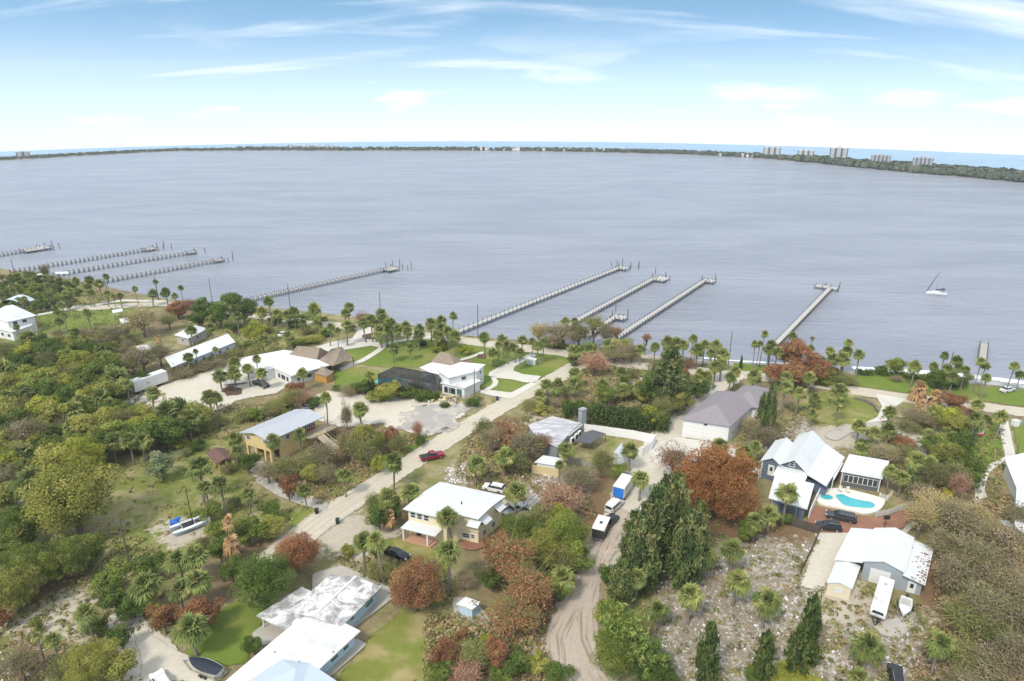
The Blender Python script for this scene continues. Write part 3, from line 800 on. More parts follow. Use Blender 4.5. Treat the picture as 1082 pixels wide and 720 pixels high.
WHITE = surf('white_painted_trim', (0.70, 0.70, 0.69), 0.5, 0, 0.06)
GLASS = glass()
def window(fr, root, f, q, z, w, h, ext, mull=True, frame=None, name='window', pane=None, k=0.11):
    """frame with its sill, and the pane set inside it; ext = (s0, s1, t0, t1) of the walls"""
    F = lambda qq, zz, o: fr.face(f, qq, zz, o, *ext)
    def bx(mb, qa, qb, za, zb, o0, o1):
        mb.hexa([F(qa, za, o0), F(qb, za, o0), F(qb, za, o1), F(qa, za, o1), F(qa, zb, o0), F(qb, zb, o0), F(qb, zb, o1), F(qa, zb, o1)])
    mb = MB()
    bx(mb, q - w / 2, q - w / 2 + k, z, z + h, -0.03, 0.07); bx(mb, q + w / 2 - k, q + w / 2, z, z + h, -0.03, 0.07)
    bx(mb, q - w / 2 + k, q + w / 2 - k, z, z + k, -0.03, 0.068); bx(mb, q - w / 2 + k, q + w / 2 - k, z + h - k, z + h, -0.03, 0.068)
    if mull: bx(mb, q - w / 2 + k, q + w / 2 - k, z + h / 2 - 0.04, z + h / 2 + 0.04, -0.02, 0.055)
    o = obj(name, mb, frame or WHITE, root)
    pm = MB(); bx(pm, q - w / 2 + k * 0.9, q + w / 2 - k * 0.9, z + k * 0.9, z + h - k * 0.9, -0.05, 0.03)
    obj('pane', pm, pane or GLASS, o)
    return o

def door(fr, root, f, q, z, w, h, ext, mat=None, name='door', glassy=False, label=None):
    F = lambda qq, zz, o: fr.face(f, qq, zz, o, *ext)
    def bx(mb, qa, qb, za, zb, o0, o1):
        return mb.hexa([F(qa, za, o0), F(qb, za, o0), F(qb, za, o1), F(qa, za, o1), F(qa, zb, o0), F(qb, zb, o0), F(qb, zb, o1), F(qa, zb, o1)])
    o = obj(name, bx(MB(), q - w / 2, q + w / 2, z, z + h, -0.05, 0.05), mat or WHITE, root)
    if label: o['label'] = label
    fm = MB(); bx(fm, q - w / 2 - 0.1, q - w / 2, z, z + h + 0.1, -0.05, 0.08); bx(fm, q + w / 2, q + w / 2 + 0.1, z, z + h + 0.1, -0.05, 0.08); bx(fm, q - w / 2, q + w / 2, z + h, z + h + 0.1, -0.05, 0.078)
    obj('frame', fm, WHITE, o)
    if glassy: obj('pane', bx(MB(), q - w / 4, q + w / 4, z + h * 0.45, z + h * 0.85, 0.0, 0.07), GLASS, o)
    if name == 'garage_door':
        hm = MB()
        for i in range(1, 4): bx(hm, q - w / 2, q + w / 2, z + h * i / 4 - 0.02, z + h * i / 4 + 0.02, 0.0, 0.065)
        obj('panel_rail', hm, surf('grey_panel_joint', (0.5, 0.5, 0.5), 0.6, 0, 0.1), o)
    return o

def awning(fr, root, f, q, z, w, ext, mat):
    F = lambda qq, zz, o: fr.face(f, qq, zz, o, *ext)
    mb = MB().hexa([F(q - w / 2, z, 0.0), F(q + w / 2, z, 0.0), F(q + w / 2, z - 0.85, 1.25), F(q - w / 2, z - 0.85, 1.25),
                    F(q - w / 2, z + 0.06, 0.0), F(q + w / 2, z + 0.06, 0.0), F(q + w / 2, z - 0.79, 1.25), F(q - w / 2, z - 0.79, 1.25)])
    return obj('awning', mb, mat, root)

def house(name, fr, label, cat='house'):
    return empty(name, fr.loc(), label, cat)

m_white_metal = surf('white_metal_roof', (0.60, 0.615, 0.625), 0.42, 0, 0.10, 0.15, (0.44, 0.43, 0.41), 0.45)
m_white_membrane = surf('white_membrane_roof', (0.62, 0.625, 0.625), 0.6, 0, 0.10, 0.35, (0.40, 0.39, 0.37), 0.55)
m_blue_metal = surf('pale_blue_grey_metal_roof', (0.44, 0.46, 0.50), 0.4, 0.15, 0.1, 0.2, (0.38, 0.38, 0.42), 0.3)
m_yellow = surf('butter_yellow_stucco', (0.66, 0.50, 0.24), 0.85, 0, 0.08, 0.5, (0.45, 0.34, 0.18), 0.3)
m_cream = surf('cream_stucco', (0.70, 0.62, 0.42), 0.85, 0, 0.06, 0.5, (0.5, 0.43, 0.3), 0.25)
m_whitewall = surf('white_stucco', (0.68, 0.68, 0.67), 0.85, 0, 0.05, 0.5, (0.58, 0.57, 0.54), 0.25)
m_bluewall = surf('pale_blue_stucco', (0.45, 0.62, 0.72), 0.85, 0, 0.06, 0.5, (0.4, 0.5, 0.56), 0.25)
m_slate = surf('slate_blue_siding', (0.115, 0.145, 0.19), 0.7, 0, 0.1, 0.5)
m_dgrey = surf('dark_grey_siding', (0.11, 0.115, 0.125), 0.7, 0, 0.1, 0.5)
m_barnwall = surf('grey_blue_steel_siding', (0.33, 0.37, 0.41), 0.55, 0.1, 0.06, 0.4, (0.27, 0.28, 0.29), 0.3)
m_timber = surf('weathered_timber', (0.36, 0.29, 0.20), 0.85, 0, 0.2, 0.8)
m_greywood = surf('silvered_grey_wood', (0.36, 0.34, 0.32), 0.9, 0, 0.2, 0.8)
m_brownwood = surf('dark_brown_fence_boards', (0.09, 0.07, 0.06), 0.9, 0, 0.3, 1.2)
m_orangewood = surf('varnished_orange_timber', (0.50, 0.27, 0.08), 0.6, 0, 0.15, 0.8)
m_redwood = surf('red_brown_paint', (0.30, 0.08, 0.055), 0.7, 0, 0.15, 0.8)
m_brownroof = surf('brown_shingle_roof', (0.13, 0.075, 0.06), 0.9, 0, 0.25, 1.2)
m_shingle = surf('purple_grey_shingles', (0.24, 0.215, 0.235), 0.9, 0, 0.14, 1.3, (0.18, 0.16, 0.17), 0.4, fine=5)
m_dark = surf('dark_interior', (0.03, 0.03, 0.03), 0.9, 0, 0.2)
m_concrete = surf('bare_concrete', (0.42, 0.40, 0.37), 0.9, 0, 0.1, 0.5, (0.3, 0.28, 0.26), 0.4)
m_steel = surf('galvanised_steel', (0.45, 0.46, 0.47), 0.4, 0.7, 0.1)
m_thatch = None
def thatch():
    t = NT('dry_palm_thatch'); p = t.objco()
    n = t.noise(1.0, 5, 0.7, t.scaled(p, (2.2, 2.2, 0.7)), 0.6); n2 = t.noise(0.35, 4, 0.6, p)
    c = t.mix(n, (0.15, 0.115, 0.085), (0.40, 0.325, 0.26)); c = t.mix(t.math('MULTIPLY', t.ramp(n2, 0.5, 0.7), 0.5), c, (0.19, 0.16, 0.145))
    return t.done(t.principled(c, 0.95, 0, t.bump(n, 1.0, 0.25), 0.1))
m_thatch = thatch()
def weathered_roof():
    t = NT('weathered_white_roof'); p = t.objco()
    n = t.noise(0.28, 7, 0.72, t.scaled(p, (1, 1, 1)), 1.4); n2 = t.noise(1.4, 5, 0.7, p, 0.8)
    c = t.mix(t.ramp(t.math('ADD', n, t.math('MULTIPLY', t.math('SUBTRACT', n2, 0.5), 0.25)), 0.40, 0.60), (0.66, 0.66, 0.65), (0.27, 0.26, 0.26))
    c = t.mix(t.ramp(n2, 0.62, 0.70), c, (0.10, 0.095, 0.09))
    return t.done(t.principled(c, 0.8, 0, None, 0.2))
m_weath = weathered_roof()
def greyroof():
    t = NT('streaked_grey_roof'); p = t.objco()
    n = t.noise(0.4, 6, 0.7, t.scaled(p, (0.5, 2.0, 1), (0, 0, math.radians(-30))), 0.6)
    c = t.mix(t.ramp(n, 0.4, 0.62), (0.34, 0.33, 0.355), (0.55, 0.54, 0.56))
    return t.done(t.principled(c, 0.8, 0, None, 0.2))
m_greyroof = greyroof()

# ------------------------------------------------------------------ yellow stilt house
def yellow_house():
    fr = FR((254, 457), (312, 433), (281, 465), 6.0); S, T = fr.S, fr.T + 0.9
    r = house('stilt_house', fr, 'yellow two-storey stilt house with pale blue-grey metal roof and outside stairs')
    w = MB(); fr.box(w, 0.6, S - 5.2, 0.5, T - 0.6, 2.7, 5.95); fr.box(w, S - 5.2, S - 0.5, 0.5, T - 2.3, 2.7, 5.95)
    fr.box(w, 6.4, S - 0.8, 0.52, T - 0.9, -0.3, 2.7)
    for t in (0.5, T * 0.36, T * 0.68, T - 1.1): fr.box(w, 0.6, 1.05, t, t + 0.5, -0.3, 2.7)
    for t in (0.5, T - 1.1): fr.box(w, 3.0, 6.4, t, t + 0.4, -0.3, 2.7)
    gable_wall(fr, w, 's', 0.5, T - 0.6, 0.6, 5.95, 6.75)
    obj('wall', w, m_yellow, r)
    rf = MB(); rb = MB(); gable(fr, rf, -0.2, S + 0.3, -0.2, T + 0.1, 6.0, 7.0, 's', 0.18, 0.6, rb)
    ro = obj('roof', rf, m_blue_metal, r); obj('seam', rb, m_blue_metal, ro)
    ext = (0.6, S - 0.5, 0.5, T - 0.6)
    for t in (1.6, T - 2.0): window(fr, r, 's0', t, 4.3, 1.3, 1.1, ext)
    for s in (2.2, 5.2, 8.0): window(fr, r, 't1', s, 4.1, 1.3, 1.2, ext)
    pext = (0, 0, 0, T - 2.3)
    obj('porch_wall', fr.box(MB(), S - 5.15, S - 0.52, T - 2.3, T - 2.22, 2.75, 5.9), m_redwood, r)
    for s in (S - 4.4, S - 3.3, S - 2.2, S - 1.1): window(fr, r, 't1', s, 3.4, 0.7, 2.0, (0, 0, 0, T - 2.2))
    d = MB(); fr.box(d, S - 5.4, S + 2.4, T - 2.2, T + 1.6, 2.55, 2.75); obj('deck', d, m_timber, r)
    for s, t in ((S - 4.0, T + 1.4), (S - 1, T + 1.4), (S + 2.2, T + 1.4), (S + 2.2, T - 2.0)):
        obj('post', fr.box(MB(), s - 0.1, s + 0.1, t - 0.1, t + 0.1, -0.3, 2.55), m_timber, r)
        obj('post', fr.box(MB(), s - 0.06, s + 0.06, t - 0.06, t + 0.06, 2.75, 5.8 if t < T + 1 else 3.7), WHITE, r)
    rl = MB()
    for z in (3.2, 3.7):
        rl.bar(fr.p(S - 1, T + 1.5, z), fr.p(S + 2.3, T + 1.5, z), 0.09); rl.bar(fr.p(S + 2.3, T + 1.5, z), fr.p(S + 2.3, T - 2.1, z), 0.09)
    obj('railing', rl, m_timber, r)
    st = MB(); n = 13; s0 = S - 3.6
    for i in range(n):
        z = 2.6 * (1 - (i + 1) / n); t = T + 1.6 + i * 0.36
        fr.box(st, s0, s0 + 1.7, t, t + 0.40, z, z + 0.12)
    for s in (s0 - 0.05, s0 + 1.75):
        st.bar(fr.p(s, T + 1.6, 2.5), fr.p(s, T + 1.6 + n * 0.36, 0.0), 0.1, 0.3); st.bar(fr.p(s, T + 1.6, 3.6), fr.p(s, T + 1.6 + n * 0.36, 1.0), 0.08)
        for i in (0, 6, 12): st.bar(fr.p(s, T + 1.7 + i * 0.36, 2.5 * (1 - i / n)), fr.p(s, T + 1.7 + i * 0.36, 3.5 - 2.6 * i / n), 0.08)
    obj('stairs', st, surf('pale_timber', (0.55, 0.48, 0.37), 0.85, 0, 0.12), r)
    ch = MB(); fr.box(ch, S - 2.0, S - 1.2, T * 0.62, T * 0.62 + 0.8, 6.2, 7.0)
yellow_house()

def brown_shed():
    fr = FR((219, 478), (236, 474), (230, 489), 2.6)
    S, T = fr.S, fr.T
    r = house('shed', fr, 'small open shed with brown roof below the yellow stilt house', 'shed')
    rf = MB(); gable(fr, rf, -0.3, S + 0.3, -0.2, T + 0.2, 2.5, 3.3, 't'); obj('roof', rf, m_brownroof, r)
    w = MB(); fr.box(w, S - 0.2, S, 0, T, -0.2, 2.4); fr.box(w, 0.2, S - 0.2, 0, 0.15, -0.2, 2.4); obj('wall', w, m_yellow, r)
    for s, t in ((0.2, T - 0.2), (S * 0.5, T - 0.2), (S - 0.4, T - 0.2), (0.2, T * 0.5)):
        obj('post', fr.box(MB(), s - 0.12, s + 0.12, t - 0.12, t + 0.12, -0.2, 2.45), m_yellow, r)
brown_shed()

# ------------------------------------------------------------------ cream house
def cream_house():
    fr = FR((426, 537.5), (465, 509), (457, 544.8), 6.0); S = fr.S; T1 = fr.T
    T = float(np.linalg.norm(G(498, 556, 6.0)[:2] - fr.O))
    r = house('apartment_house', fr, 'cream two-storey house with flat-looking white roof, striped shade awnings and a porch')
    w = MB(); fr.box(w, 0.7, S - 0.5, 0.5, T1 + 2.3, -0.3, 5.8); fr.box(w, 2.6, S - 0.52, T1 + 2.3, T - 0.5, -0.3, 5.8)
    obj('wall', w, m_cream, r)
    rf = MB(); rb = MB()
    tm = T1 + 2.6; sm = S / 2 + 0.6
    fr.slab(rf, [(-0.1, 0, 5.95), (sm, 0, 6.35), (sm, tm, 6.35), (-0.1, tm, 5.95)]); fr.slab(rf, [(sm, 0, 6.35), (S, 0, 5.95), (S, T, 5.95), (sm, T, 6.35)])
    fr.slab(rf, [(1.9, tm, 6.07), (sm, tm, 6.35), (sm, T, 6.35), (1.9, T, 6.07)])
    for i in range(1, 26):
        t = T * i / 26
        rb.bar(fr.p(-0.1 if t < tm else 1.9, t, 5.97 if t < tm else 6.09), fr.p(sm, t, 6.37), 0.05); rb.bar(fr.p(sm, t, 6.37), fr.p(S, t, 5.97), 0.05)
    ro = obj('roof', rf, m_white_metal, r); obj('seam', rb, m_white_metal, ro)
    v = MB(); v.tube([fr.p(S * 0.45, T * 0.62, 6.2), fr.p(S * 0.45, T * 0.62, 6.8)], 0.12); obj('vent_pipe', v, m_dark, ro)
    e1 = (0.7, S - 0.5, 0.5, T1 + 2.3); e2 = (2.6, S - 0.5, 0, T - 0.5)
    for t in (1.5, 2.9, 4.3): window(fr, r, 's0', t, 3.9, 1.15, 1.3, e1)
    pr = MB(); fr.slab(pr, [(-1.7, 0.5, 2.85), (0.75, 0.5, 3.15), (0.75, T1 + 1.6, 3.15), (-1.7, T1 + 1.6, 2.85)], 0.14); obj('porch_roof', pr, m_white_metal, r)
    for t in (0.8, T1 * 0.95): obj('column', fr.box(MB(), -1.6, -1.35, t, t + 0.28, -0.1, 2.75), WHITE, r)
    obj('porch_floor', fr.box(MB(), -1.8, 0.7, 0.9, T1 + 0.6, -0.1, 0.22), surf('salmon_brick', (0.45, 0.25, 0.17), 0.85, 0, 0.15, 2), r)
    door(fr, r, 's0', 2.6, 0.2, 1.1, 2.1, e1, m_dark); window(fr, r, 's0', 5.0, 0.9, 1.6, 1.2, e1)
    aw = m_white_metal
    window(fr, r, 's0', T1 + 5.0, 0.8, 1.7, 1.1, e2); window(fr, r, 's0', T1 + 7.0, 3.7, 1.7, 1.4, e2); awning(fr, r, 's0', T1 + 7.0, 5.2, 2.4, e2, aw)
    window(fr, r, 's0', T - 1.6, 1.0, 0.9, 1.0, e2)
    for s, ww in ((4.2, 1.8), (S - 2.2, 1.8)):
        window(fr, r, 't1', s, 3.6, 1.4, 1.4, e2); awning(fr, r, 't1', s, 5.1, 2.3, e2, aw)
    window(fr, r, 't1', 4.5, 0.9, 1.3, 1.2, e2); window(fr, r, 't1', 7.6, 0.9, 1.3, 1.2, e2)
    obj('ledge', fr.box(MB(), 2.3, 2.6, T1 + 2.4, T - 0.3, 2.8, 2.95), m_cream, r)
cream_house()

# ------------------------------------------------------------------ foreground white house with weathered roof
def front_house():
    fr = FR((303, 647), (349, 606.7), (361, 662), 2.9); S, T = fr.S, fr.T
    r = house('bungalow', fr, 'pale blue bungalow with stained white roof, nearest the camera')
    w = MB(); fr.box(w, -1.0, S - 0.6, 0.6, T - 0.7, -0.3, 2.7); obj('wall', w, m_bluewall, r)
    rf = MB(); gable(fr, rf, 0, S, 0, T, 2.85, 3.55, 's', 0.2); ro = obj('roof', rf, m_weath, r)
    cap = MB(); cap.bar(fr.p(-0.1, T / 2, 3.6), fr.p(S + 0.1, T / 2, 3.6), 0.45, 0.12); obj('ridge_cap', cap, m_white_membrane, ro)
    e = (-1, S - 0.6, 0.6, T - 0.7)
    teal = glass('teal_glass', (0.05, 0.13, 0.13))
    window(fr, r, 't1', S - 2.6, 0.8, 2.2, 1.5, e, pane=teal); window(fr, r, 't1', S - 6.8, 1.2, 1.1, 0.9, e); window(fr, r, 't1', S - 10.2, 0.8, 1.8, 1.3, e, pane=teal)
    f2 = WP([(319, 621), (271, 651.5), (303, 667), (352, 637)], 2.55)
    fl = MB(); fl.prism(f2, fr.z0 + 2.5, fr.z0 + 2.74); obj('carport_roof', fl, m_weath, r)
    cw = WP([(322, 625), (300, 640), (318, 650), (340, 634)], 2.5); c2 = MB(); c2.prism(cw, -0.2, 2.45); obj('carport_wall', c2, surf('tan_plaster', (0.5, 0.38, 0.22), 0.85), r)
    for px in ((275, 652), (301, 664)):
        q = G(px[0], px[1], 2.5); obj('post', MB().box((q[0] + .2, q[1] + .3, 1.15), (0.14, 0.14, 2.7)), WHITE, r)
    lo = WP([(303, 665), (334, 643), (381, 667), (341, 704), (318, 726), (290, 770), (200, 760), (238, 720)], 2.8)
    lm = MB(); lm.prism(lo, fr.z0 + 2.62, fr.z0 + 2.84); obj('lower_roof', lm, m_white_membrane, r)
    wl_ = WP([(310, 668), (338, 648), (374, 667), (338, 700), (300, 740), (262, 730)], 2.8); wm = MB(); wm.prism(wl_, -0.3, fr.z0 + 2.6); obj('wing_wall', wm, m_bluewall, r)
    f3 = FR((341, 704), (381, 667), (238, 720), 2.8)
    e3 = (0, 0, -0.0, 0)
    a, b = np.array(wl_[3]), np.array(wl_[2]); dd = (b - a) / np.linalg.norm(b - a); nn = np.array([dd[1], -dd[0]])
    for k, (q, ww) in enumerate(((0.72, 1.2), (0.38, 1.6))):
        c = a + (b - a) * q
        fm = MB(); rz = math.atan2(dd[1], dd[0]); fm.box((c[0] + nn[0] * 0.02, c[1] + nn[1] * 0.02, 1.5), (ww, 0.1, 1.2), rz); fo = obj('window', fm, WHITE, r)
        obj('pane', MB().box((c[0] + nn[0] * 0.05, c[1] + nn[1] * 0.05, 1.5), (ww - 0.2, 0.1, 1.0), rz), teal, fo)
    for u, v in ((352, 690), (316, 700), (290, 690)):
        q = G(u, v, 2.85); vo = MB().tube([(q[0], q[1], fr.z0 + 2.8), (q[0], q[1], fr.z0 + 3.15)], 0.12, 8); obj('vent_pipe', vo, m_steel, r)
    gut = MB(); gut.bar((lo[2][0], lo[2][1], fr.z0 + 2.76), (lo[3][0], lo[3][1], fr.z0 + 2.76), 0.14, 0.2); obj('gutter', gut, m_concrete, r)
    sm = MB(); rr = random.Random(4)
    for i in range(1, 7):
        a_ = np.array(lo[0]) + (np.array(lo[7]) - np.array(lo[0])) * i / 7; b_ = np.array(lo[2]) + (np.array(lo[3]) - np.array(lo[2])) * i / 7
        sm.bar((a_[0], a_[1], fr.z0 + 2.842), (b_[0], b_[1], fr.z0 + 2.842), 0.07, 0.02)
    obj('roof_lap', sm, surf('membrane_lap', (0.50, 0.50, 0.49), 0.7), r)
    f4 = FR((262, 722), (298, 697), (358, 722), 3.0)
    hm = MB(); S4 = f4.S
    q0 = WP([(222, 745), (298, 696), (327, 700), (372, 730), (330, 790), (240, 790)], 3.0)
    hp = WP([(300, 760), (312, 712), (314, 714), (318, 765)], 3.6)
    rid = [G(312, 706, 3.7), G(300, 780, 3.9)]
    A_ = [(x, y, 2.9) for x, y in q0]; R1, R2 = (rid[0][0], rid[0][1], 3.6), (rid[1][0], rid[1][1], 3.7)
    hm.add(A_ + [R1, R2], [(0, 1, 6, 7), (1, 2, 6), (2, 3, 7, 6), (3, 4, 7), (4, 5, 7), (5, 0, 7)])
    obj('rear_roof', hm, surf('pale_blue_white_roof', (0.46, 0.53, 0.61), 0.5, 0.1, 0.05, 0.3), r)
front_house()

def pump_shed():
    fr = FR((482, 638.5), (492, 631), (499, 644.5), 2.1); S, T = fr.S, fr.T
    r = house('utility_shed', fr, 'tiny pale blue flat-roofed shed on a concrete slab near the bungalow', 'shed')
    obj('wall', fr.box(MB(), 0.25, S - 0.25, 0.25, T - 0.25, -0.2, 1.95), m_bluewall, r)
    o = obj('roof', fr.box(MB(), 0, S, 0, T, 1.95, 2.15), m_white_membrane, r)
    door(fr, r, 's0', T * 0.5, 0.05, 0.9, 1.7, (0.25, S - 0.25, 0.25, T - 0.25), m_bluewall)
    lf = MB(); rr = random.Random(3)
    for _ in range(26):
        lf.box(fr.p(S * rr.uniform(0.5, 1), T * rr.uniform(0.5, 1), 2.17)[:2] + (fr.z0 + 2.165,), (rr.uniform(.08, .3), rr.uniform(.08, .2), 0.02), rr.uniform(0, 3))
    obj('fallen_leaves', lf, surf('brown_leaf', (0.16, 0.08, 0.05), 0.9), o)
pump_shed()

# ------------------------------------------------------------------ grey barn, cream shed
def barn():
    fr = FR((911.7, 593), (925, 557.8), (955, 604.5), 3.9); S, T = fr.S, fr.T
    r = house('metal_barn', fr, 'grey-blue metal barn with broad white roof and two lean-tos, right of the sandy drive', 'barn')
    w = MB(); fr.box(w, 0.3, S - 0.3, 0.25, T - 0.1, -0.3, 3.75); fr.box(w, 0.35, S - 0.6, T - 0.1, T + 3.0, -0.3, 2.7)
    gable_wall(fr, w, 's', 0.25, T - 0.1, 0.3, 3.75, 4.75)
    w.hexa([fr.p(.35, T - .1, 2.7), fr.p(.35, T + 3.0, 2.7), fr.p(S - .6, T + 3.0, 2.7), fr.p(S - .6, T - .1, 2.7), fr.p(.35, T - .1, 3.45), fr.p(.35, T + 3, 2.75), fr.p(S - .6, T + 3, 2.75), fr.p(S - .6, T - .1, 3.45)])
    obj('wall', w, m_barnwall, r)
    rf = MB(); rb = MB(); gable(fr, rf, 0, S, -0.15, T + 0.15, 3.85, 4.95, 's', 0.14, 0.9, rb); ro = obj('roof', rf, m_white_metal, r); obj('seam', rb, m_white_metal, ro)
    lt = MB(); fr.slab(lt, [(-0.1, -4.3, 2.75), (S - 0.2, -3.9, 2.75), (S - 0.2, 0.1, 3.7), (-0.1, 0.1, 3.7)], 0.14); obj('carport_roof', lt, m_white_metal, r)
    for s in (0.4, S * 0.5, S - 0.6): obj('post', fr.box(MB(), s - 0.08, s + 0.08, -3.9, -3.74, -0.2, 2.7), m_steel, r)
    rt = MB(); fr.slab(rt, [(-0.5, T, 3.6), (S - 0.3, T, 3.6), (S - 0.3, T + 3.4, 2.8), (-0.5, T + 3.4, 2.8)], 0.14); lo = obj('lean_to_roof', rt, m_white_metal, r)
    rr = random.Random(5); lf = MB()
    for _ in range(70):
        s, t = rr.uniform(-0.3, S * 0.75), T + 3.3 * (1 - abs(rr.gauss(0, 0.33)) % 1)
        z = 3.6 - 0.8 * (t - T) / 3.4 + 0.02; q = fr.p(s, t, z); lf.box((q[0], q[1], q[2]), (rr.uniform(.1, .5), rr.uniform(.1, .3), 0.03), rr.uniform(0, 3))
    obj('fallen_leaves', lf, surf('brown_leaf', (0.16, 0.08, 0.05), 0.9), lo)
    e = (0.3, S, 0, T)
    door(fr, r, 's0', T * 0.47, 0, 2.9, 2.7, e, name='garage_door'); door(fr, r, 's0', T + 1.6, 0, 1.05, 2.15, (0.35, S, 0, T), glassy=True)
barn()

def cream_shed():
    fr = FR((874, 616), (884, 592.5), (900, 622.5), 2.4); S, T = fr.S, fr.T
    r = house('garden_shed', fr, 'cream gabled shed with white roof beside the grey metal barn', 'shed')
    m = surf('cream_vinyl_siding', (0.68, 0.62, 0.46), 0.6, 0, 0.05)
    w = MB(); fr.box(w, 0.15, S - 0.1, 0.1, T - 0.1, -0.2, 2.35); gable_wall(fr, w, 's', 0.1, T - 0.1, 0.15, 2.35, 2.95); obj('wall', w, m, r)
    rf = MB(); rb = MB(); gable(fr, rf, 0, S, -0.08, T + 0.08, 2.38, 3.05, 's', 0.1, 0.6, rb); ro = obj('roof', rf, m_white_metal, r); obj('seam', rb, m_white_metal, ro)
    window(fr, r, 's0', T * 0.5, 0.9, 1.2, 0.9, (0.15, S, 0, T), pane=gloss('pale_shutter', (0.6, 0.62, 0.65), 0.4))
cream_shed()

# ------------------------------------------------------------------ blue house with garage wing, pool house, pool
def blue_house():
    g = FR((812, 526), (818, 506), (853, 538), 3.0)
    r = house('blue_house', g, 'dark blue gabled house with bright white roof and a garage wing beside the pool')
    S, T = g.S, g.T
    # garage wing
    w = MB(); g.box(w, 0.5, S, 0.5, T - 0.4, -0.3, 2.85); obj('garage_wall', w, m_slate, r)
    rf = MB(); g.slab(rf, [(0, 0, 2.95), (S + 1.2, 0, 3.7), (S + 1.2, T + 0.4, 3.7), (0, T, 2.95)], 0.18); obj('garage_roof', rf, m_white_metal, r)
    door(g, r, 's0', T * 0.42, 0, 4.6, 2.3, (0.5, S, 0, T), m_slate, 'garage_door')
    # main gable block
    f = FR((824, 489.5), (842, 463), (853, 498.5), 4.9); w2 = f.T; L = f.S
    w = MB(); f.box(w, 0.4, L + 0.6, 0.4, w2 + 4.0, -0.3, 3.0); f.box(w, 0.4, L + 1, 0.4, w2 - 0.3, 3.0, 4.85); gable_wall(f, w, 's', 0.4, w2 - 0.3, 0.4, 4.85, 6.85); obj('wall', w, m_slate, r)
    rf = MB(); rb = MB(); tm = w2 / 2
    f.slab(rf, [(-0.3, -0.15, 4.85), (L + 1.6, -0.15, 4.85), (L + 1.6, tm, 7.1), (-0.3, tm, 7.1)], 0.18)
    f.slab(rf, [(-0.3, tm, 7.1), (L + 1.6, tm, 7.1), (L + 1.6, w2 + 0.15, 4.85), (-0.3, w2 + 0.15, 4.85)], 0.18)
    f.slab(rf, [(-0.9, w2 - 0.05, 4.85), (L + 1.6, w2 - 0.05, 4.85), (L + 0.6, w2 + 4.8, 3.3), (-0.9, w2 + 4.2, 3.5)], 0.18)
    f.slab(rf, [(-3.4, -0.4, 3.5), (0.38, -0.4, 4.0), (0.38, w2 + 0.3, 4.75), (-3.4, w2 + 0.3, 3.6)], 0.16)
    n = 16
    for i in range(n):
        s = -0.2 + (L + 1.7) * i / n
        rb.bar(f.p(s, tm, 7.12), f.p(s, w2, 4.92), 0.05); rb.bar(f.p(s, tm, 7.12), f.p(s, -0.1, 4.9), 0.05)
    ro = obj('roof', rf, m_white_metal, r); obj('seam', rb, m_white_metal, ro)
    ext = (0.4, L, 0.4, w2 - 0.3)
    window(f, r, 's0', w2 * 0.42, 4.7, 1.15, 1.2, ext)
    tr = MB()
    for ta, za, tb, zb in ((-0.1, 4.8, tm, 7.0), (w2 + 0.1, 4.8, tm, 7.0)): tr.bar(f.p(-0.32, ta, za - 0.06), f.p(-0.32, tb, zb - 0.06), 0.12, 0.28)
    obj('bargeboard', tr, WHITE, ro)
    # left wing
    w = MB(); f.box(w, 0.2, L * 0.75, -3.6, 0.4, -0.3, 4.2); gable_wall(f, w, 's', -3.6, 0.4, 0.2, 4.2, 5.0); obj('wing_wall', w, m_slate, r)
    rf = MB(); gable(f, rf, -0.2, L * 0.8, -4.0, 0.9, 4.2, 5.7, 's', 0.16); obj('wing_roof', rf, m_white_metal, r)
    door(f, r, 's0', -1.6, 1.2, 1.1, 2.4, (0.2, 0, 0, 0), glassy=True)
    for t in (-3.6, 0.0): obj('corner_trim', f.box(MB(), 0.12, 0.25, t - 0.1, t + 0.1, -0.2, 4.2), WHITE, r)
    # stairs and landing at the left end
    st = MB()
    for i in range(6): f.box(st, -0.6, 0.6, -5.6 - i * 0.35, -5.2 - i * 0.35, 1.2 - i * 0.2, 1.32 - i * 0.2)
    f.box(st, -0.8, 1.6, -5.3, -3.6, 1.1, 1.25)
    for t in (-7.2, -5.3, -3.7):
        st.bar(f.p(-0.8, t, -0.1), f.p(-0.8, t, 2.3 if t > -6 else 1.2), 0.12)
    st.bar(f.p(-0.8, -7.2, 1.1), f.p(-0.8, -5.3, 2.2), 0.1); st.bar(f.p(-0.8, -5.3, 2.2), f.p(-0.8, -3.7, 2.2), 0.1)
    obj('entry_stairs', st, WHITE, r)
    # side porch over the pool deck
    q = WP([(878, 498), (887, 486), (891, 490), (881, 508)], 3.0)
    pm = MB(); pm.prism(q, 2.95, 3.1); obj('porch_roof', pm, m_white_metal, r)
    for px in ((880.5, 507), (870, 503)):
        p = G(px[0], px[1], 2.9); obj('post', MB().box((p[0], p[1] + 0.1, 1.45), (0.16, 0.16, 3.0)), WHITE, r)
    # white wall along the garage
    a, b = G(853.5, 548.5), G(866, 521); wm = MB(); wm.hexa([(a[0], a[1], -.1), (a[0] + .2, a[1], -.1), (b[0] + .2, b[1], -.1), (b[0], b[1], -.1), (a[0], a[1], 1.9), (a[0] + .2, a[1], 1.9), (b[0] + .2, b[1], 1.9), (b[0], b[1], 1.9)])
    obj('side_wall', wm, m_whitewall, r)
blue_house()

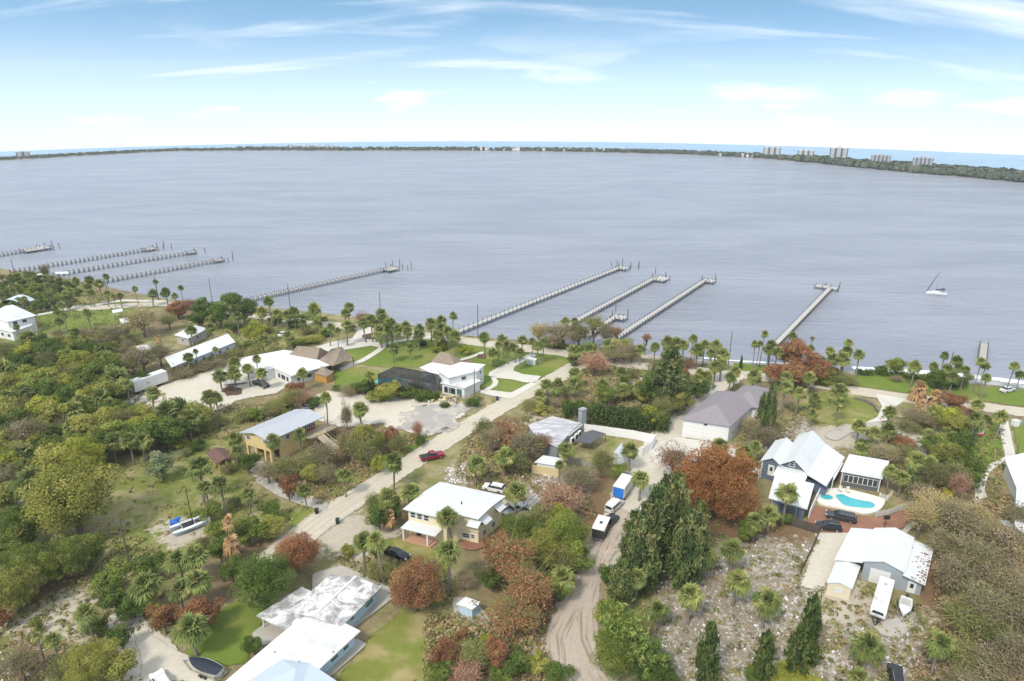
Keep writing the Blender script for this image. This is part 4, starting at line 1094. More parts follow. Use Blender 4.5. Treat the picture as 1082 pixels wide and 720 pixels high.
def pool_house():
    fr = FR((888.5, 498), (897, 482), (932.5, 506), 3.5); S, T = fr.S, fr.T
    r = house('pool_house', fr, 'dark grey pool house with plain white roof and a row of screened windows')
    w = MB(); fr.box(w, 0.4, S - 0.2, 0.3, T - 0.3, -0.2, 3.3); obj('wall', w, m_dgrey, r)
    rf = MB(); rb = MB(); fr.slab(rf, [(0, 0, 3.45), (S, 0, 4.0), (S, T, 4.0), (0, T, 3.45)], 0.16)
    ro = obj('roof', rf, m_white_metal, r)
    for i in range(1, 16): rb.bar(fr.p(0, T * i / 16, 3.47), fr.p(S, T * i / 16, 4.02), 0.05)
    obj('seam', rb, m_white_metal, ro)
    e = (0.4, S, 0, T); n = 7
    for i in range(n): window(fr, r, 's0', 0.7 + (T - 1.4) * (i + 0.5) / n, 1.0, (T - 1.4) / n, 1.7, e, False, WHITE, pane=gloss('grey_screen', (0.045, 0.05, 0.055), 0.5), k=0.06)
    for t in (0.35, T - 0.35): obj('corner_trim', fr.box(MB(), 0.3, 0.42, t - 0.1, t + 0.1, -0.1, 3.3), WHITE, r)
pool_house()

def ring(cx, cy, rx, ry, n=28):
    return [(cx + rx * math.cos(2 * math.pi * i / n), cy + ry * math.sin(2 * math.pi * i / n)) for i in range(n)]
def smooth_loop(pts, n=6):
    P = np.array(pts); k = len(P); out = []
    for i in range(k):
        a, b, c, d = P[i - 1], P[i], P[(i + 1) % k], P[(i + 2) % k]
        for j in range(n):
            t = j / n
            out.append(tuple(0.5 * (2 * b + (c - a) * t + (2 * a - 5 * b + 4 * c - d) * t * t + (3 * b - a - 3 * c + d) * t ** 3)))
    return out
def pool():
    deck = smooth_loop(WP([(866, 519), (884, 517), (900, 519), (930, 527), (935, 531), (929, 540), (915, 544), (900, 541), (882, 537), (866, 533), (862, 526)]), 4)
    c = np.mean(deck, 0); r = empty('swimming_pool', (c[0], c[1], 0), 'turquoise kidney-shaped swimming pool with round spa in a white deck', 'swimming pool')
    obj('deck', MB().prism(deck, -0.1, 0.32), surf('white_pool_deck', (0.68, 0.66, 0.61), 0.8, 0, 0.06, 0.6, (0.5, 0.48, 0.44), 0.3), r)
    shape = smooth_loop(WP([(883, 524), (890, 522.5), (898, 526), (910, 529), (921, 531), (924.5, 535), (919, 537.3), (906, 536.5), (893, 534.5), (887, 530)], 0.32), 5)
    t = NT('pool_water'); n = t.noise(0.5, 3, 0.5, t.pos()); c1 = t.mix(n, (0.03, 0.30, 0.37), (0.07, 0.46, 0.52))
    pw = t.done(t.principled(c1, 0.12, 0, t.bump(t.noise(3.0, 2, 0.5, t.pos()), 0.15, 0.03)))
    cp = surf('pale_coping', (0.62, 0.58, 0.52), 0.7, 0, 0.1)
    def basin(name, loop):
        cc = np.mean(loop, 0); out = [tuple(cc + (np.array(p) - cc) * (1 + 0.35 / max(1, np.linalg.norm(np.array(p) - cc)))) for p in loop]
        m = MB(); k = len(loop); P = [(x, y, 0.335) for x, y in out] + [(x, y, 0.40) for x, y in out] + [(x, y, 0.40) for x, y in loop] + [(x, y, 0.335) for x, y in loop]
        fc = []
        for i in range(k):
            j = (i + 1) % k
            fc += [(i, j, k + j, k + i), (k + i, k + j, 2 * k + j, 2 * k + i), (2 * k + i, 2 * k + j, 3 * k + j, 3 * k + i)]
        o = obj(name, m.add(P, fc), cp, r)
        w = MB(); w.add([(x, y, 0.352) for x, y in loop], [tuple(range(k))]); obj('water', w, pw, o)
    basin('basin', shape)
    p = G(873.5, 525.5, 0.32); basin('spa', ring(p[0], p[1], 1.25, 1.0))
    for u, v in ((888, 519.5), (896, 520.5)):
        q = G(u, v, 0.32); z = 0.32
        ch = empty('pool_chair', (q[0], q[1], z), 'pale slatted chair by the pool, %s of the pair beside the pool house' % ('west one' if u < 890 else 'nearer the middle'), 'chair')
        ch['label'] = 'pale armchair on the pool deck, %s' % ('closest to the porch of the blue house' if u < 890 else 'second from the porch of the blue house')
        mm = surf('pale_resin', (0.6, 0.62, 0.55), 0.6)
        obj('seat', MB().box((q[0], q[1], z + 0.4), (0.7, 0.7, 0.08)), mm, ch); obj('backrest', MB().box((q[0], q[1] + 0.36, z + 0.8), (0.7, 0.08, 0.8)), mm, ch)
        for dx in (-.32, .32):
            for dy in (-.32, .32): obj('leg', MB().box((q[0] + dx, q[1] + dy, z + 0.18), (0.07, 0.07, 0.36)), mm, ch)
pool()

# ------------------------------------------------------------------ big garage with grey hip roof
def big_garage():
    fr = FR((719, 443), (757, 413), (772, 451), 4.9); S, T = fr.S, fr.T
    r = house('garage_house', fr, 'long white garage building with purple-grey hip roof and two wide garage doors')
    w = MB(); fr.box(w, 0.5, S - 0.5, 0.5, T - 0.5, -0.3, 4.7); fr.box(w, S * 0.68, S + 5.5, T * 0.42, T + 1.6, -0.3, 4.7); obj('wall', w, m_whitewall, r)
    rf = MB(); hip(fr, rf, 0, S, 0, T, 4.9, 7.7); ro = obj('roof', rf, m_shingle, r)
    rf = MB(); hip(fr, rf, S * 0.64, S + 6.0, T * 0.38, T + 2.0, 4.88, 7.3); obj('rear_roof', rf, m_shingle, r)
    e = (0.5, S - 0.5, 0.5, T - 0.5)
    door(fr, r, 's0', T * 0.27, 0, T * 0.36, 4.0, e, name='garage_door'); door(fr, r, 's0', T * 0.72, 0, T * 0.36, 4.0, e, name='garage_door')
    for s in (3, 7, 11): window(fr, r, 't1', s, 1.2, 1.0, 1.3, e)
    obj('wall_lamp', fr.box(MB(), 0.3, 0.5, T * 0.5 - 0.35, T * 0.5 + 0.35, 4.1, 4.4), m_dark, r)
big_garage()

# ------------------------------------------------------------------ grey-roofed house, its shade porch and yard
def grey_house():
    fr = FR((560, 452), (585, 439.5), (589, 473), 3.4); S = fr.S; T = fr.T
    r = house('ranch_house', fr, 'low house with streaked grey roof and square chimney behind the tan-fenced yard')
    P = WP([(558, 449.5), (584, 440), (614, 447), (601, 459), (589, 473), (574, 466), (564, 458)], 3.4)
    c = np.mean(P, 0); Q = [tuple(c + (np.array(p) - c) * 0.93) for p in P]
    top = WP([(558, 449.5), (584, 440), (614, 447), (601, 459), (589, 473), (574, 466), (564, 458)], 3.4)
    w = MB().prism(Q, -0.2, 3.25); obj('wall', w, surf('grey_blue_siding', (0.26, 0.29, 0.33), 0.7), r)
    rf = MB(); n = len(P); rid = [G(586, 446, 4.1), G(578, 455, 4.1)]
    rf.prism(P, 3.25, 3.42)
    ro = obj('roof', rf, m_greyroof, r)
    r2 = MB(); cc = (c[0], c[1], 4.0)
    r2.add([(x, y, 3.424) for x, y in P] + [cc], [(i, (i + 1) % n, n) for i in range(n)]); obj('roof_deck', r2, m_greyroof, ro)
    a = G(614.5, 453, 0); ch = MB().box((a[0], a[1] - 0.4, 2.7), (1.5, 1.3, 5.6), 0.6); co = obj('chimney', ch, surf('grey_block', (0.30, 0.32, 0.34), 0.9, 0, 0.15), r)
    obj('chimney_cap', MB().box((a[0], a[1] - 0.4, 5.6), (1.7, 1.5, 0.25), 0.6), m_steel, co)
    tr = MB(); g1, g2 = G(601, 460.5, 3.45), G(615, 448.5, 3.45); tr.bar((g1[0], g1[1], 3.4), (g2[0], g2[1], 3.4), 0.18, 0.3); obj('fascia', tr, WHITE, ro)
    for k in (0.25, 0.55, 0.8):
        q = g1 + (g2 - g1) * k; q = q * 0.995
        wm = MB().box((q[0] + 0.0, q[1], 1.9), (1.3, 0.5, 1.3), math.atan2((g2 - g1)[1], (g2 - g1)[0])); o = obj('window', wm, WHITE, r)
        obj('pane', MB().box((q[0] + 0.04, q[1] - 0.03, 1.9), (1.05, 0.5, 1.05), math.atan2((g2 - g1)[1], (g2 - g1)[0])), GLASS, o)
    S_ = WP([(607, 466), (616, 457.5), (626, 454), (640, 458), (624, 468.5)], 2.6)
    pg = MB().prism(S_, 2.45, 2.55); po = obj('shade_canopy', pg, surf('charcoal_shade_cloth', (0.09, 0.09, 0.10), 0.9, 0, 0.2), r)
    for x, y in S_: obj('post', MB().box((x, y, 1.2), (0.12, 0.12, 2.5)), m_brownwood, r)
grey_house()

def fence_line(name, label, px, h, mat, board=0.0, gap=0.03, postmat=None, cap=None, post_step=2.4, th=0.06, close=False, cat='fence'):
    """posts and boards following the ground line px"""
    P = [G(u, v) for u, v in px]
    if close: P.append(P[0])
    c = np.mean(P, 0); r = empty(name, (c[0], c[1], float(zsurf(c[0], c[1]))), label, cat)
    bm = MB(); z = float(zsurf(c[0], c[1]))
    for a, b in zip(P[:-1], P[1:]):
        L = np.linalg.norm(b - a); d = (b - a) / L; rz = math.atan2(d[1], d[0])
        if board:
            n = max(1, int(L / board))
            for i in range(n):
                q = a + (b - a) * (i + 0.5) / n
                bm.box((q[0], q[1], z + h / 2 + 0.04 + 0.015 * math.sin(i * 2.3)), (L / n - gap, th, h), rz)
        else:
            bm.box(((a[0] + b[0]) / 2, (a[1] + b[1]) / 2, z + h / 2), (L, th, h), rz)
    obj('panel', bm, mat, r)
    pts = []
    for a, b in zip(P[:-1], P[1:]):
        L = np.linalg.norm(b - a); n = max(1, int(L / post_step))
        pts += [a + (b - a) * i / n for i in range(n)]
    pts.append(P[-1]); first = None
    for q in pts:
        if first is None:
            first = obj('post', MB().box((q[0], q[1], z + h / 2 + 0.05), (0.13, 0.13, h + 0.16)), postmat or mat, r); q0 = q
        else:
            o = first.copy(); link(o); o.parent = r; o.location = (q[0] - q0[0], q[1] - q0[1], 0)
    return r

fence_line('privacy_fence', 'tall solid white fence running behind the grey-roofed house to the lane', [(617, 457), (640, 460), (668, 464), (692, 469), (688, 476), (678, 483)], 2.3, surf('white_vinyl', (0.78, 0.78, 0.78), 0.4, 0, 0.03), 0.3, 0.01)
fence_line('board_fence', 'low silvery board fence between the grey-roofed house and the leaf-strewn lot', [(598, 489), (612, 492), (627, 496)], 1.5, m_greywood, 0.22, 0.05)
fence_line('garden_fence', 'grey picket fence curving along the brick drive by the pool', [(925, 546.5), (938, 544), (952, 539), (964, 532.5), (961, 527)], 1.2, surf('grey_white_pickets', (0.55, 0.54, 0.52), 0.8, 0, 0.08), 0.16, 0.05)
fence_line('gate_fence', 'dark brown board fence beside the black car at the brick drive', [(836, 556), (850, 560), (865, 565)], 1.9, m_brownwood, 0.2, 0.02)
fence_line('wire_fence', 'dark post fence running down from the black car between leaf litter and gravel', [(865, 565), (857, 584), (846, 606)], 1.3, m_brownwood, 0.5, 0.35)
fence_line('pool_fence', 'short white railing between the pool house and the grey picket fence', [(929, 526), (937, 529), (942, 524)], 1.1, WHITE, 0.2, 0.13)
fence_line('hedge_wall', 'curved stone garden wall along the pale drive below the riverside road', [(903, 422), (915, 425), (924, 430), (927, 436)], 0.7, surf('dark_stone', (0.16, 0.15, 0.13), 0.95, 0, 0.3), 0.0, th=0.5, cat='wall')
fence_line('timber_fence', 'low post fence beside the orange dead palms by the riverside road', [(948, 436), (960, 437), (972, 440)], 1.0, m_greywood, 0.5, 0.3)

def tan_yard():
    fr = FR((562, 492), (571, 486), (590, 496.5), 1.8); S, T = fr.S, fr.T
    r = house('fenced_yard', fr, 'tan board-fenced utility yard with a little white-roofed shelter inside', 'enclosure')
    m = surf('tan_fence_board', (0.62, 0.50, 0.29), 0.8, 0, 0.08)
    for nm, a in (('panel', (0, 0.1, 0, T)), ('panel', (S, S + 0.1, 0, T)), ('panel', (0.1, S, 0, 0.1)), ('panel', (0.1, S, T - 0.1, T))):
        obj(nm, fr.box(MB(), a[0], a[1], a[2], a[3], -0.1, 1.9), m, r)
    sh = MB(); fr.box(sh, 0.5, S - 0.3, 0.8, T - 1.0, -0.1, 2.6); obj('wall', sh, m_whitewall, r)
    rf = MB(); fr.slab(rf, [(0.2, 0.4, 2.6), (S + 0.3, 0.4, 2.9), (S + 0.3, T - 0.6, 2.9), (0.2, T - 0.6, 2.6)], 0.1); obj('roof', rf, m_white_metal, r)
tan_yard()

def lane_shed():
    fr = FR((648, 478), (657, 467.5), (658, 490), 2.7); S, T = fr.S, fr.T
    r = house('workshop_shed', fr, 'small white shed with grey-white gable roof beside the palm at the sandy lane', 'shed')
    w = MB(); fr.box(w, 0.2, S - 0.2, 0.2, T - 0.2, -0.2, 2.5); gable_wall(fr, w, 's', 0.2, T - 0.2, 0.2, 2.5, 3.2); obj('wall', w, m_whitewall, r)
    rf = MB(); gable(fr, rf, 0, S, 0, T, 2.6, 3.5, 's', 0.14); obj('roof', rf, surf('pale_grey_metal_roof', (0.58, 0.61, 0.64), 0.4, 0.2, 0.08), r)
    door(fr, r, 's0', T / 2, 0, 1.0, 2.0, (0.2, S, 0, T))
lane_shed()

# ------------------------------------------------------------------ houses on the far lots
def screen_house():
    fr = FR((466, 397), (487, 383.5), (505, 392.5), 5.4); S, T = fr.S, fr.T
    r = house('riverside_house', fr, 'white flat-roofed two-storey house with screened pool cage by the green lawn')
    up = WP([(462, 392), (487, 383), (513, 385.5), (505, 392.5), (474, 400)], 5.3); c = np.mean(up, 0)
    obj('upper_roof', MB().prism(up, 5.2, 5.42), m_white_membrane, r)
    wq = [tuple(c + (np.array(p) - c) * 0.92) for p in up]; obj('wall', MB().prism(wq, -0.2, 5.2), m_whitewall, r)
    lo = WP([(443, 388.5), (461, 381.5), (492, 384), (470, 401)], 3.4); obj('roof', MB().prism(lo, 3.25, 3.45), m_white_membrane, r)
    cl = np.mean(lo, 0); obj('rear_wall', MB().prism([tuple(cl + (np.array(p) - cl) * 0.92) for p in lo], -0.2, 3.25), m_whitewall, r)
    fw_ = WP([(465, 405), (482, 396), (509, 402), (491, 410.5)], 3.1); obj('porch_roof', MB().prism(fw_, 2.95, 3.15), m_white_membrane, r)
    cf = np.mean(fw_, 0); fq = [tuple(cf + (np.array(p) - cf) * 0.9) for p in fw_]; obj('front_wall', MB().prism(fq, -0.2, 2.95), m_whitewall, r)
    def on_edge(A, B, k, z, ww, hh, pane):
        A, B = np.array(A), np.array(B); d = (B - A) / np.linalg.norm(B - A); n = np.array([d[1], -d[0]]); q = A + (B - A) * k
        if q @ n > 0: n = -n
        rz = math.atan2(d[1], d[0]); o = obj('window', MB().box((q[0] + n[0] * 0.03, q[1] + n[1] * 0.03, z), (ww, 0.16, hh), rz), WHITE, r)
        obj('pane', MB().box((q[0] + n[0] * 0.08, q[1] + n[1] * 0.08, z), (ww - 0.25, 0.12, hh - 0.25), rz), pane, o)
    tealp = glass('teal_glass', (0.05, 0.13, 0.13))
    on_edge(fq[3], fq[0], 0.22, 1.4, 1.8, 2.2, tealp); on_edge(fq[3], fq[0], 0.55, 1.4, 2.4, 2.0, GLASS); on_edge(fq[3], fq[0], 0.82, 1.4, 1.4, 2.0, GLASS)
    on_edge(wq[3], wq[2], 0.5, 4.1, 1.1, 1.1, GLASS); on_edge(wq[3], wq[2], 0.5, 1.6, 1.1, 1.1, GLASS); on_edge(wq[4], wq[3], 0.5, 4.2, 1.6, 1.1, GLASS)
    T1, T2 = G(466, 375, 4.8), G(476, 377.5, 4.8)
    b = [G(455, 382.5, 3.5), G(466, 377, 3.5), G(489, 381.5, 3.5), G(481, 387, 3.5)]
    hr = MB().add([tuple(x) for x in b] + [(T1[0], T1[1] - 1, 6.3), (T2[0], T2[1] - 1, 6.3)], [(0, 3, 5, 4), (3, 2, 5), (2, 1, 4, 5), (1, 0, 4), (3, 0, 1, 2)]); obj('thatched_roof', hr, m_thatch, r)
    # pool cage
    q = [np.array(x) for x in WP([(399, 394), (416, 386.5), (470, 396), (452, 408)], 3.8)]
    z0 = 0
    t = NT('black_insect_mesh'); d = t.principled((0.025, 0.027, 0.03), 0.8); tr = t.new('ShaderNodeBsdfTransparent'); ms = t.new('ShaderNodeMixShader'); ms.inputs[0].default_value = 0.62
    t.l.new(tr.outputs[0], ms.inputs[1]); t.l.new(d, ms.inputs[2]); mesh_m = t.done(ms.outputs[0])
    cg = MB(); P8 = [tuple(x) + (0.05,) for x in q] + [tuple(x) + (3.3,) for x in q]
    cm = (q[0] + q[1] + q[2] + q[3]) / 4; i4 = [tuple(cm + (x - cm) * 0.6) + (4.3,) for x in q]
    cg.add(P8 + i4, [(0, 1, 5, 4), (1, 2, 6, 5), (2, 3, 7, 6), (3, 0, 4, 7), (4, 5, 9, 8), (5, 6, 10, 9), (6, 7, 11, 10), (7, 4, 8, 11), (8, 9, 10, 11)])
    co = obj('pool_cage', cg, mesh_m, r)
    bars = MB(); fmat = surf('bronze_cage_bar', (0.06, 0.055, 0.05), 0.5, 0.4)
    for i in range(4):
        a, b_ = q[i], q[(i + 1) % 4]; n = max(2, int(np.linalg.norm(b_ - a) / 2.4))
        for j in range(n):
            p = a + (b_ - a) * j / n; c2 = np.array(i4[i][:2]) + (np.array(i4[(i + 1) % 4][:2]) - np.array(i4[i][:2])) * j / n
            bars.bar((p[0], p[1], 0), (p[0], p[1], 3.3), 0.09); bars.bar((p[0], p[1], 3.3), (c2[0], c2[1], 4.3), 0.09)
        bars.bar((a[0], a[1], 3.3), (b_[0], b_[1], 3.3), 0.1); bars.bar(i4[i], i4[(i + 1) % 4], 0.1)
    obj('cage_frame', bars, fmat, co)
    pc = G(412, 402, 0)
    pl = smooth_loop([(pc[0] + 4 * math.cos(a) * (1 + .2 * math.sin(2 * a)), pc[1] - 1.0 + 2.5 * math.sin(a)) for a in np.linspace(0, 6.28, 9)[:-1]], 3)
    obj('pool_water', MB().add([(x, y, 0.30) for x, y in pl], [tuple(range(len(pl)))]), bpy.data.materials['pool_water'], r)
    obj('pool_deck', MB().prism([tuple(x) for x in q], -0.1, 0.27), m_concrete, r)
screen_house()

def thatch_house():
    P = WP([(247, 384), (262, 377), (300, 370), (318, 372), (348.5, 386), (308, 397.5), (289, 389), (281, 392)], 3.3)
    c = np.mean(P, 0); z0 = float(zsurf(*c))
    r = empty('thatched_house', (c[0], c[1], z0), 'white flat-roofed house with two big brown thatched roofs behind it', 'house')
    obj('roof', MB().prism(P, z0 + 3.1, z0 + 3.35), m_white_membrane, r)
    w = [tuple(c + (np.array(p) - c) * 0.93) for p in P]; obj('wall', MB().prism(w, z0 - 0.3, z0 + 3.1), m_whitewall, r)
    A, B = np.array(w[5]), np.array(w[6])
    def fit(A, B, ks, hh, pane, zc):
        d = (B - A) / np.linalg.norm(B - A); n = np.array([d[1], -d[0]]); n = -n if A @ n > 0 else n; rz = math.atan2(d[1], d[0])
        for k, ww in ks:
            q = A + (B - A) * k; o = obj('window', MB().box((q[0] + n[0] * .03, q[1] + n[1] * .03, z0 + zc), (ww, 0.16, hh), rz), WHITE, r)
            obj('pane', MB().box((q[0] + n[0] * .08, q[1] + n[1] * .08, z0 + zc), (ww - .25, 0.12, hh - .25), rz), pane, o)
    fit(A, B, ((0.2, 1.2), (0.45, 2.2), (0.7, 1.2)), 1.6, GLASS, 1.6)
    A2, B2 = np.array(w[4]), np.array(w[5]); fit(A2, B2, ((0.2, 1.2), (0.5, 1.6), (0.8, 1.2)), 1.4, GLASS, 1.6)
    def hutroof(name, base, ridge, ze, zr, mat=m_thatch, par=r):
        b = [tuple(G(u, v, ze)[:2]) + (z0 + ze,) for u, v in base]; t = [tuple(G(u, v, zr)[:2]) + (z0 + zr,) for u, v in ridge]
        # subdivided sagging faces
        m = MB()
        def patch(a, b_, c_, d_, n=5):
            base_ = len(m.v); pts = []
            for i in range(n + 1):
                for j in range(n + 1):
                    u, v = i / n, j / n
                    p = (np.array(a) * (1 - u) + np.array(b_) * u) * (1 - v) + (np.array(d_) * (1 - u) + np.array(c_) * u) * v
                    p[2] -= 0.35 * math.sin(math.pi * v) - 0.08 * math.sin(i * 2.7 + j * 1.9)
                    pts.append(p)
            m.add(pts, [(i * (n + 1) + j, (i + 1) * (n + 1) + j, (i + 1) * (n + 1) + j + 1, i * (n + 1) + j + 1) for i in range(n) for j in range(n)])
        patch(b[0], b[3], t[1], t[0]); patch(b[2], b[1], t[0], t[1]); patch(b[3], b[2], t[1], t[1]); patch(b[1], b[0], t[0], t[0])
        m.add([tuple(x) for x in b], [(3, 2, 1, 0)])
        o = obj(name, m, mat, par)
        return o, b
    for nm, base, rg in (('thatched_roof', [(302, 377), (313, 369), (352, 372), (333, 384)], [(314, 365.5), (338, 367.5)]), ('thatched_roof', [(333, 383), (346, 372.5), (373, 378), (352, 387)], [(350, 369), (361, 366.5)])):
        o, b = hutroof(nm, base, rg, 2.6, 6.2)
        for p in b: obj('post', MB().tube([(p[0], p[1], z0 - .2), (p[0], p[1], z0 + 2.7)], 0.13, 6), m_brownwood, r)
    c2 = G(341, 400); z2 = float(zsurf(c2[0], c2[1]))
    k = empty('tiki_hut', (c2[0], c2[1], z2), 'little thatched hut with orange timber walls beside the white house', 'hut')
    b = [(330, 394), (339, 389), (353, 392.5), (345, 398.5)]
    o, bb = hutroof('roof', b, [(340, 387.2), (343, 387.8)], 2.3, 3.7, m_thatch, k)
    cc = np.mean([x[:2] for x in bb], 0); obj('wall', MB().prism([tuple(cc + (np.array(x[:2]) - cc) * 0.84) for x in bb], z2 - 0.2, z2 + 2.25), m_orangewood, k)
thatch_house()

def long_building():
    fr = FR((182, 377), (241, 354.5), (187.5, 383.5), 3.2); S, T = fr.S, fr.T + 1.5
    r = house('long_cottage', fr, 'long narrow white-roofed building with pale blue walls behind the shell lot')
    obj('wall', fr.box(MB(), 0.4, S - 0.4, 0.4, T - 0.5, -0.3, 3.05), surf('pale_blue_white_wall', (0.62, 0.68, 0.76), 0.8, 0, 0.06), r)
    rf = MB(); rb = MB(); fr.slab(rf, [(-2.5, 0, 3.8), (S, 0, 3.8), (S, T, 3.15), (-2.5, T, 3.15)], 0.16); ro = obj('roof', rf, m_white_metal, r)
    for s in (3, 6, 9, 12, 15, 18):
        if s < S - 1: window(fr, r, 't1', s, 1.1, 1.2, 1.2, (0, 0, 0, T - 0.5))
long_building()

def left_shed():
    fr = FR((184, 354), (205, 343.5), (199, 358), 3.0)
    S, T = fr.S, max(fr.T, 6.5)
    r = house('cottage', fr, 'small tan cottage with white hip roof behind the long white building')
    obj('wall', fr.box(MB(), 0.5, S - 0.5, 0.5, T - 0.5, -0.3, 2.9), surf('tan_grey_wall', (0.44, 0.40, 0.37), 0.8, 0, 0.08), r)
    rf = MB(); hip(fr, rf, 0, S, 0, T, 3.0, 4.7); obj('roof', rf, m_white_metal, r)
    for s in (2, 5): window(fr, r, 't1', s, 1.0, 1.2, 1.2, (0, 0, 0, T - 0.5))
    window(fr, r, 's0', T / 2, 1.0, 1.2, 1.2, (0.5, 0, 0, 0))
left_shed()

def left_house():
    c = G(10, 350); z0 = float(zsurf(c[0], c[1]))
    r = empty('hip_roof_house', (c[0], c[1], z0), 'white two-tier house with steep hip roof at the edge of the left lawn', 'house')
    up = [tuple(x) for x in WP([(-14, 333), (7, 340), (39, 333), (22, 327)], 6.0)]; zt = z0 + 5.8
    ap = [G(10, 324, 8.6), G(18, 322.5, 8.6)]
    m = MB().add([(x, y, zt) for x, y in up] + [(ap[0][0], ap[0][1] - 2, z0 + 9.4), (ap[1][0], ap[1][1] - 2, z0 + 9.4)], [(0, 1, 4), (1, 2, 5, 4), (2, 3, 5), (3, 0, 4, 5), (3, 2, 1, 0)])
    obj('roof', m, m_white_metal, r)
    cu = np.mean(up, 0); q = [tuple(cu + (np.array(p) - cu) * 0.88) for p in up]; obj('wall', MB().prism(q, z0 - 0.3, zt), m_whitewall, r)
    lo = WP([(-12, 346), (13, 351.5), (34, 344), (36, 338), (8, 341)], 3.2); pm = MB().prism(lo, z0 + 3.1, z0 + 3.3); obj('porch_roof', pm, m_white_metal, r)
    cl = np.mean(lo, 0); ql = [tuple(cl + (np.array(p) - cl) * 0.92) for p in lo]; obj('lower_wall', MB().prism(ql, z0 - 0.3, z0 + 3.1), m_whitewall, r)
    for A, B, zc, ks in ((q[1], q[2], 4.7, (0.25, 0.6)), (ql[1], ql[2], 1.6, (0.25, 0.55, 0.8)), (ql[0], ql[1], 1.6, (0.5, 0.8))):
        A, B = np.array(A), np.array(B); d = (B - A) / np.linalg.norm(B - A); n = np.array([d[1], -d[0]]); n = -n if A @ n > 0 else n; rz = math.atan2(d[1], d[0])
        for k in ks:
            p = A + (B - A) * k; o = obj('window', MB().box((p[0] + n[0] * .03, p[1] + n[1] * .03, z0 + zc), (1.5, 0.16, 1.3), rz), WHITE, r); obj('pane', MB().box((p[0] + n[0] * .08, p[1] + n[1] * .08, z0 + zc), (1.2, .12, 1.0), rz), GLASS, o)
    t = G(16, 319, 2.5); rr_ = empty('boat_shelter', (t[0], t[1], float(zsurf(t[0], t[1]))), 'pale blue-grey domed shelter behind the white hip-roofed house', 'shelter')
    dm = MB(); pr = [(-5 + i, 2.2 + 2.0 * math.sin(math.pi * i / 10)) for i in range(11)]
    pts = [(t[0] + x, t[1] - 3, rr_.location.z + z) for x, z in pr] + [(t[0] + x, t[1] + 4, rr_.location.z + z) for x, z in pr]
    dm.add(pts, [(i, i + 1, 12 + i, 11 + i) for i in range(10)]); 
    ob = obj('cover', dm, surf('pale_blue_cover', (0.50, 0.57, 0.62), 0.6), rr_)
    for x in (-4.9, 4.9):
        for y in (-2.9, 3.9): obj('leg', MB().box((t[0] + x, t[1] + y, rr_.location.z + 1.1), (0.15, 0.15, 2.4)), m_steel, rr_)
left_house()

def edge_house():
    P = WP([(1061, 484), (1085, 478), (1130, 486), (1130, 575), (1092, 572), (1072, 556), (1074, 516)], 3.2)
    c = np.mean(P, 0); r = empty('villa', (c[0], c[1], 0), 'white flat-roofed house cut by the right edge beside the pale drive', 'house')
    obj('roof', MB().prism(P, 3.0, 3.25), m_white_membrane, r)
    q = [tuple(c + (np.array(p) - c) * 0.9) for p in P]; obj('wall', MB().prism(q, -0.2, 3.0), m_whitewall, r)
    st = MB(); p = G(1072, 562); st.box((p[0], p[1], 0.5), (2.2, 2.0, 1.2)); st.box((p[0] - .4, p[1] + 2.0, 0.3), (1.6, 1.6, .8)); obj('terrace', st, m_whitewall, r)
edge_house()

def back_roofs():
    for i, (nm, lab, px, h, mat) in enumerate([
        ('open_shelter', 'small white flat roof on posts at the far end of the left lawn', [(118, 328), (129, 326), (130, 329), (119, 331)], 3.0, m_white_metal),
        ('carport', 'low white carport roof among trees behind the left lawn', [(126, 337), (134, 336), (138, 340), (128, 341.5)], 2.6, m_white_metal),
        ('lean_to', 'pale carport roof under bare branches near the long white building', [(143, 366), (155, 364), (163, 369), (150, 372)], 2.6, m_greyroof),
        ('pergola', 'faint grey roof amid trees beyond the left lawn', [(140, 341), (152, 339), (158, 343), (146, 345)], 2.8, m_greyroof),
        ('boat_house', 'white boathouse roof at the foot of the leftmost docks', [(35, 290), (42, 288.5), (45, 290), (38, 291.5)], 3.4, m_white_metal),
        ('dock_house', 'long white dock roof standing behind the brown bare tree at the left shore', [(58, 287.5), (72, 287), (73, 289), (59, 289.5)], 3.4, m_white_metal)]):
        P = WP(px, h); c = np.mean(P, 0); z = float(zsurf(*c)); r = empty(nm, (c[0], c[1], z), lab, 'shelter')
        obj('roof', MB().prism(P, z + h - 0.15, z + h), mat, r)
        for x, y in P: obj('post', MB().box((c[0] + (x - c[0]) * 0.9, c[1] + (y - c[1]) * 0.9, z + h / 2 - 0.6), (0.18, 0.18, h + 0.8)), m_greywood, r)
back_roofs()

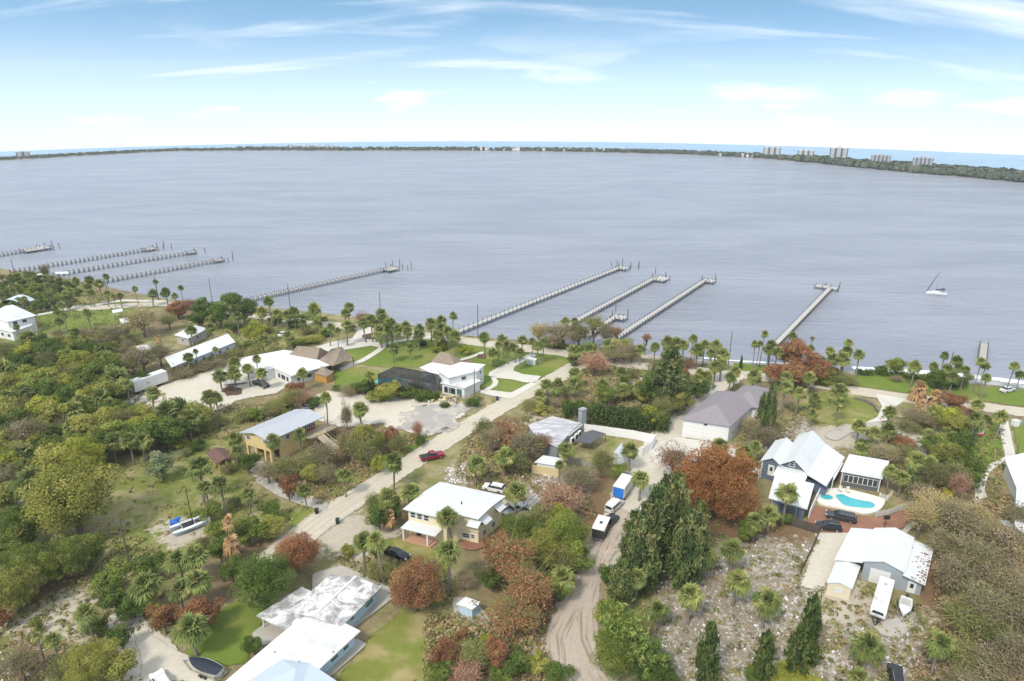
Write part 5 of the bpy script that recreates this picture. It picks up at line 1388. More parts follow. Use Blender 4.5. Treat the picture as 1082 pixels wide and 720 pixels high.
# ------------------------------------------------------------------ condominium towers on the island
def tower(u, wpx, hpx, label, wings=3, tint=(0.62, 0.60, 0.58), dist=0.55, name='condo_tower'):
    q = island_pt(u); d = np.array(q[:2]) / np.linalg.norm(q[:2])
    dm = float(np.interp(u, DEPTH_U, DEPTH_M)) * dist
    b = np.array([q[0] + d[0] * dm, q[1] + d[1] * dm]); z = float(zsurf(*b))
    k = pxm((b[0], b[1], z)); w = wpx / k; hgt = hpx / k; side = np.array([d[1], -d[0]]); rz = math.atan2(side[1], side[0])
    r = empty(name, (b[0], b[1], z), label, 'apartment tower', 'condominium towers on the far island')
    mw = surf('tower_%d' % int(tint[0] * 100), tint, 0.8, 0, 0.05, 0.05); md = surf('tower_shade_glass', (0.12, 0.14, 0.17), 0.4)
    obj('core', MB().box((b[0], b[1], z + hgt / 2 - 0.5), (w, w * 0.30, hgt), rz), md, r)
    for i in range(wings):
        o = (i + 0.5) / wings - 0.5; c = b + side * o * w
        obj('wall', MB().box((c[0] - d[0] * 0.4, c[1] - d[1] * 0.4, z + hgt / 2), (w / wings * 0.62, w * 0.36, hgt * (1.02 if i % 2 else 0.99)), rz), mw, r)
        m = MB(); n = max(4, int(hgt / 3))
        for j in range(n): m.box((c[0] - d[0] * w * 0.19, c[1] - d[1] * w * 0.19, z + hgt * (j + 0.6) / n), (w / wings * 0.86, w * 0.05, 0.35), rz)
        obj('balcony', m, mw, r)
    obj('penthouse', MB().box((b[0], b[1], z + hgt * 1.03), (w * 0.25, w * 0.2, hgt * 0.12), rz), mw, r)
tower(814.5, 17, 10.5, 'twin-slab white tower, farthest left of the five large towers on the island', 3, (0.52, 0.52, 0.52))
tower(850, 16, 10, 'white tower second from the left of the five large towers on the island', 3, (0.52, 0.52, 0.52))
tower(884, 17.5, 15.5, 'tallest pale tower in the middle of the five large towers on the island', 3, (0.48, 0.475, 0.47))
tower(928.5, 18.5, 12, 'grey tower fourth from the left of the five large towers on the island', 5, (0.40, 0.40, 0.43))
tower(972.5, 19, 13, 'grey tower farthest right of the five large towers on the island', 5, (0.40, 0.40, 0.43))
tower(25.5, 12, 6.5, 'lone grey tower on the island at the far left of the view', 2, (0.55, 0.53, 0.56), 0.5)
for i, u in enumerate(np.linspace(302, 356, 12)):
    tower(float(u), 2.8 + (i % 3) * 0.5, 3.6 + (i * 7 % 4) * 0.5, 'x', 1, (0.66, 0.65, 0.65), 0.6, 'beach_condo')
    bpy.data.objects[[o.name for o in bpy.data.objects if o.name.startswith('beach_condo')][-1]]['label'] = 'low pale condo block on the far island, %s from left of twelve' % ['first', 'second', 'third', 'fourth', 'fifth', 'sixth', 'seventh', 'eighth', 'ninth', 'tenth', 'eleventh', 'twelfth'][i]
def far_houses():
    rr = random.Random(21); us = sorted([rr.uniform(500, 700) for _ in range(18)] + [rr.uniform(760, 800) for _ in range(5)])
    ws = surf('far_white_wall', (0.72, 0.70, 0.68), 0.8, 0, 0.05); rs = surf('far_roof', (0.40, 0.36, 0.36), 0.8)
    words = ['first', 'second', 'third', 'fourth', 'fifth', 'sixth', 'seventh', 'eighth', 'ninth', 'tenth', 'eleventh', 'twelfth', 'thirteenth', 'fourteenth', 'fifteenth', 'sixteenth', 'seventeenth', 'eighteenth', 'nineteenth', 'twentieth', 'twenty-first', 'twenty-second', 'twenty-third']
    for i, u in enumerate(us):
        q = island_pt(u); d = np.array(q[:2]) / np.linalg.norm(q[:2]); b = np.array(q[:2]) + d * rr.uniform(1, 12); z = float(zsurf(*b)); k = pxm((b[0], b[1], z))
        w = rr.uniform(1.6, 4.2) / k; h = rr.uniform(1.6, 3.2) / k; rz = math.atan2(d[0], -d[1]) + rr.uniform(-.3, .3)
        r = empty('beach_house', (b[0], b[1], z), 'tiny white beach house on the far island, %s from the left in its row' % words[i], 'house', 'beach houses on the far island')
        obj('wall', MB().box((b[0], b[1], z + h / 2), (w, w * 0.6, h), rz), ws, r)
        cs, sn = math.cos(rz), math.sin(rz); tr = lambda x, y, zz: (b[0] + x * cs - y * sn, b[1] + x * sn + y * cs, z + zz)
        obj('roof', MB().add([tr(-w * .55, -w * .36, h), tr(w * .55, -w * .36, h), tr(w * .55, w * .36, h), tr(-w * .55, w * .36, h), tr(-w * .3, 0, h * 1.4), tr(w * .3, 0, h * 1.4)], [(0, 1, 5, 4), (1, 2, 5), (2, 3, 4, 5), (3, 0, 4), (3, 2, 1, 0)]), rs, r)
far_houses()

# ------------------------------------------------------------------ docks
m_deck = surf('bleached_dock_boards', (0.42, 0.405, 0.385), 0.9, 0, 0.15, 0.6)
m_pile = surf('dark_wet_piling', (0.14, 0.13, 0.125), 0.9, 0, 0.25)
m_pile2 = surf('grey_piling', (0.30, 0.28, 0.265), 0.9, 0, 0.2)
def dock(label, a, b, width=1.7, bays=36, head=None, roof=None, posts=0, deckm=m_deck, pile=m_pile, zdeck=1.3, tall=0.7, group='private docks reaching into the lagoon', land=11.0):
    A, B = G(a[0], a[1], WATER_Z), G(b[0], b[1], WATER_Z)
    A, B = A[:2], B[:2]; L = np.linalg.norm(B - A); d = (B - A) / L
    A = A - d * land; L += land; n = np.array([-d[1], d[0]]); rz = math.atan2(d[1], d[0])
    z0 = float(zsurf(*((A + B) / 2))) + WATER_Z
    r = empty('dock', (A[0], A[1], float(zsurf(*A)) + WATER_Z), label, 'dock', group)
    zz = lambda p: float(zsurf(p[0], p[1])) + WATER_Z
    m = MB()
    for i in range(bays):
        p = A + (B - A) * (i + 0.5) / bays; m.box((p[0], p[1], zz(p) + zdeck - 0.1), (L / bays - 0.04, width, 0.2), rz)
    obj('deck', m, deckm, r)
    first = None
    def piling(p, top, rad=0.17, mat=pile, nm='piling'):
        nonlocal first
        z = zz(p); key = (round(top, 2), rad)
        o = obj(nm, MB().tube([(p[0], p[1], z - 1.2), (p[0], p[1], z + zdeck + top)], rad, 6), mat, r)
        return o
    base = None
    for i in range(bays + 1):
        for sgn in (-1, 1):
            p = A + (B - A) * i / bays + n * sgn * (width / 2 + 0.12)
            if base is None: base = piling(p, tall); p0 = p; zb = zz(p)
            else:
                o = base.copy(); link(o); o.parent = r; o.location = (p[0] - p0[0], p[1] - p0[1], zz(p) - zb)
    if head:
        hw, hl, side = head     # across, along, shift to one side
        c = B + n * side; hm = MB().box((c[0], c[1], zz(c) + zdeck - 0.08), (hl, hw, 0.24), rz); obj('platform', hm, deckm, r)
        for ss in np.linspace(-hw / 2, hw / 2, 4):
            for tt in (-hl / 2, hl / 2): piling(c + n * ss + d * tt, 0.7)
    for k in range(posts):
        c = B + d * (3 + 3.2 * (k % 3)) + n * ((-1) ** k * (2.5 + 1.3 * (k // 2))); piling(c, 1.1 + 0.5 * (k % 3), 0.18)
    if roof:
        c = B + d * roof; hm = MB(); ax = (d, n)
        w2, l2 = 3.0, 4.0
        P = [c - d * l2 - n * w2, c + d * l2 - n * w2, c + d * l2 + n * w2, c - d * l2 + n * w2]; z = zz(c)
        hm.add([(x[0], x[1], z + 4.3) for x in P] + [(c[0] - d[0] * 2, c[1] - d[1] * 2, z + 5.6), (c[0] + d[0] * 2, c[1] + d[1] * 2, z + 5.6)], [(0, 1, 5, 4), (1, 2, 5), (2, 3, 4, 5), (3, 0, 4), (3, 2, 1, 0)])
        obj('roof', hm, m_white_metal, r)
        for x in P: piling(c + (x - c) * 0.9, 3.0, 0.15)
    return r
dock('long pale dock leaving the shore beside the two-storey white house, longest of the middle group', (489, 352), (655, 285.5), 1.9, 48, (5, 4, -1.2), None, 8)
dock('long dock between the two longest, whose head bends to the right', (604, 345), (692, 296.5), 1.9, 38, (5, 7, -3), None, 4)
dock('long dock right of the middle group, starting behind the red bush', (652, 360), (745, 299), 1.9, 44, (5, 4, -1.6), None, 2)
dock('short dock stub between two long docks', (634, 349), (650, 338), 1.8, 9, (5, 4, -1.5), None, 3)
dock('bare pale dock with T-shaped head standing alone right of centre', (829, 357), (877, 307), 1.6, 46, (9, 3, 1.5), None, 2, tall=0.15)
dock('broken stub of an old dock in the surf at the right shore', (1037, 384), (1039, 367), 2.0, 6, None, None, 0, m_greywood, land=0.0)
dock('grey dock left of centre ending in a small lift platform', (255, 321.5), (411, 286.5), 1.4, 42, (6, 6, -1), None, 8, m_greywood, m_pile)
dock('dock with a small boat lift at its end, closest of the left group', (117, 298.5), (231, 277.5), 1.2, 30, (4, 4, 0), None, 4, m_greywood, m_pile)
dock('long grey dock third from the nearest in the left group', (75, 290), (202, 269), 1.2, 32, (4, 4, 0), None, 2, m_greywood, m_pile)
dock('dock ending at a cluttered boat lift, behind two others at left', (40, 285), (158, 265.5), 1.2, 32, (5, 5, 0), None, 6, m_greywood, m_pile)
dock('far dock with wide platform cut by the left edge', (-60, 281), (38, 265.5), 1.5, 28, (8, 12, 0), None, 8, m_greywood, m_pile)

# ------------------------------------------------------------------ vehicles, boats and small things
m_tyre = surf('black_tyre', (0.02, 0.02, 0.02), 0.9, 0, 0.1)
m_rim = gloss('silver_rim', (0.45, 0.45, 0.46), 0.3, 0.8)
m_lamp = gloss('clear_lamp', (0.75, 0.75, 0.72), 0.15)
m_tail = gloss('red_lamp', (0.30, 0.02, 0.02), 0.25)
m_black = gloss('black_car_paint', (0.012, 0.013, 0.016), 0.18)
m_charcoal = gloss('charcoal_car_paint', (0.035, 0.038, 0.045), 0.2)
m_red = gloss('dark_red_car_paint', (0.22, 0.012, 0.03), 0.2)
m_whitep = gloss('white_car_paint', (0.66, 0.66, 0.66), 0.25)
m_silver = gloss('silver_car_paint', (0.40, 0.41, 0.42), 0.25, 0.4)
m_plast = surf('black_plastic', (0.025, 0.025, 0.025), 0.6, 0, 0.1)
m_gel = gloss('white_gelcoat', (0.74, 0.75, 0.76), 0.3)
m_alu = surf('mill_aluminium', (0.50, 0.51, 0.52), 0.35, 0.7, 0.1)

class VF:
    def __init__(s, rear, front, z=0.0):
        a, b = G(rear[0], rear[1], z), G(front[0], front[1], z)
        s.c = (a + b) / 2; d = (b - a)[:2]; d = d / np.linalg.norm(d); s.d = d; s.n = np.array([-d[1], d[0]]); s.z = float(zsurf(s.c[0], s.c[1])); s.L = float(np.linalg.norm((b - a)[:2]))
        s.rz = math.atan2(d[1], d[0])
    def p(s, x, y, z):
        q = s.c[:2] + s.d * x + s.n * y; return (float(q[0]), float(q[1]), s.z + z)
    def box(s, mb, x0, x1, y0, y1, z0, z1):
        return mb.hexa([s.p(x0, y0, z0), s.p(x1, y0, z0), s.p(x1, y1, z0), s.p(x0, y1, z0), s.p(x0, y0, z1), s.p(x1, y0, z1), s.p(x1, y1, z1), s.p(x0, y1, z1)])
    def frus(s, mb, b, t, z0, z1):
        (x0, x1, y), (X0, X1, Y) = b, t
        return mb.hexa([s.p(x0, -y, z0), s.p(x1, -y, z0), s.p(x1, y, z0), s.p(x0, y, z0), s.p(X0, -Y, z1), s.p(X1, -Y, z1), s.p(X1, Y, z1), s.p(X0, Y, z1)])
    def prof(s, mb, pr, y, yt=None):
        yt = yt or y; n = len(pr); zm = max(z for _, z in pr)
        w = lambda z: y + (yt - y) * max(0, z / zm)
        pts = [s.p(x, -w(z), z) for x, z in pr] + [s.p(x, w(z), z) for x, z in pr]
        return mb.add(pts, [tuple(range(n)), tuple(range(2 * n - 1, n - 1, -1))] + [(i, n + i, n + (i + 1) % n, (i + 1) % n) for i in range(n)])
    def root(s, name, label, cat, group=None): return empty(name, s.p(0, 0, 0), label, cat, group)
    def wheels(s, r, xs, y, rad=0.35, w=0.24):
        for x in xs:
            for sg in (-1, 1):
                o = obj('wheel', MB().tube([s.p(x, sg * (y - w / 2), rad), s.p(x, sg * (y + w / 2), rad)], rad, 14), m_tyre, r)
                obj('rim', MB().tube([s.p(x, sg * (y + w / 2 - 0.02), rad), s.p(x, sg * (y + w / 2 + 0.02), rad)], rad * 0.6, 10), m_rim, o)

def lights(f, r, L, W_, zf, zr):
    for sg in (-1, 1):
        obj('headlight', f.box(MB(), L / 2 - 0.12, L / 2 + 0.02, sg * W_ * 0.36 - 0.2, sg * W_ * 0.36 + 0.2, zf, zf + 0.16), m_lamp, r)
        obj('tail_light', f.box(MB(), -L / 2 - 0.02, -L / 2 + 0.1, sg * W_ * 0.4 - 0.12, sg * W_ * 0.4 + 0.12, zr, zr + 0.22), m_tail, r)

def sedan(f, label, mat, name='parked_car', L=4.8, W_=1.85):
    r = f.root(name, label, 'car')
    b = MB(); f.prof(b, [(-L / 2, 0.35), (-L / 2 + .1, 0.25), (L / 2 - .15, 0.22), (L / 2, 0.4), (L / 2 - .05, 0.68), (L * 0.22, 0.93), (-L * 0.36, 0.98), (-L / 2 + .05, 0.92)], W_ / 2, W_ / 2 * 0.93); obj('body', b, mat, r, bevel=0.05)
    obj('window', f.frus(MB(), (-L * 0.38, L * 0.23, W_ * 0.44), (-L * 0.22, L * 0.05, W_ * 0.33), 0.92, 1.40), GLASS, r)
    obj('roof', f.frus(MB(), (-L * 0.225, L * 0.055, W_ * 0.34), (-L * 0.2, L * 0.03, W_ * 0.31), 1.39, 1.46), mat, r)
    f.wheels(r, (-L * 0.29, L * 0.31), W_ / 2 - 0.1, 0.33); lights(f, r, L, W_, 0.6, 0.72); return r

def suv(f, label, mat, name='parked_suv', L=4.9, W_=1.95, roofmat=None, roofrack=False):
    r = f.root(name, label, 'car')
    b = MB(); f.prof(b, [(-L / 2, 0.45), (-L / 2 + .1, 0.32), (L / 2 - .15, 0.30), (L / 2, 0.5), (L / 2 - .04, 0.95), (L * 0.24, 1.10), (-L * 0.46, 1.10), (-L / 2 + .02, 1.0)], W_ / 2, W_ / 2 * 0.95); obj('body', b, mat, r, bevel=0.05)
    obj('window', f.frus(MB(), (-L * 0.475, L * 0.25, W_ * 0.455), (-L * 0.41, L * 0.10, W_ * 0.375), 1.08, 1.62), GLASS, r)
    ro = obj('roof', f.frus(MB(), (-L * 0.42, L * 0.11, W_ * 0.385), (-L * 0.40, L * 0.08, W_ * 0.35), 1.61, 1.71), roofmat or mat, r)
    rk = MB()
    for sg in (-1, 1): rk.bar(f.p(-L * 0.36, sg * W_ * 0.33, 1.75), f.p(L * 0.04, sg * W_ * 0.33, 1.75), 0.05)
    obj('roof_rail', rk, m_rim, ro)
    f.wheels(r, (-L * 0.29, L * 0.31), W_ / 2 - 0.1, 0.38); lights(f, r, L, W_, 0.8, 0.85); return r

def pickup(f, label, mat, name='pickup_truck', L=5.6, W_=2.0, bedmat=None, cover=None):
    r = f.root(name, label, 'truck')
    b = MB(); f.prof(b, [(-L / 2, 0.5), (-L / 2 + .1, 0.42), (L / 2 - .15, 0.36), (L / 2, 0.55), (L / 2 - .04, 1.02), (L * 0.22, 1.14), (-L * 0.12, 1.14), (-L * 0.12, 0.80), (-L / 2, 0.80)], W_ / 2, W_ / 2 * 0.96); obj('body', b, mat, r, bevel=0.04)
    bd = MB(); f.box(bd, -L / 2, -L * 0.12, -W_ / 2, -W_ / 2 + 0.12, 0.80, 1.14); f.box(bd, -L / 2, -L * 0.12, W_ / 2 - 0.12, W_ / 2, 0.80, 1.14); f.box(bd, -L / 2, -L / 2 + 0.1, -W_ / 2 + 0.12, W_ / 2 - 0.12, 0.6, 1.14); obj('bed', bd, mat, r)
    if cover: obj('bed_cover', f.box(MB(), -L / 2 + 0.08, -L * 0.12, -W_ / 2 + 0.1, W_ / 2 - 0.1, 1.10, 1.17), cover, r)
    obj('window', f.frus(MB(), (-L * 0.13, L * 0.23, W_ * 0.455), (-L * 0.09, L * 0.11, W_ * 0.37), 1.12, 1.72), GLASS, r)
    obj('roof', f.frus(MB(), (-L * 0.10, L * 0.12, W_ * 0.38), (-L * 0.085, L * 0.1, W_ * 0.35), 1.71, 1.80), mat, r)
    f.wheels(r, (-L * 0.30, L * 0.32), W_ / 2 - 0.1, 0.40); lights(f, r, L, W_, 0.8, 0.8); return r

sedan(VF((409, 584), (431, 592)), 'black sedan parked on dry grass below the cream house porch', m_black)
r_ = pickup(VF((447, 487), (466, 482.5)), 'dark red pickup truck with black tailgate end standing on the sandy road', m_red, cover=m_plast)
pickup(VF((266, 404), (287, 412)), 'black pickup truck parked on the white shell lot', m_black, L=5.8, cover=m_charcoal)
suv(VF((902, 552), (875, 546)), 'long black suv parked on red bricks by the swimming pool', m_charcoal, L=5.6, W_=2.05)
suv(VF((882, 560), (868, 558.5)), 'black car parked by the dark wooden fence on the red bricks', m_black, L=4.6)
suv(VF((949, 735), (944, 706)), 'black suv with white rear seat cover at the bottom right corner', m_black, L=5.0, W_=2.0)
suv(VF((529, 520), (515, 517)), 'white suv with dark side glass behind the cream house', m_whitep, L=4.8)
pickup(VF((533, 546), (552, 537)), 'silver pickup truck with open bed beside the cream house', m_silver, L=5.6)
pickup(VF((638, 560), (648, 550)), 'black pickup truck parked ahead of the white-roofed black trailer', m_black, name='pickup_truck', L=5.4)
sedan(VF((202, 352), (214, 349)), 'small white car half hidden by trees near the tan cottage', m_whitep)
sedan(VF((82, 310), (86, 308.5)), 'dark car on the riverside road behind the left lawn', m_black)
sedan(VF((297, 356), (303, 353)), 'white car under palms left of the thatched roofs', m_whitep)
sedan(VF((1060, 414.5), (1068, 412.5)), 'white car parked on the grass by the seaside path at right', m_whitep)
suv(VF((598, 483), (590, 481)), 'white car half under the trees beside the tan fenced yard', m_whitep, L=4.6)
sedan(VF((276, 335), (284, 333)), 'white car on the riverside road below the tall lone palm', m_whitep)
sedan(VF((316, 334), (309, 337)), 'white car on the riverside road right of the three brown-green palms', m_whitep)
sedan(VF((160, 371), (168, 369)), 'pale car beside the bare tree and the long white building', m_silver)
sedan(VF((322, 433), (332, 430)), 'grey car parked behind the yellow stilt house', m_silver)

def black_trailer():
    f = VF((631, 572), (638, 557)); r = f.root('cargo_trailer', 'black cargo trailer with bright white roof on the rutted sandy track', 'trailer'); L, W_ = 4.6, 2.3
    obj('body', f.box(MB(), -L / 2, L / 2, -W_ / 2, W_ / 2, 0.45, 2.45), m_black, r, bevel=0.06)
    ro = obj('roof', f.box(MB(), -L / 2 - 0.05, L / 2 + 0.05, -W_ / 2 - 0.05, W_ / 2 + 0.05, 2.45, 2.58), m_whitep, r)
    obj('vent', f.box(MB(), -0.3, 0.2, -0.25, 0.25, 2.58, 2.75), m_plast, ro)
    obj('rear_door', f.box(MB(), -L / 2 - 0.06, -L / 2, -W_ / 2 + 0.12, W_ / 2 - 0.12, 0.55, 2.35), m_charcoal, r)
    obj('bumper', f.box(MB(), -L / 2 - 0.25, -L / 2 - 0.06, -W_ / 2, W_ / 2, 0.42, 0.55), m_rim, r)
    for sg in (-1, 1): obj('tail_light', f.box(MB(), -L / 2 - 0.09, -L / 2 - 0.05, sg * 0.95 - 0.1, sg * 0.95 + 0.1, 0.7, 0.9), m_tail, r)
    obj('tow_bar', MB().bar(f.p(L / 2, 0, 0.5), f.p(L / 2 + 1.2, 0, 0.5), 0.12), m_plast, r)
    f.wheels(r, (-0.4, 0.45), W_ / 2 - 0.02, 0.34)
black_trailer()

def box_truck():
    f = VF((652, 531), (664, 513.5)); r = f.root('box_truck', 'white box truck with bright blue rear door on the sandy lane', 'truck'); W_ = 2.5; L = 6.2
    obj('cargo_box', f.box(MB(), -L / 2, L / 2 - 0.6, -W_ / 2, W_ / 2, 0.9, 3.4), m_whitep, r, bevel=0.06)
    obj('rear_door', f.box(MB(), -L / 2 - 0.07, -L / 2, -W_ / 2 + 0.12, W_ / 2 - 0.12, 1.0, 3.2), surf('blue_door', (0.02, 0.16, 0.55), 0.5, 0, 0.06), r)
    c = MB(); f.prof(c, [(L / 2 - 0.5, 0.5), (L / 2 + 1.9, 0.45), (L / 2 + 1.9, 1.25), (L / 2 + 1.2, 1.4), (L / 2 + 0.7, 2.2), (L / 2 - 0.5, 2.3)], 1.05, 0.95); obj('cab', c, m_whitep, r)
    obj('windshield', f.frus(MB(), (L / 2 + 0.75, L / 2 + 1.22, 0.92), (L / 2 + 0.5, L / 2 + 0.78, 0.85), 1.4, 2.15), GLASS, r)
    obj('bumper', f.box(MB(), -L / 2 - 0.2, -L / 2 - 0.07, -W_ / 2, W_ / 2, 0.5, 0.7), m_plast, r)
    f.wheels(r, (-L / 2 + 1.4, L / 2 + 1.1), W_ / 2 - 0.2, 0.45); 
    for sg in (-1, 1): obj('tail_light', f.box(MB(), -L / 2 - 0.1, -L / 2 - 0.02, sg * 1.1 - 0.1, sg * 1.1 + 0.1, 0.72, 0.9), m_tail, r)
    g = VF((643, 543), (655, 532)); q = g.root('white_van', 'low white van parked right behind the box truck', 'van')
    b = MB(); L = 5.0; g.prof(b, [(-L / 2, 0.4), (L / 2, 0.35), (L / 2, 0.9), (L * 0.34, 1.15), (L * 0.18, 1.9), (-L / 2 + 0.1, 1.95), (-L / 2, 1.0)], 0.97, 0.86); obj('body', b, m_whitep, q, bevel=0.05)
    obj('window', g.box(MB(), -L / 2 + 0.3, L * 0.12, -0.96, 0.96, 1.2, 1.7), GLASS, q); obj('rear_window', g.box(MB(), -L / 2 - 0.03, -L / 2 + 0.3, -0.7, 0.7, 1.2, 1.75), GLASS, q)
    g.wheels(q, (-L * 0.3, L * 0.32), 0.88, 0.34); lights(g, q, L, 1.9, 0.7, 0.8)
box_truck()

def camper():
    f = VF((935, 623), (925, 659)); r = f.root('travel_trailer', 'white travel trailer with stained roof parked in front of the metal barn', 'trailer'); L, W_ = f.L * 0.98, 2.3
    pr = [(-L / 2, 0.6), (L / 2 - 0.6, 0.6), (L / 2, 1.3), (L / 2 - 0.1, 2.0), (L / 2 - 0.7, 2.6), (-L / 2 + 0.3, 2.75), (-L / 2, 2.4)]
    t = NT('stained_white_trailer_skin'); p = t.objco(); n = t.noise(0.9, 5, 0.65, p, 0.5); n2 = t.noise(0.5, 3, 0.5, p)
    c = t.mix(t.ramp(n, 0.5, 0.66), (0.66, 0.66, 0.67), (0.40, 0.38, 0.37)); ms = t.done(t.principled(c, 0.4))
    b = MB(); f.prof(b, pr, W_ / 2); ob = obj('body', b, ms, r, bevel=0.08)
    obj('air_conditioner', f.box(MB(), -0.4, 0.5, -0.35, 0.35, 2.66, 2.92), m_whitep, ob); obj('roof_vent', f.box(MB(), -2.6, -2.1, -0.25, 0.25, 2.7, 2.84), m_alu, ob)
    obj('front_window', f.box(MB(), L / 2 - 0.42, L / 2 - 0.05, -0.8, 0.8, 1.75, 2.15), GLASS, r)
    for x in (-2.5, 0.4, 2.2): obj('window', f.box(MB(), x, x + 1.0, -W_ / 2 - 0.02, -W_ / 2 + 0.1, 1.5, 2.1), GLASS, r)
    obj('door', f.box(MB(), -1.1, -0.4, -W_ / 2 - 0.03, -W_ / 2 + 0.1, 0.7, 2.2), m_alu, r)
    tb = MB(); tb.bar(f.p(L / 2 - 0.3, -0.6, 0.55), f.p(L / 2 + 1.2, 0, 0.5), 0.1); tb.bar(f.p(L / 2 - 0.3, 0.6, 0.55), f.p(L / 2 + 1.2, 0, 0.5), 0.1); obj('tow_bar', tb, m_plast, r)
    obj('gas_bottle', MB().tube([f.p(L / 2 + 0.4, 0.2, 0.5), f.p(L / 2 + 0.4, 0.2, 1.1)], 0.18, 10), m_plast, r)
    f.wheels(r, (-0.6, 0.2), W_ / 2 - 0.1, 0.34)
camper()

def semi():
    f = VF((141, 417), (176, 404.5), 0); r = f.root('storage_trailer', 'long white box trailer parked at the edge of the shell lot by the woods', 'trailer'); L, W_ = f.L * 1.0, 2.6
    obj('cargo_box', f.box(MB(), -L / 2, L / 2, -W_ / 2, W_ / 2, 0.9, 4.0), m_whitep, r, bevel=0.05)
    rb = MB(); n = int(L / 1.2)
    for i in range(1, n): f.box(rb, -L / 2 + L * i / n - 0.04, -L / 2 + L * i / n + 0.04, -W_ / 2 - 0.03, -W_ / 2, 1.0, 3.9)
    obj('side_rib', rb, m_whitep, r)
    obj('chassis', f.box(MB(), -L / 2 + 0.2, L / 2 - 0.2, -0.5, 0.5, 0.6, 0.9), m_plast, r)
    f.wheels(r, (-L / 2 + 1.4, -L / 2 + 2.5), W_ / 2 - 0.2, 0.5)
    for sg in (-1, 1): obj('landing_leg', f.box(MB(), L / 2 - 2.4, L / 2 - 2.2, sg * 0.8 - 0.1, sg * 0.8 + 0.1, 0, 0.9), m_plast, r)
    for i, (u, v, lab) in enumerate(((150, 414, 'heap of orange-tan lumber leaning below the white box trailer'),)):
        q = G(u, v); k = empty('lumber_pile', tuple(q), lab, 'lumber'); rr = random.Random(2)
        for j in range(7): obj('plank', MB().bar((q[0] - 2.2 + rr.uniform(-.3, .3), q[1] + j * 0.25 - 0.8, 0.15 + 0.12 * (j % 3)), (q[0] + 2.0, q[1] + 1.2 + j * 0.25 - 0.8, 0.15 + 0.12 * (j % 3)), 0.25, 0.1), m_orangewood, k)
semi()

def hull(f, L, W_, H, z0, n=9, tr=0.0, flare=0.25, mb=None, stern=0.75):
    mb = mb or MB(); rings = []
    for i in range(n):
        t = i / (n - 1); x = -L / 2 + L * t
        w = W_ / 2 * (stern + (1 - stern) * math.sin(min(1, t / 0.45) * math.pi / 2)) * (1 - max(0, (t - 0.45) / 0.55) ** 2.2 * 0.97)
        sh = z0 + H * (1 + 0.18 * t * t); keel = z0 + H * 0.35 * max(0, (t - 0.6) / 0.4) ** 2
        rings.append([(x, -w, sh), (x, -w * (1 - flare), z0 + H * 0.45), (x, 0, keel), (x, w * (1 - flare), z0 + H * 0.45), (x, w, sh)])
    pts = [f.p(*q) for r in rings for q in r]
    fc = []
    for i in range(n - 1):
        for j in range(4): fc.append((i * 5 + j, (i + 1) * 5 + j, (i + 1) * 5 + j + 1, i * 5 + j + 1))
    fc += [(0, 1, 2, 3, 4), tuple((n - 1) * 5 + j for j in (4, 3, 2, 1, 0))]
    mb.add(pts, fc); return mb, rings
def deck_of(f, rings, dz=-0.05, inset=0.9, i0=0, i1=None):
    mb = MB(); R = rings[i0:i1]; n = len(R)
    pts = [f.p(r[0][0], r[0][1] * inset, r[0][2] + dz) for r in R] + [f.p(r[4][0], r[4][1] * inset, r[4][2] + dz) for r in R]
    return mb.add(pts, [(i, i + 1, n + i + 1, n + i) for i in range(n - 1)])

def skiff():
    f = VF((957, 637), (953.5, 655)); r = f.root('skiff', 'small white open skiff on bare ground beside the travel trailer', 'boat')
    m, rg = hull(f, 4.9, 1.9, 0.75, 0.35, stern=0.85); obj('hull', m, m_gel, r)
    obj('deck', deck_of(f, rg, -0.02, 0.99, 5), m_gel, r); obj('cockpit_floor', deck_of(f, rg, -0.35, 0.86, 0, 6), surf('grey_deck', (0.40, 0.39, 0.38), 0.7), r)
    obj('bench', f.box(MB(), -0.3, 0.2, -0.75, 0.75, 0.75, 0.95), m_gel, r); obj('console', f.box(MB(), 0.5, 1.0, -0.35, 0.35, 0.7, 1.35), m_gel, r)
    o = MB(); f.box(o, -2.9, -2.45, -0.22, 0.22, 0.5, 1.45); obj('outboard_motor', o, m_plast, r)
    t = VF((957, 637), (953.5, 655)); q = t.root('boat_trailer', 'galvanised boat trailer under the small white skiff', 'trailer')
    b = MB(); b.bar(t.p(-2.4, -0.9, 0.4), t.p(1.6, -0.9, 0.4), 0.1); b.bar(t.p(-2.4, 0.9, 0.4), t.p(1.6, 0.9, 0.4), 0.1); b.bar(t.p(1.6, -0.9, 0.4), t.p(3.4, 0, 0.4), 0.1); b.bar(t.p(1.6, 0.9, 0.4), t.p(3.4, 0, 0.4), 0.1); b.bar(t.p(-1, -1.1, 0.35), t.p(-1, 1.1, 0.35), 0.1)
    obj('frame', b, m_steel, q); t.wheels(q, (-1,), 1.15, 0.3, 0.2)
    for i, (a, b_, lab) in enumerate((((971, 640), (965, 662), 'long rusty steel rail lying right of the small skiff'), ((947, 643), (943, 655), 'short rusty steel rail lying between trailer and skiff'))):
        A, B = G(*a), G(*b_); k = empty('steel_rail', tuple(A), lab, 'rail'); obj('beam', MB().bar((A[0], A[1], 0.3), (B[0], B[1], 0.3), 0.16, 0.22), surf('rusty_steel', (0.20, 0.13, 0.09), 0.8, 0.2, 0.3), k)
        for P in (A, B): obj('foot', MB().box((P[0], P[1], 0.1), (0.5, 0.5, 0.22)), m_plast, k)
skiff()

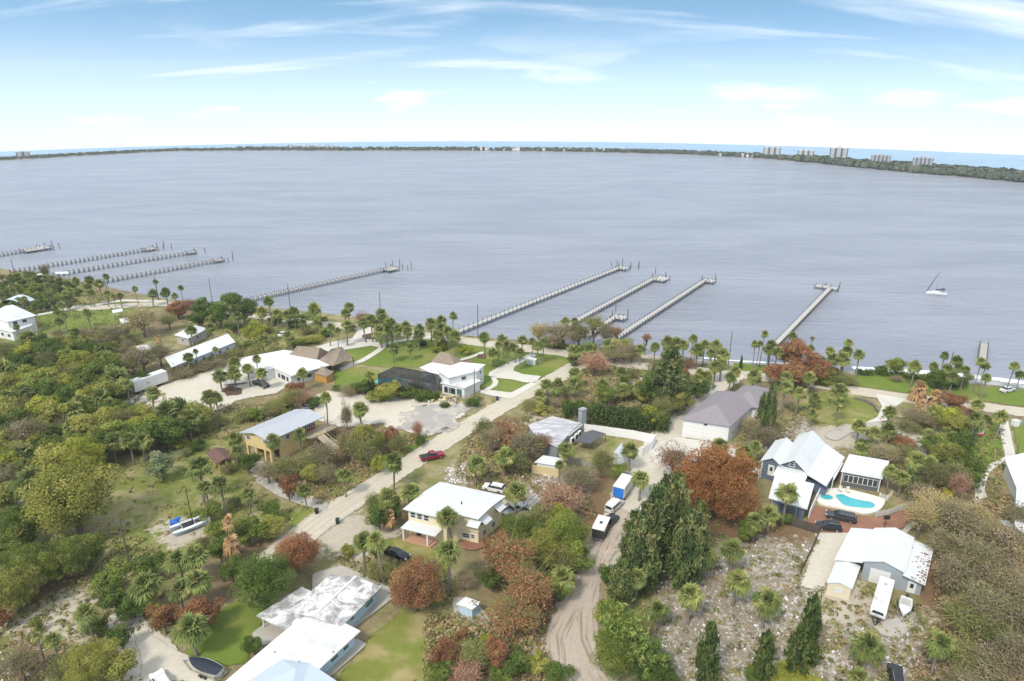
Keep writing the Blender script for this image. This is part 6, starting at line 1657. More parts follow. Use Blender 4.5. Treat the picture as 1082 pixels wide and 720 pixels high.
def catamaran():
    f = VF((182, 565), (219, 551.5)); r = f.root('catamaran', 'light blue twin-hulled catamaran with bare mast on the sandy clearing', 'boat')
    mb = gloss('pale_blue_gelcoat', (0.42, 0.55, 0.74), 0.3); L = f.L
    for y in (-1.15, 1.15):
        g = VF((182, 565), (219, 551.5)); g.c = g.c + np.array([g.n[0] * y, g.n[1] * y, 0]); m, rg = hull(g, L, 1.0, 0.75, 0.25, stern=0.5); o = obj('hull', m, mb, r)
        obj('deck', deck_of(g, rg, -0.01, 0.98), m_gel, o)
    for x in (-L * 0.22, L * 0.15): obj('crossbeam', MB().bar(f.p(x, -1.2, 1.05), f.p(x, 1.2, 1.05), 0.15), m_alu, r)
    obj('trampoline', f.box(MB(), -L * 0.2, L * 0.13, -0.9, 0.9, 1.0, 1.04), m_plast, r)
    obj('mast', MB().tube([f.p(L * 0.1, 0, 1.1), f.p(L * 0.08, 0, 9.2)], [0.09, 0.06], 8), m_plast, r)
    obj('boom', MB().bar(f.p(L * 0.09, 0, 1.9), f.p(-L * 0.3, 0, 1.8), 0.1), m_alu, r)
    st = MB(); top = f.p(L * 0.085, 0, 8.6)
    for q in (f.p(L * 0.42, 0, 1.0), f.p(-L * .1, 1.2, 1.0), f.p(-L * .1, -1.2, 1.0)): st.bar(top, q, 0.02)
    obj('stay', st, m_plast, r)
    g = VF((196, 556), (213, 546)); k = g.root('trailer_frame', 'bare grey trailer frame lying behind the blue catamaran', 'trailer'); b = MB()
    for y in (-0.8, 0.8): b.bar(g.p(-3, y, 0.5), g.p(3, y, 0.5), 0.1)
    for x in (-2.5, 0, 2.5): b.bar(g.p(x, -0.8, 0.5), g.p(x, 0.8, 0.5), 0.08)
    obj('frame', b, m_steel, k); g.wheels(k, (-0.6,), 0.95, 0.28, 0.18)
    q = G(185, 554.5); z = 0.0; k = empty('tarp_stack', tuple(q), 'bright blue tarpaulin bundle left of the catamaran', 'tarpaulin')
    mt = surf('blue_tarpaulin', (0.02, 0.12, 0.48), 0.5, 0, 0.15); b = MB(); b.box((q[0], q[1], 0.5), (1.6, 1.3, 1.0), 0.4); obj('bundle', b, mt, k, bevel=0.2); obj('fold', MB().box((q[0] + 0.5, q[1] + .4, 1.1), (1.0, .8, .4), 0.8), mt, k, bevel=0.1)
catamaran()

def covered_boat():
    f = VF((232, 716), (203, 704)); r = f.root('covered_boat', 'white motorboat under a dark navy cover beside the bungalow', 'boat'); L = 6.0
    m, rg = hull(f, L, 2.2, 0.9, 0.4); obj('hull', m, m_gel, r)
    c = MB(); n = 9; pts = []
    for rr in rg: 
        x, w, z = rr[4][0], rr[4][1], rr[4][2]
        for k in range(5):
            a = -1 + k * 0.5; pts.append(f.p(x, w * 0.93 * a, z + 0.02 + 0.45 * (1 - a * a) * (1 - (x / L + 0.5) ** 3)))
    c.add(pts, [(i * 5 + j, (i + 1) * 5 + j, (i + 1) * 5 + j + 1, i * 5 + j + 1) for i in range(n - 1) for j in range(4)])
    obj('cover', c, surf('navy_boat_cover', (0.022, 0.028, 0.045), 0.8, 0, 0.2), r)
    g = VF((232, 716), (203, 704)); k = g.root('boat_trailer', 'steel trailer under the navy covered motorboat', 'trailer'); b = MB()
    for y in (-0.9, 0.9): b.bar(g.p(-3.2, y, 0.45), g.p(2, y, 0.45), 0.1); b.bar(g.p(2, y, 0.45), g.p(4.4, 0, 0.45), 0.1)
    b.bar(g.p(-3.2, -0.9, .45), g.p(-3.2, .9, .45), 0.1); obj('frame', b, m_steel, k); g.wheels(k, (-1.0, -0.2), 1.2, 0.32, 0.2)
covered_boat()
suv(VF((178, 735), (166, 716)), 'white car with dark glass on the gravel drive at the bottom edge', m_whitep, L=4.9, W_=2.0)

def sailboat():
    f = VF((998, 310.5), (981, 309)); f.z = float(zsurf(f.c[0], f.c[1])) + WATER_Z; r = f.root('sailboat', 'white sailboat at anchor with bare mast, alone on the open water', 'boat'); L = 7.6
    m, rg = hull(f, L, 2.6, 1.3, -0.4, stern=0.8); obj('hull', m, m_gel, r); obj('deck', deck_of(f, rg, 0.0, 1.0), m_gel, r)
    obj('cabin', f.frus(MB(), (-1.0, 2.0, 0.8), (-0.9, 1.6, 0.65), 0.85, 1.45), m_gel, r)
    obj('mast', MB().tube([f.p(0.5, 0, 0.9), f.p(0.1, 0, 10.4)], [0.12, 0.09], 8), m_alu, r)
    fs = MB(); fs.tube([f.p(L * 0.48, 0, 1.1), f.p(2.0, 0, 5.8), f.p(0.3, 0, 9.8)], [0.16, 0.14, 0.06], 6); obj('furled_jib', fs, surf('navy_sail_cover', (0.03, 0.04, 0.08), 0.8), r)
    obj('boom', MB().tube([f.p(0.4, 0, 2.0), f.p(-3.0, 0, 1.9)], [0.09, 0.07], 6), m_alu, r); obj('sail_cover', MB().tube([f.p(0.3, 0, 2.2), f.p(-1.4, 0, 2.2), f.p(-2.8, 0, 2.05)], [0.28, 0.22, 0.1], 7), surf('navy_sail_cover', (0.03, 0.04, 0.08), 0.8), r)
    st = MB(); st.bar(f.p(0.1, 0, 10.3), f.p(-L * 0.48, 0, 1.0), 0.012)
    for y in (-1.1, 1.1): st.bar(f.p(0.15, 0, 9.0), f.p(0.2, y, 1.0), 0.015)
    obj('stay', st, m_steel, r)
    obj('bimini', f.frus(MB(), (-3.0, -1.5, 0.9), (-2.9, -1.6, 0.8), 2.6, 2.75), surf('navy_sail_cover', (0.03, 0.04, 0.08), 0.8), r)
    for x in (-2.9, -1.6):
        for y in (-0.85, 0.85): obj('bimini_pole', MB().bar(f.p(x, y, 0.9), f.p(x, y, 2.62), 0.05), m_alu, r)
sailboat()

def flat_trailer():
    f = VF((240, 407), (263, 404.5)); r = f.root('flat_trailer', 'long grey flatbed boat trailer on the shell lot left of the black pickup', 'trailer'); L = 7.5
    b = MB(); f.box(b, -L / 2, L / 2 - 1.5, -1.1, 1.1, 0.55, 0.7); obj('bed', b, surf('weathered_grey_bed', (0.36, 0.34, 0.32), 0.8), r)
    t = MB(); t.bar(f.p(L / 2 - 1.5, -1.0, .6), f.p(L / 2 + .6, 0, .6), 0.12); t.bar(f.p(L / 2 - 1.5, 1.0, .6), f.p(L / 2 + .6, 0, .6), 0.12); t.bar(f.p(L / 2 + .5, 0, .6), f.p(L / 2 + .2, 0, 1.9), 0.12); obj('tow_bar', t, m_steel, r)
    f.wheels(r, (-1.2, -0.4), 1.2, 0.33, 0.22)
    f = VF((560, 537), (571, 529)); r = f.root('flat_trailer', 'white low trailer loaded with pale scrap beside the silver pickup', 'trailer'); L = 5.5
    b = MB(); f.box(b, -L / 2, L / 2 - 1.2, -1.1, 1.1, 0.5, 0.65); 
    for y in (-1.1, 1.04): f.box(b, -L / 2, L / 2 - 1.2, y, y + 0.06, 0.65, 1.3)
    obj('bed', b, m_whitep, r); t = MB(); t.bar(f.p(L / 2 - 1.2, 0, .55), f.p(L / 2 + .5, 0, .55), 0.12); obj('tow_bar', t, m_steel, r); f.wheels(r, (-0.8, 0.0), 1.2, 0.33, 0.2)
    lo = MB(); rr = random.Random(8)
    for _ in range(18): lo.box(f.p(rr.uniform(-2.4, 1.2), rr.uniform(-.8, .8), rr.uniform(.75, 1.15)), (rr.uniform(.3, 1.2), rr.uniform(.2, .6), rr.uniform(.1, .3)), rr.uniform(0, 3))
    obj('load', lo, surf('pale_scrap', (0.55, 0.50, 0.46), 0.8, 0, 0.3), r)
    f = VF((424, 416), (437, 417.5)); r = f.root('flat_trailer', 'dark low utility trailer in front of the hedge by the pool cage', 'trailer')
    b = MB(); f.box(b, -1.8, 1.4, -0.9, 0.9, 0.5, 0.65); obj('bed', b, m_charcoal, r); obj('tow_bar', MB().bar(f.p(1.4, 0, .5), f.p(2.5, 0, .5), 0.1), m_steel, r); f.wheels(r, (-0.2,), 1.0, 0.3, 0.2)
flat_trailer()

def bin_(u, v, mat, label):
    p = G(u, v); r = empty('wheelie_bin', tuple(p), label, 'trash bin')
    b = MB().prism([(p[0] - .26, p[1] - .3), (p[0] + .26, p[1] - .3), (p[0] + .26, p[1] + .3), (p[0] - .26, p[1] + .3)], 0.08, 1.05, [(p[0] - .32, p[1] - .38), (p[0] + .32, p[1] - .38), (p[0] + .32, p[1] + .38), (p[0] - .32, p[1] + .38)])
    obj('body', b, mat, r); obj('lid', MB().box((p[0], p[1], 1.1), (0.72, 0.84, 0.09)), mat, r)
    for x in (-.25, .25): obj('wheel', MB().tube([(p[0] + x - .04, p[1] + .32, .12), (p[0] + x + .04, p[1] + .32, .12)], 0.12, 8), m_tyre, r)
bin_(357, 553.5, surf('dark_green_plastic', (0.012, 0.03, 0.02), 0.5), 'dark green trash bin on the near verge of the sandy road')
bin_(335, 543, surf('black_green_plastic', (0.015, 0.022, 0.016), 0.5), 'small dark trash bin on the grass beside the driveway mouth')
bin_(525.5, 423.5, surf('navy_plastic', (0.01, 0.02, 0.09), 0.5), 'navy blue trash bin at the corner of the white driveway')

def pole(u, v, h, label, arm=False, rad=0.15, mat=None):
    p = G(u, v); r = empty('utility_pole', tuple(p), label, 'utility pole', 'utility poles along the river')
    m = mat or surf('weathered_pole', (0.11, 0.10, 0.09), 0.9)
    obj('pole', MB().tube([(p[0], p[1], p[2] - .5), (p[0], p[1], p[2] + h)], [rad, rad * 0.7], 8), m, r)
    if arm:
        obj('crossarm', MB().bar((p[0] - 1.1, p[1], p[2] + h - .6), (p[0] + 1.1, p[1], p[2] + h - .6), 0.12), m, r)
        for x in (-1.0, -0.4, 0.4, 1.0): obj('insulator', MB().tube([(p[0] + x, p[1], p[2] + h - .54), (p[0] + x, p[1], p[2] + h - .3)], 0.06, 6), m_rim, r)
    else: obj('cap', MB().tube([(p[0], p[1], p[2] + h), (p[0], p[1], p[2] + h + .5)], [0.12, 0.05], 6), m_rim, r)
pole(15.5, 290, 7, 'thin dark utility pole rising over the trees at the far left shore')
pole(115.5, 320, 12, 'utility pole standing in front of the left docks beside a dense palm clump')
pole(168, 318, 10, 'utility pole behind the pair of palms right of the left lawn')
pole(225.5, 327, 12, 'utility pole rising behind the dark green grove')
pole(307.3, 331, 11, 'utility pole beside the tall lone palm on the river bank')
pole(403, 343, 12, 'utility pole rising from the palm cluster beside the white driveway')
pole(505, 358, 12, 'utility pole at the landward end of the longest dock')
pole(769.5, 386, 11, 'utility pole behind palms beside the big garage lane')
pole(828, 389, 9, 'utility pole in front of the rust-red riverside tree')
pole(501.5, 421, 8.5, 'utility pole against the white wall of the two-storey white house')
pole(1000, 402, 9, 'slender pole among the palms on the right shore')
pole(137, 596, 9.5, 'utility pole with crossarm and insulators in the lower left woods', True)

def sign_board():
    p = G(934, 560); r = empty('basketball_hoop', tuple(p), 'dark square board on a thin post behind the metal barn', 'board')
    obj('post', MB().tube([(p[0], p[1], -.2), (p[0], p[1], 2.6)], 0.06, 8), m_plast, r); obj('backboard', MB().box((p[0], p[1] - .1, 2.9), (1.2, 0.08, 0.9)), m_charcoal, r)
    r.name = 'post_board'
    p = G(1008, 410); 
sign_board()

def arbor():
    p = G(562, 385); r = empty('garden_arbor', tuple(p), 'small pale green-grey tank box on the lawn beside three palms', 'utility box')
    obj('body', MB().box((p[0], p[1], 0.9), (3.0, 1.6, 1.7), -0.5), surf('pale_grey_green', (0.50, 0.56, 0.53), 0.6), r); obj('lid', MB().box((p[0], p[1], 1.8), (3.2, 1.8, 0.12), -0.5), m_whitep, r)
    r.name = 'utility_box'
    p = G(1072, 450); r = empty('trash_enclosure', tuple(p), 'pale grey utility cabinets beside the straight drive at the right edge', 'utility box')
    obj('cabinet', MB().box((p[0], p[1], 0.8), (1.4, 1.2, 1.6)), m_whitep, r); obj('cabinet', MB().box((p[0] + 1.4, p[1] + .5, 0.6), (1.0, 1.0, 1.2)), m_silver, r)
    p = G(1036, 461); r = empty('garden_swing', tuple(p), 'little red and white garden seat on the right lawn', 'bench')
    obj('seat', MB().box((p[0], p[1], 0.5), (1.6, 0.7, 0.12)), surf('red_paint', (0.4, 0.05, 0.04), 0.5), r); obj('backrest', MB().box((p[0], p[1] + .35, 0.95), (1.6, 0.1, 0.8)), m_whitep, r)
    for x in (-.7, .7): obj('leg', MB().box((p[0] + x, p[1], 0.22), (0.1, 0.6, 0.45)), m_whitep, r)
arbor()

def debris_piles():
    for (u, v, n, sx, lab, mats) in ((478, 424, 60, 8, 'heap of mixed building debris at the back of the sandy lot', ((0.5, 0.45, 0.38), (0.25, 0.2, 0.16), (0.6, 0.5, 0.2), (0.65, 0.65, 0.65))),
                                (160, 472, 26, 6, 'stack of cut logs and boards at the edge of the woods above the clearing', ((0.34, 0.22, 0.1), (0.45, 0.34, 0.2))),
                                (548, 466, 26, 5, 'row of pale boards and scrap under the rusty tree by the sandy road', ((0.6, 0.6, 0.58), (0.45, 0.43, 0.4)))):
        p = G(u, v); r = empty('debris_pile', tuple(p), lab, 'debris'); rr = random.Random(u)
        for ci, c in enumerate(mats):
            b = MB()
            for _ in range(n // len(mats)):
                x, y = rr.gauss(0, sx * 0.5), rr.gauss(0, sx * 0.22); b.box((p[0] + x, p[1] + y, rr.uniform(.1, .9)), (rr.uniform(.3, 2.2), rr.uniform(.15, .5), rr.uniform(.1, .4)), rr.uniform(0, 3.1))
            obj('scrap', b, surf('scrap_%d_%d' % (u, ci), c, 0.85, 0, 0.3), r)
debris_piles()

# ------------------------------------------------------------------ trees
def unit(v): return v / (np.linalg.norm(v, axis=-1, keepdims=True) + 1e-9)

def palm_crown(seed, nf=62, ragged=0.0):
    """fan fronds in a ball: upright young fronds on top, arching ones round the middle, hanging ones below"""
    r = np.random.default_rng(seed); Q = []; tone = []; hue = []
    for i in range(nf):
        f = (i + 0.5) / nf
        el = math.radians(88 - 132 * f ** 0.85 + r.uniform(-10, 10)); az = i * 2.39996 + r.uniform(-.35, .35)
        d = np.array([math.cos(az) * math.cos(el), math.sin(az) * math.cos(el), math.sin(el)])
        s = np.array([-math.sin(az), math.cos(az), 0.0]); tw = r.uniform(-.5, .5); up = np.cross(d, s); up = up if up[2] > 0 else -up
        s = s * math.cos(tw) + up * math.sin(tw)
        L = r.uniform(0.55, 1.08) * (1 - ragged * r.random())
        st = r.uniform(0.30, 0.52)
        b = d * L * st + np.array([0, 0, -0.02]); w = 0.012
        Q.append([-s * w, s * w, b + s * w, b - s * w]); tone.append([0.45] * 4); hv = r.random(); hue.append([hv] * 4)
        ft = r.uniform(0.25, 0.70) + (0.16 if el > 0.6 else 0.0)
        n = 10
        for k in range(n):
            a = math.radians(-80 + 160 * k / (n - 1) + r.uniform(-6, 6)); ln = L * (1 - st) * (0.66 + 0.34 * math.cos(a)) * r.uniform(.8, 1.1)
            dd = d * math.cos(a) + s * math.sin(a); mid = b + dd * ln * 0.5 + up * 0.05 * math.cos(a)
            tip = b + dd * ln + np.array([0, 0, -0.10 - 0.12 * abs(math.sin(a)) * max(0.2, math.cos(el))]) * r.uniform(0.6, 1.5)
            sd = -d * math.sin(a) + s * math.cos(a); ww = 0.058
            Q.append([b, mid - sd * ww, tip, mid + sd * ww]); tv = np.clip(ft + r.uniform(-.2, .2), 0, 1); tone.append([tv * 0.85, tv, min(1, tv + .2), tv]); hue.append([hv] * 4)
    return np.array(Q, float), np.array(tone), np.array(hue)

def palm_skirt(seed, n=26, drop=0.75):
    r = np.random.default_rng(seed); Q = []; tone = []; hue = []
    for i in range(n):
        az = r.uniform(0, 6.28); s = np.array([-math.sin(az), math.cos(az), 0]); d = np.array([math.cos(az), math.sin(az), 0])
        a = d * 0.06 + np.array([0, 0, r.uniform(-.12, .02)]); e = d * r.uniform(.22, .45) + np.array([0, 0, -r.uniform(.4, 1) * drop])
        for k in (-1, 0, 1):
            w = 0.05; m = a * 0.4 + e * 0.6 + s * k * 0.09; t2 = e + s * k * 0.16
            Q.append([a, m - s * w, t2, m + s * w]); t = r.random(); tone.append([t] * 4); hue.append([r.random()] * 4)
    return np.array(Q, float), np.array(tone), np.array(hue)

def leaf_quads(r, P, N, size, aspect=1.4):
    n = len(P); a = r.normal(size=(n, 3)); t1 = unit(a - N * (a * N).sum(1)[:, None]); t2 = np.cross(N, t1)
    s = size * r.uniform(0.6, 1.35, (n, 1)); u, v = t1 * s * aspect * 0.5, t2 * s * 0.5
    return np.stack([P - u, P + v * 0.9 - u * .1, P + u, P - v * 0.9 - u * .1], 1)

def broad_crown(seed, nblob=26, per=170, leaf=0.075, rough=0.5, hole=0.0, flat=0.0, twigs=0):
    r = np.random.default_rng(seed); Q = []; tone = []; hue = []
    for b in range(nblob):
        d = unit(r.normal(size=3)); d[2] = d[2] * (1 - flat) + 0.12
        c = d * r.uniform(0.28, 0.80) * np.array([1, 1, 0.92]) if b > 2 else d * 0.2
        rad = r.uniform(0.18, 0.42) * (1.1 if b < 4 else 1.0) * (0.72 if nblob > 60 else 1)
        n = int(per * (rad / 0.32) ** 2); D = unit(r.normal(size=(n, 3)))
        P = c + D * rad * r.uniform(0.62, 1.06, (n, 1)) * np.array([1, 1, 0.85])
        k = (D[:, 2] > -0.55) | (r.random(n) < 0.4)
        P, D = P[k], D[k]; n = len(P)
        N = unit(D + r.normal(size=(n, 3)) * rough + np.array([0, 0, 0.35]))
        q = leaf_quads(r, P, N, leaf); Q.append(q)
        bt = r.uniform(0.22, 0.78); tv = np.clip(bt + r.normal(size=n) * 0.15, 0, 1); tone.append(np.repeat(tv[:, None], 4, 1)); hb = r.random(); hue.append(np.repeat(np.clip(hb * 0.7 + r.random(n) * 0.3, 0, 1)[:, None], 4, 1))
    if twigs:
        D = unit(r.normal(size=(twigs, 3))); D[:, 2] = np.abs(D[:, 2]) * 0.9 - 0.1
        P0 = D * r.uniform(0.15, 0.6, (twigs, 1)); P1 = P0 + (D * 0.6 + r.normal(size=(twigs, 3)) * 0.55) * r.uniform(0.15, 0.5, (twigs, 1))
        s = unit(np.cross(D, r.normal(size=(twigs, 3)))) * 0.010
        Q.append(np.stack([P0 - s, P0 + s, P1 + s * .5, P1 - s * .5], 1)); t = r.uniform(0.3, 1, twigs); tone.append(np.repeat(t[:, None], 4, 1)); hue.append(np.full((twigs, 4), 0.95))
    return np.concatenate(Q), np.concatenate(tone), np.concatenate(hue)

def conifer_crown(seed, n=2600, taper=1.0, leaf=0.07, sprays=90):
    """feathery casuarina: drooping sprays on ascending limbs, in a ragged spire from z = -1 to 1"""
    r = np.random.default_rng(seed); Q = []; tone = []; hue = []
    for b in range(sprays):
        h = r.uniform(0, 1) ** 0.85; az = r.uniform(0, 6.28); R = (1 - h) ** (0.7 * taper) * r.uniform(0.5, 1.0) * (0.55 + 0.45 * min(1, h * 6)) + 0.05
        d = np.array([math.cos(az), math.sin(az), 0]); c = d * R * 0.72 + np.array([0, 0, -0.95 + 1.85 * h]); rad = 0.11 + 0.13 * R
        m = n // sprays; D = unit(r.normal(size=(m, 3))); P = c + D * np.array([rad, rad, rad * 0.85]) * r.uniform(0.3, 1.1, (m, 1)) + d * rad * r.uniform(-.6, .8, (m, 1)) + np.array([0, 0, 0.12]) * r.uniform(-.5, 1, (m, 1))
        N = unit(D + r.normal(size=(m, 3)) * 0.8); Q.append(leaf_quads(r, P, N, leaf, 2.6))
        bt = r.uniform(0.1, 0.8); tv = np.clip(bt + r.normal(size=m) * 0.2, 0, 1); tone.append(np.repeat(tv[:, None], 4, 1)); hue.append(np.full((m, 4), r.random()))
    return np.concatenate(Q), np.concatenate(tone), np.concatenate(hue)

def plume_crown(seed, stems=60):
    """arching bamboo-like plumes"""
    r = np.random.default_rng(seed); Q = []; tone = []; hue = []
    for b in range(stems):
        az = r.uniform(0, 6.28); d = np.array([math.cos(az), math.sin(az), 0]); Hh = r.uniform(0.9, 1.9); R = r.uniform(0.15, 0.85); hb = r.random(); tb = r.uniform(.2, .8)
        for k in range(80):
            t = r.uniform(0.2, 1.0); p = d * R * t ** 1.8 + np.array([0, 0, -1 + Hh * (t - 0.25 * t ** 4)]) + r.normal(size=3) * 0.055
            N = unit(r.normal(size=3) + np.array([0, 0, .3])); Q.append(leaf_quads(r, p[None], N[None], 0.055, 3.2)[0]); tone.append([np.clip(tb + r.normal() * .2, 0, 1)] * 4); hue.append([hb] * 4)
    return np.array(Q), np.array(tone), np.array(hue)

def qmesh(name, q):
    Q, t, h = q; V = Q.reshape(-1, 3); F = np.arange(len(V)).reshape(-1, 4)
    return np_mesh(name, V, F, {'tone': t.ravel(), 'hue': h.ravel()}, m_leafslot)
m_leafslot = foliage('green_leaves', (0.022, 0.040, 0.010), (0.085, 0.110, 0.028), (0.13, 0.13, 0.035))
m_bark = surf('grey_brown_bark', (0.17, 0.14, 0.115), 0.95, 0, 0.25, 3)
m_palmbark = surf('palm_trunk_bark', (0.22, 0.195, 0.165), 0.95, 0, 0.25, 4)

def trunk_mesh(name, kind, seed):
    r = random.Random(seed); m = MB()
    if kind == 'palm':
        lx, ly = r.uniform(-.04, .04), r.uniform(-.04, .04)
        m.tube([(0, 0, -0.05), (lx * 2, ly * 2, 0.25), (lx * 3, ly * 3, 0.6), (0, 0, 1.0)], [0.21, 0.16, 0.15, 0.17], 8)
    else:
        m.tube([(0, 0, -0.08), (r.uniform(-.03, .03), r.uniform(-.03, .03), 0.35), (r.uniform(-.05, .05), r.uniform(-.05, .05), 0.75), (0, 0, 1.05)], [0.24, 0.19, 0.13, 0.05], 8)
        for i in range(7 if kind == 'tree' else 12):
            a = r.uniform(0, 6.28); z = r.uniform(0.3, 0.75); L = r.uniform(0.6, 1.35)
            e = (math.cos(a) * L, math.sin(a) * L, z + r.uniform(0.1, 0.35)); mid = (e[0] * .5, e[1] * .5, z + (e[2] - z) * 0.65)
            m.tube([(0, 0, z), mid, e], [0.10, 0.07, 0.02], 5, False)
            for k in range(2):
                f = (e[0] * r.uniform(.8, 1.3) + r.uniform(-.4, .4), e[1] * r.uniform(.8, 1.3) + r.uniform(-.4, .4), e[2] + r.uniform(.0, .2)); m.tube([mid, f], [0.05, 0.012], 4, False)
    me = bpy.data.meshes.new(name); me.from_pydata(m.v, [], m.f); me.materials.append(m_palmbark if kind == 'palm' else m_bark)
    me.polygons.foreach_set('use_smooth', [True] * len(me.polygons)); return me

PALM_CROWNS = [qmesh('palm_crown', palm_crown(s, nf=n)) for s, n in ((1, 92), (2, 80), (3, 100), (4, 74), (5, 88), (6, 84), (7, 66))]
DEAD_CROWNS = [qmesh('dead_palm_crown', palm_crown(s, nf=22, ragged=0.5)) for s in (8, 9)]
PALM_SKIRTS = [qmesh('palm_skirt', palm_skirt(s)) for s in (1, 2, 3)]
PALM_TRUNKS = [trunk_mesh('palm_trunk', 'palm', s) for s in (1, 2, 3)]
BROAD = [qmesh('leafy_crown', broad_crown(s, nb_, 250, 0.066)) for s, nb_ in ((11, 28), (12, 36), (13, 24), (14, 40), (15, 32), (16, 22))]
BIG = [qmesh('leafy_crown', broad_crown(s, 130, 640, 0.030, 0.7)) for s in (21, 22, 23)]
SPARSE = [qmesh('thin_crown', broad_crown(s, 44, 105, 0.046, 0.95, twigs=700)) for s in (31, 32, 33, 34)]
CONIF = [qmesh('feathery_crown', conifer_crown(s, 5200, 0.55, 0.062, 130)) for s in (41, 42, 43)]
SPIRE = [qmesh('spire_crown', conifer_crown(s, 3000, 0.7, 0.10, 70)) for s in (45, 46)]
PLUME = [qmesh('plume_crown', plume_crown(s)) for s in (51, 52)]
TRUNKS = [trunk_mesh('tree_trunk', 'tree', s) for s in (5, 6, 7)]
BARETRUNKS = [trunk_mesh('bare_trunk', 'bare', s) for s in (8, 9)]

m_palm = foliage('palm_fronds', (0.045, 0.066, 0.022), (0.148, 0.172, 0.060), (0.185, 0.175, 0.07), 0.28, 0.25)
m_skirt = foliage('dead_palm_fronds', (0.11, 0.080, 0.048), (0.28, 0.20, 0.115), None, 0.15, 0.15)
m_orange = foliage('orange_dead_fronds', (0.13, 0.080, 0.040), (0.29, 0.19, 0.10), None, 0.2, 0.1)
LEAF = {
 'dark': foliage('dark_green_leaves', (0.020, 0.038, 0.010), (0.070, 0.100, 0.024), (0.09, 0.10, 0.03), 0.2, 0.25),
 'mid': foliage('mid_green_leaves', (0.035, 0.056, 0.014), (0.125, 0.150, 0.036), (0.17, 0.16, 0.045), 0.22, 0.3),
 'lime': foliage('yellow_green_leaves', (0.065, 0.085, 0.014), (0.21, 0.215, 0.042), (0.27, 0.24, 0.045), 0.25, 0.2),
 'olive': foliage('olive_leaves', (0.070, 0.078, 0.018), (0.180, 0.175, 0.045), (0.20, 0.18, 0.065), 0.22, 0.2),
 'blue': foliage('blue_green_leaves', (0.045, 0.062, 0.034), (0.125, 0.150, 0.080), (0.15, 0.155, 0.09), 0.2, 0.2),
 'brown': foliage('brown_twigs', (0.072, 0.056, 0.040), (0.185, 0.146, 0.104), (0.13, 0.125, 0.06), 0.2, 0.15),
 'tan': foliage('tan_twigs', (0.110, 0.088, 0.052), (0.25, 0.20, 0.12), (0.20, 0.17, 0.07), 0.15, 0.15),
 'greenbrown': foliage('green_brown_leaves', (0.060, 0.056, 0.026), (0.165, 0.145, 0.070), (0.10, 0.12, 0.04), 0.18, 0.25),
 'red': foliage('rust_red_leaves', (0.074, 0.036, 0.019), (0.185, 0.090, 0.048), (0.17, 0.115, 0.05), 0.2, 0.12),
 'orange': foliage('orange_brown_leaves', (0.092, 0.043, 0.018), (0.225, 0.105, 0.044), (0.18, 0.115, 0.05), 0.25, 0.10),
 'salmon': foliage('salmon_rust_leaves', (0.115, 0.052, 0.028), (0.290, 0.135, 0.072), (0.13, 0.13, 0.055), 0.25, 0.10),
 'maroon': foliage('maroon_leaves', (0.088, 0.044, 0.032), (0.210, 0.108, 0.076), (0.16, 0.12, 0.07), 0.2, 0.12),
 'pink': foliage('pinkish_grey_twigs', (0.105, 0.074, 0.050), (0.235, 0.160, 0.110), (0.20, 0.105, 0.07), 0.15, 0.12),
 'pine': foliage('casuarina_needles', (0.025, 0.041, 0.016), (0.095, 0.118, 0.042), (0.12, 0.12, 0.05), 0.15, 0.15),
 'cedar': foliage('cedar_sprays', (0.020, 0.034, 0.012), (0.070, 0.088, 0.028), None, 0.15, 0.15),
 'plume': foliage('bamboo_leaves', (0.040, 0.066, 0.016), (0.120, 0.155, 0.042), (0.15, 0.16, 0.05), 0.25, 0.12),
 'yellow': foliage('yellow_leaves', (0.25, 0.20, 0.02), (0.50, 0.40, 0.04), None, 0.25, 0.1),
}
KINDS = {   # name, wording, category, crown meshes, leaves
 'dark': ('leafy_tree', 'dark green leafy tree', BROAD), 'mid': ('leafy_tree', 'mid green leafy tree', BROAD), 'lime': ('leafy_tree', 'yellow-green leafy tree', BROAD),
 'olive': ('leafy_tree', 'olive leafy tree', BROAD), 'blue': ('leafy_tree', 'grey-green leafy tree', BROAD), 'brown': ('bare_tree', 'brown twiggy tree', SPARSE), 'tan': ('bare_tree', 'tan twiggy tree', SPARSE),
 'greenbrown': ('thin_tree', 'thin green-brown tree', SPARSE), 'red': ('red_tree', 'rust-red tree', BROAD), 'orange': ('red_tree', 'orange-brown tree', BIG), 'maroon': ('red_tree', 'maroon-leaved tree', SPARSE),
 'salmon': ('red_tree', 'salmon rust thin tree', SPARSE), 'pink': ('bare_tree', 'pinkish bare tree', SPARSE), 'pine': ('casuarina_tree', 'dark feathery casuarina', CONIF), 'cedar': ('cedar_tree', 'dark narrow cedar', SPIRE), 'plume': ('bamboo_clump', 'light green plumed clump', PLUME), 'yellow': ('leafy_bush', 'bright yellow bush', BROAD),
}
TREES = []          # (root, species wording, u, v, size px)
tr_rng = random.Random(77)

def child(name, mesh, root, mat=None, loc=(0, 0, 0), sc=(1, 1, 1), rz=0.0):
    o = bpy.data.objects.new(name, mesh); link(o); o.parent = root; o.location = loc; o.scale = sc; o.rotation_euler = (0, 0, rz)
    if mat is not None: o.material_slots[0].link = 'OBJECT'; o.material_slots[0].material = mat
    return o

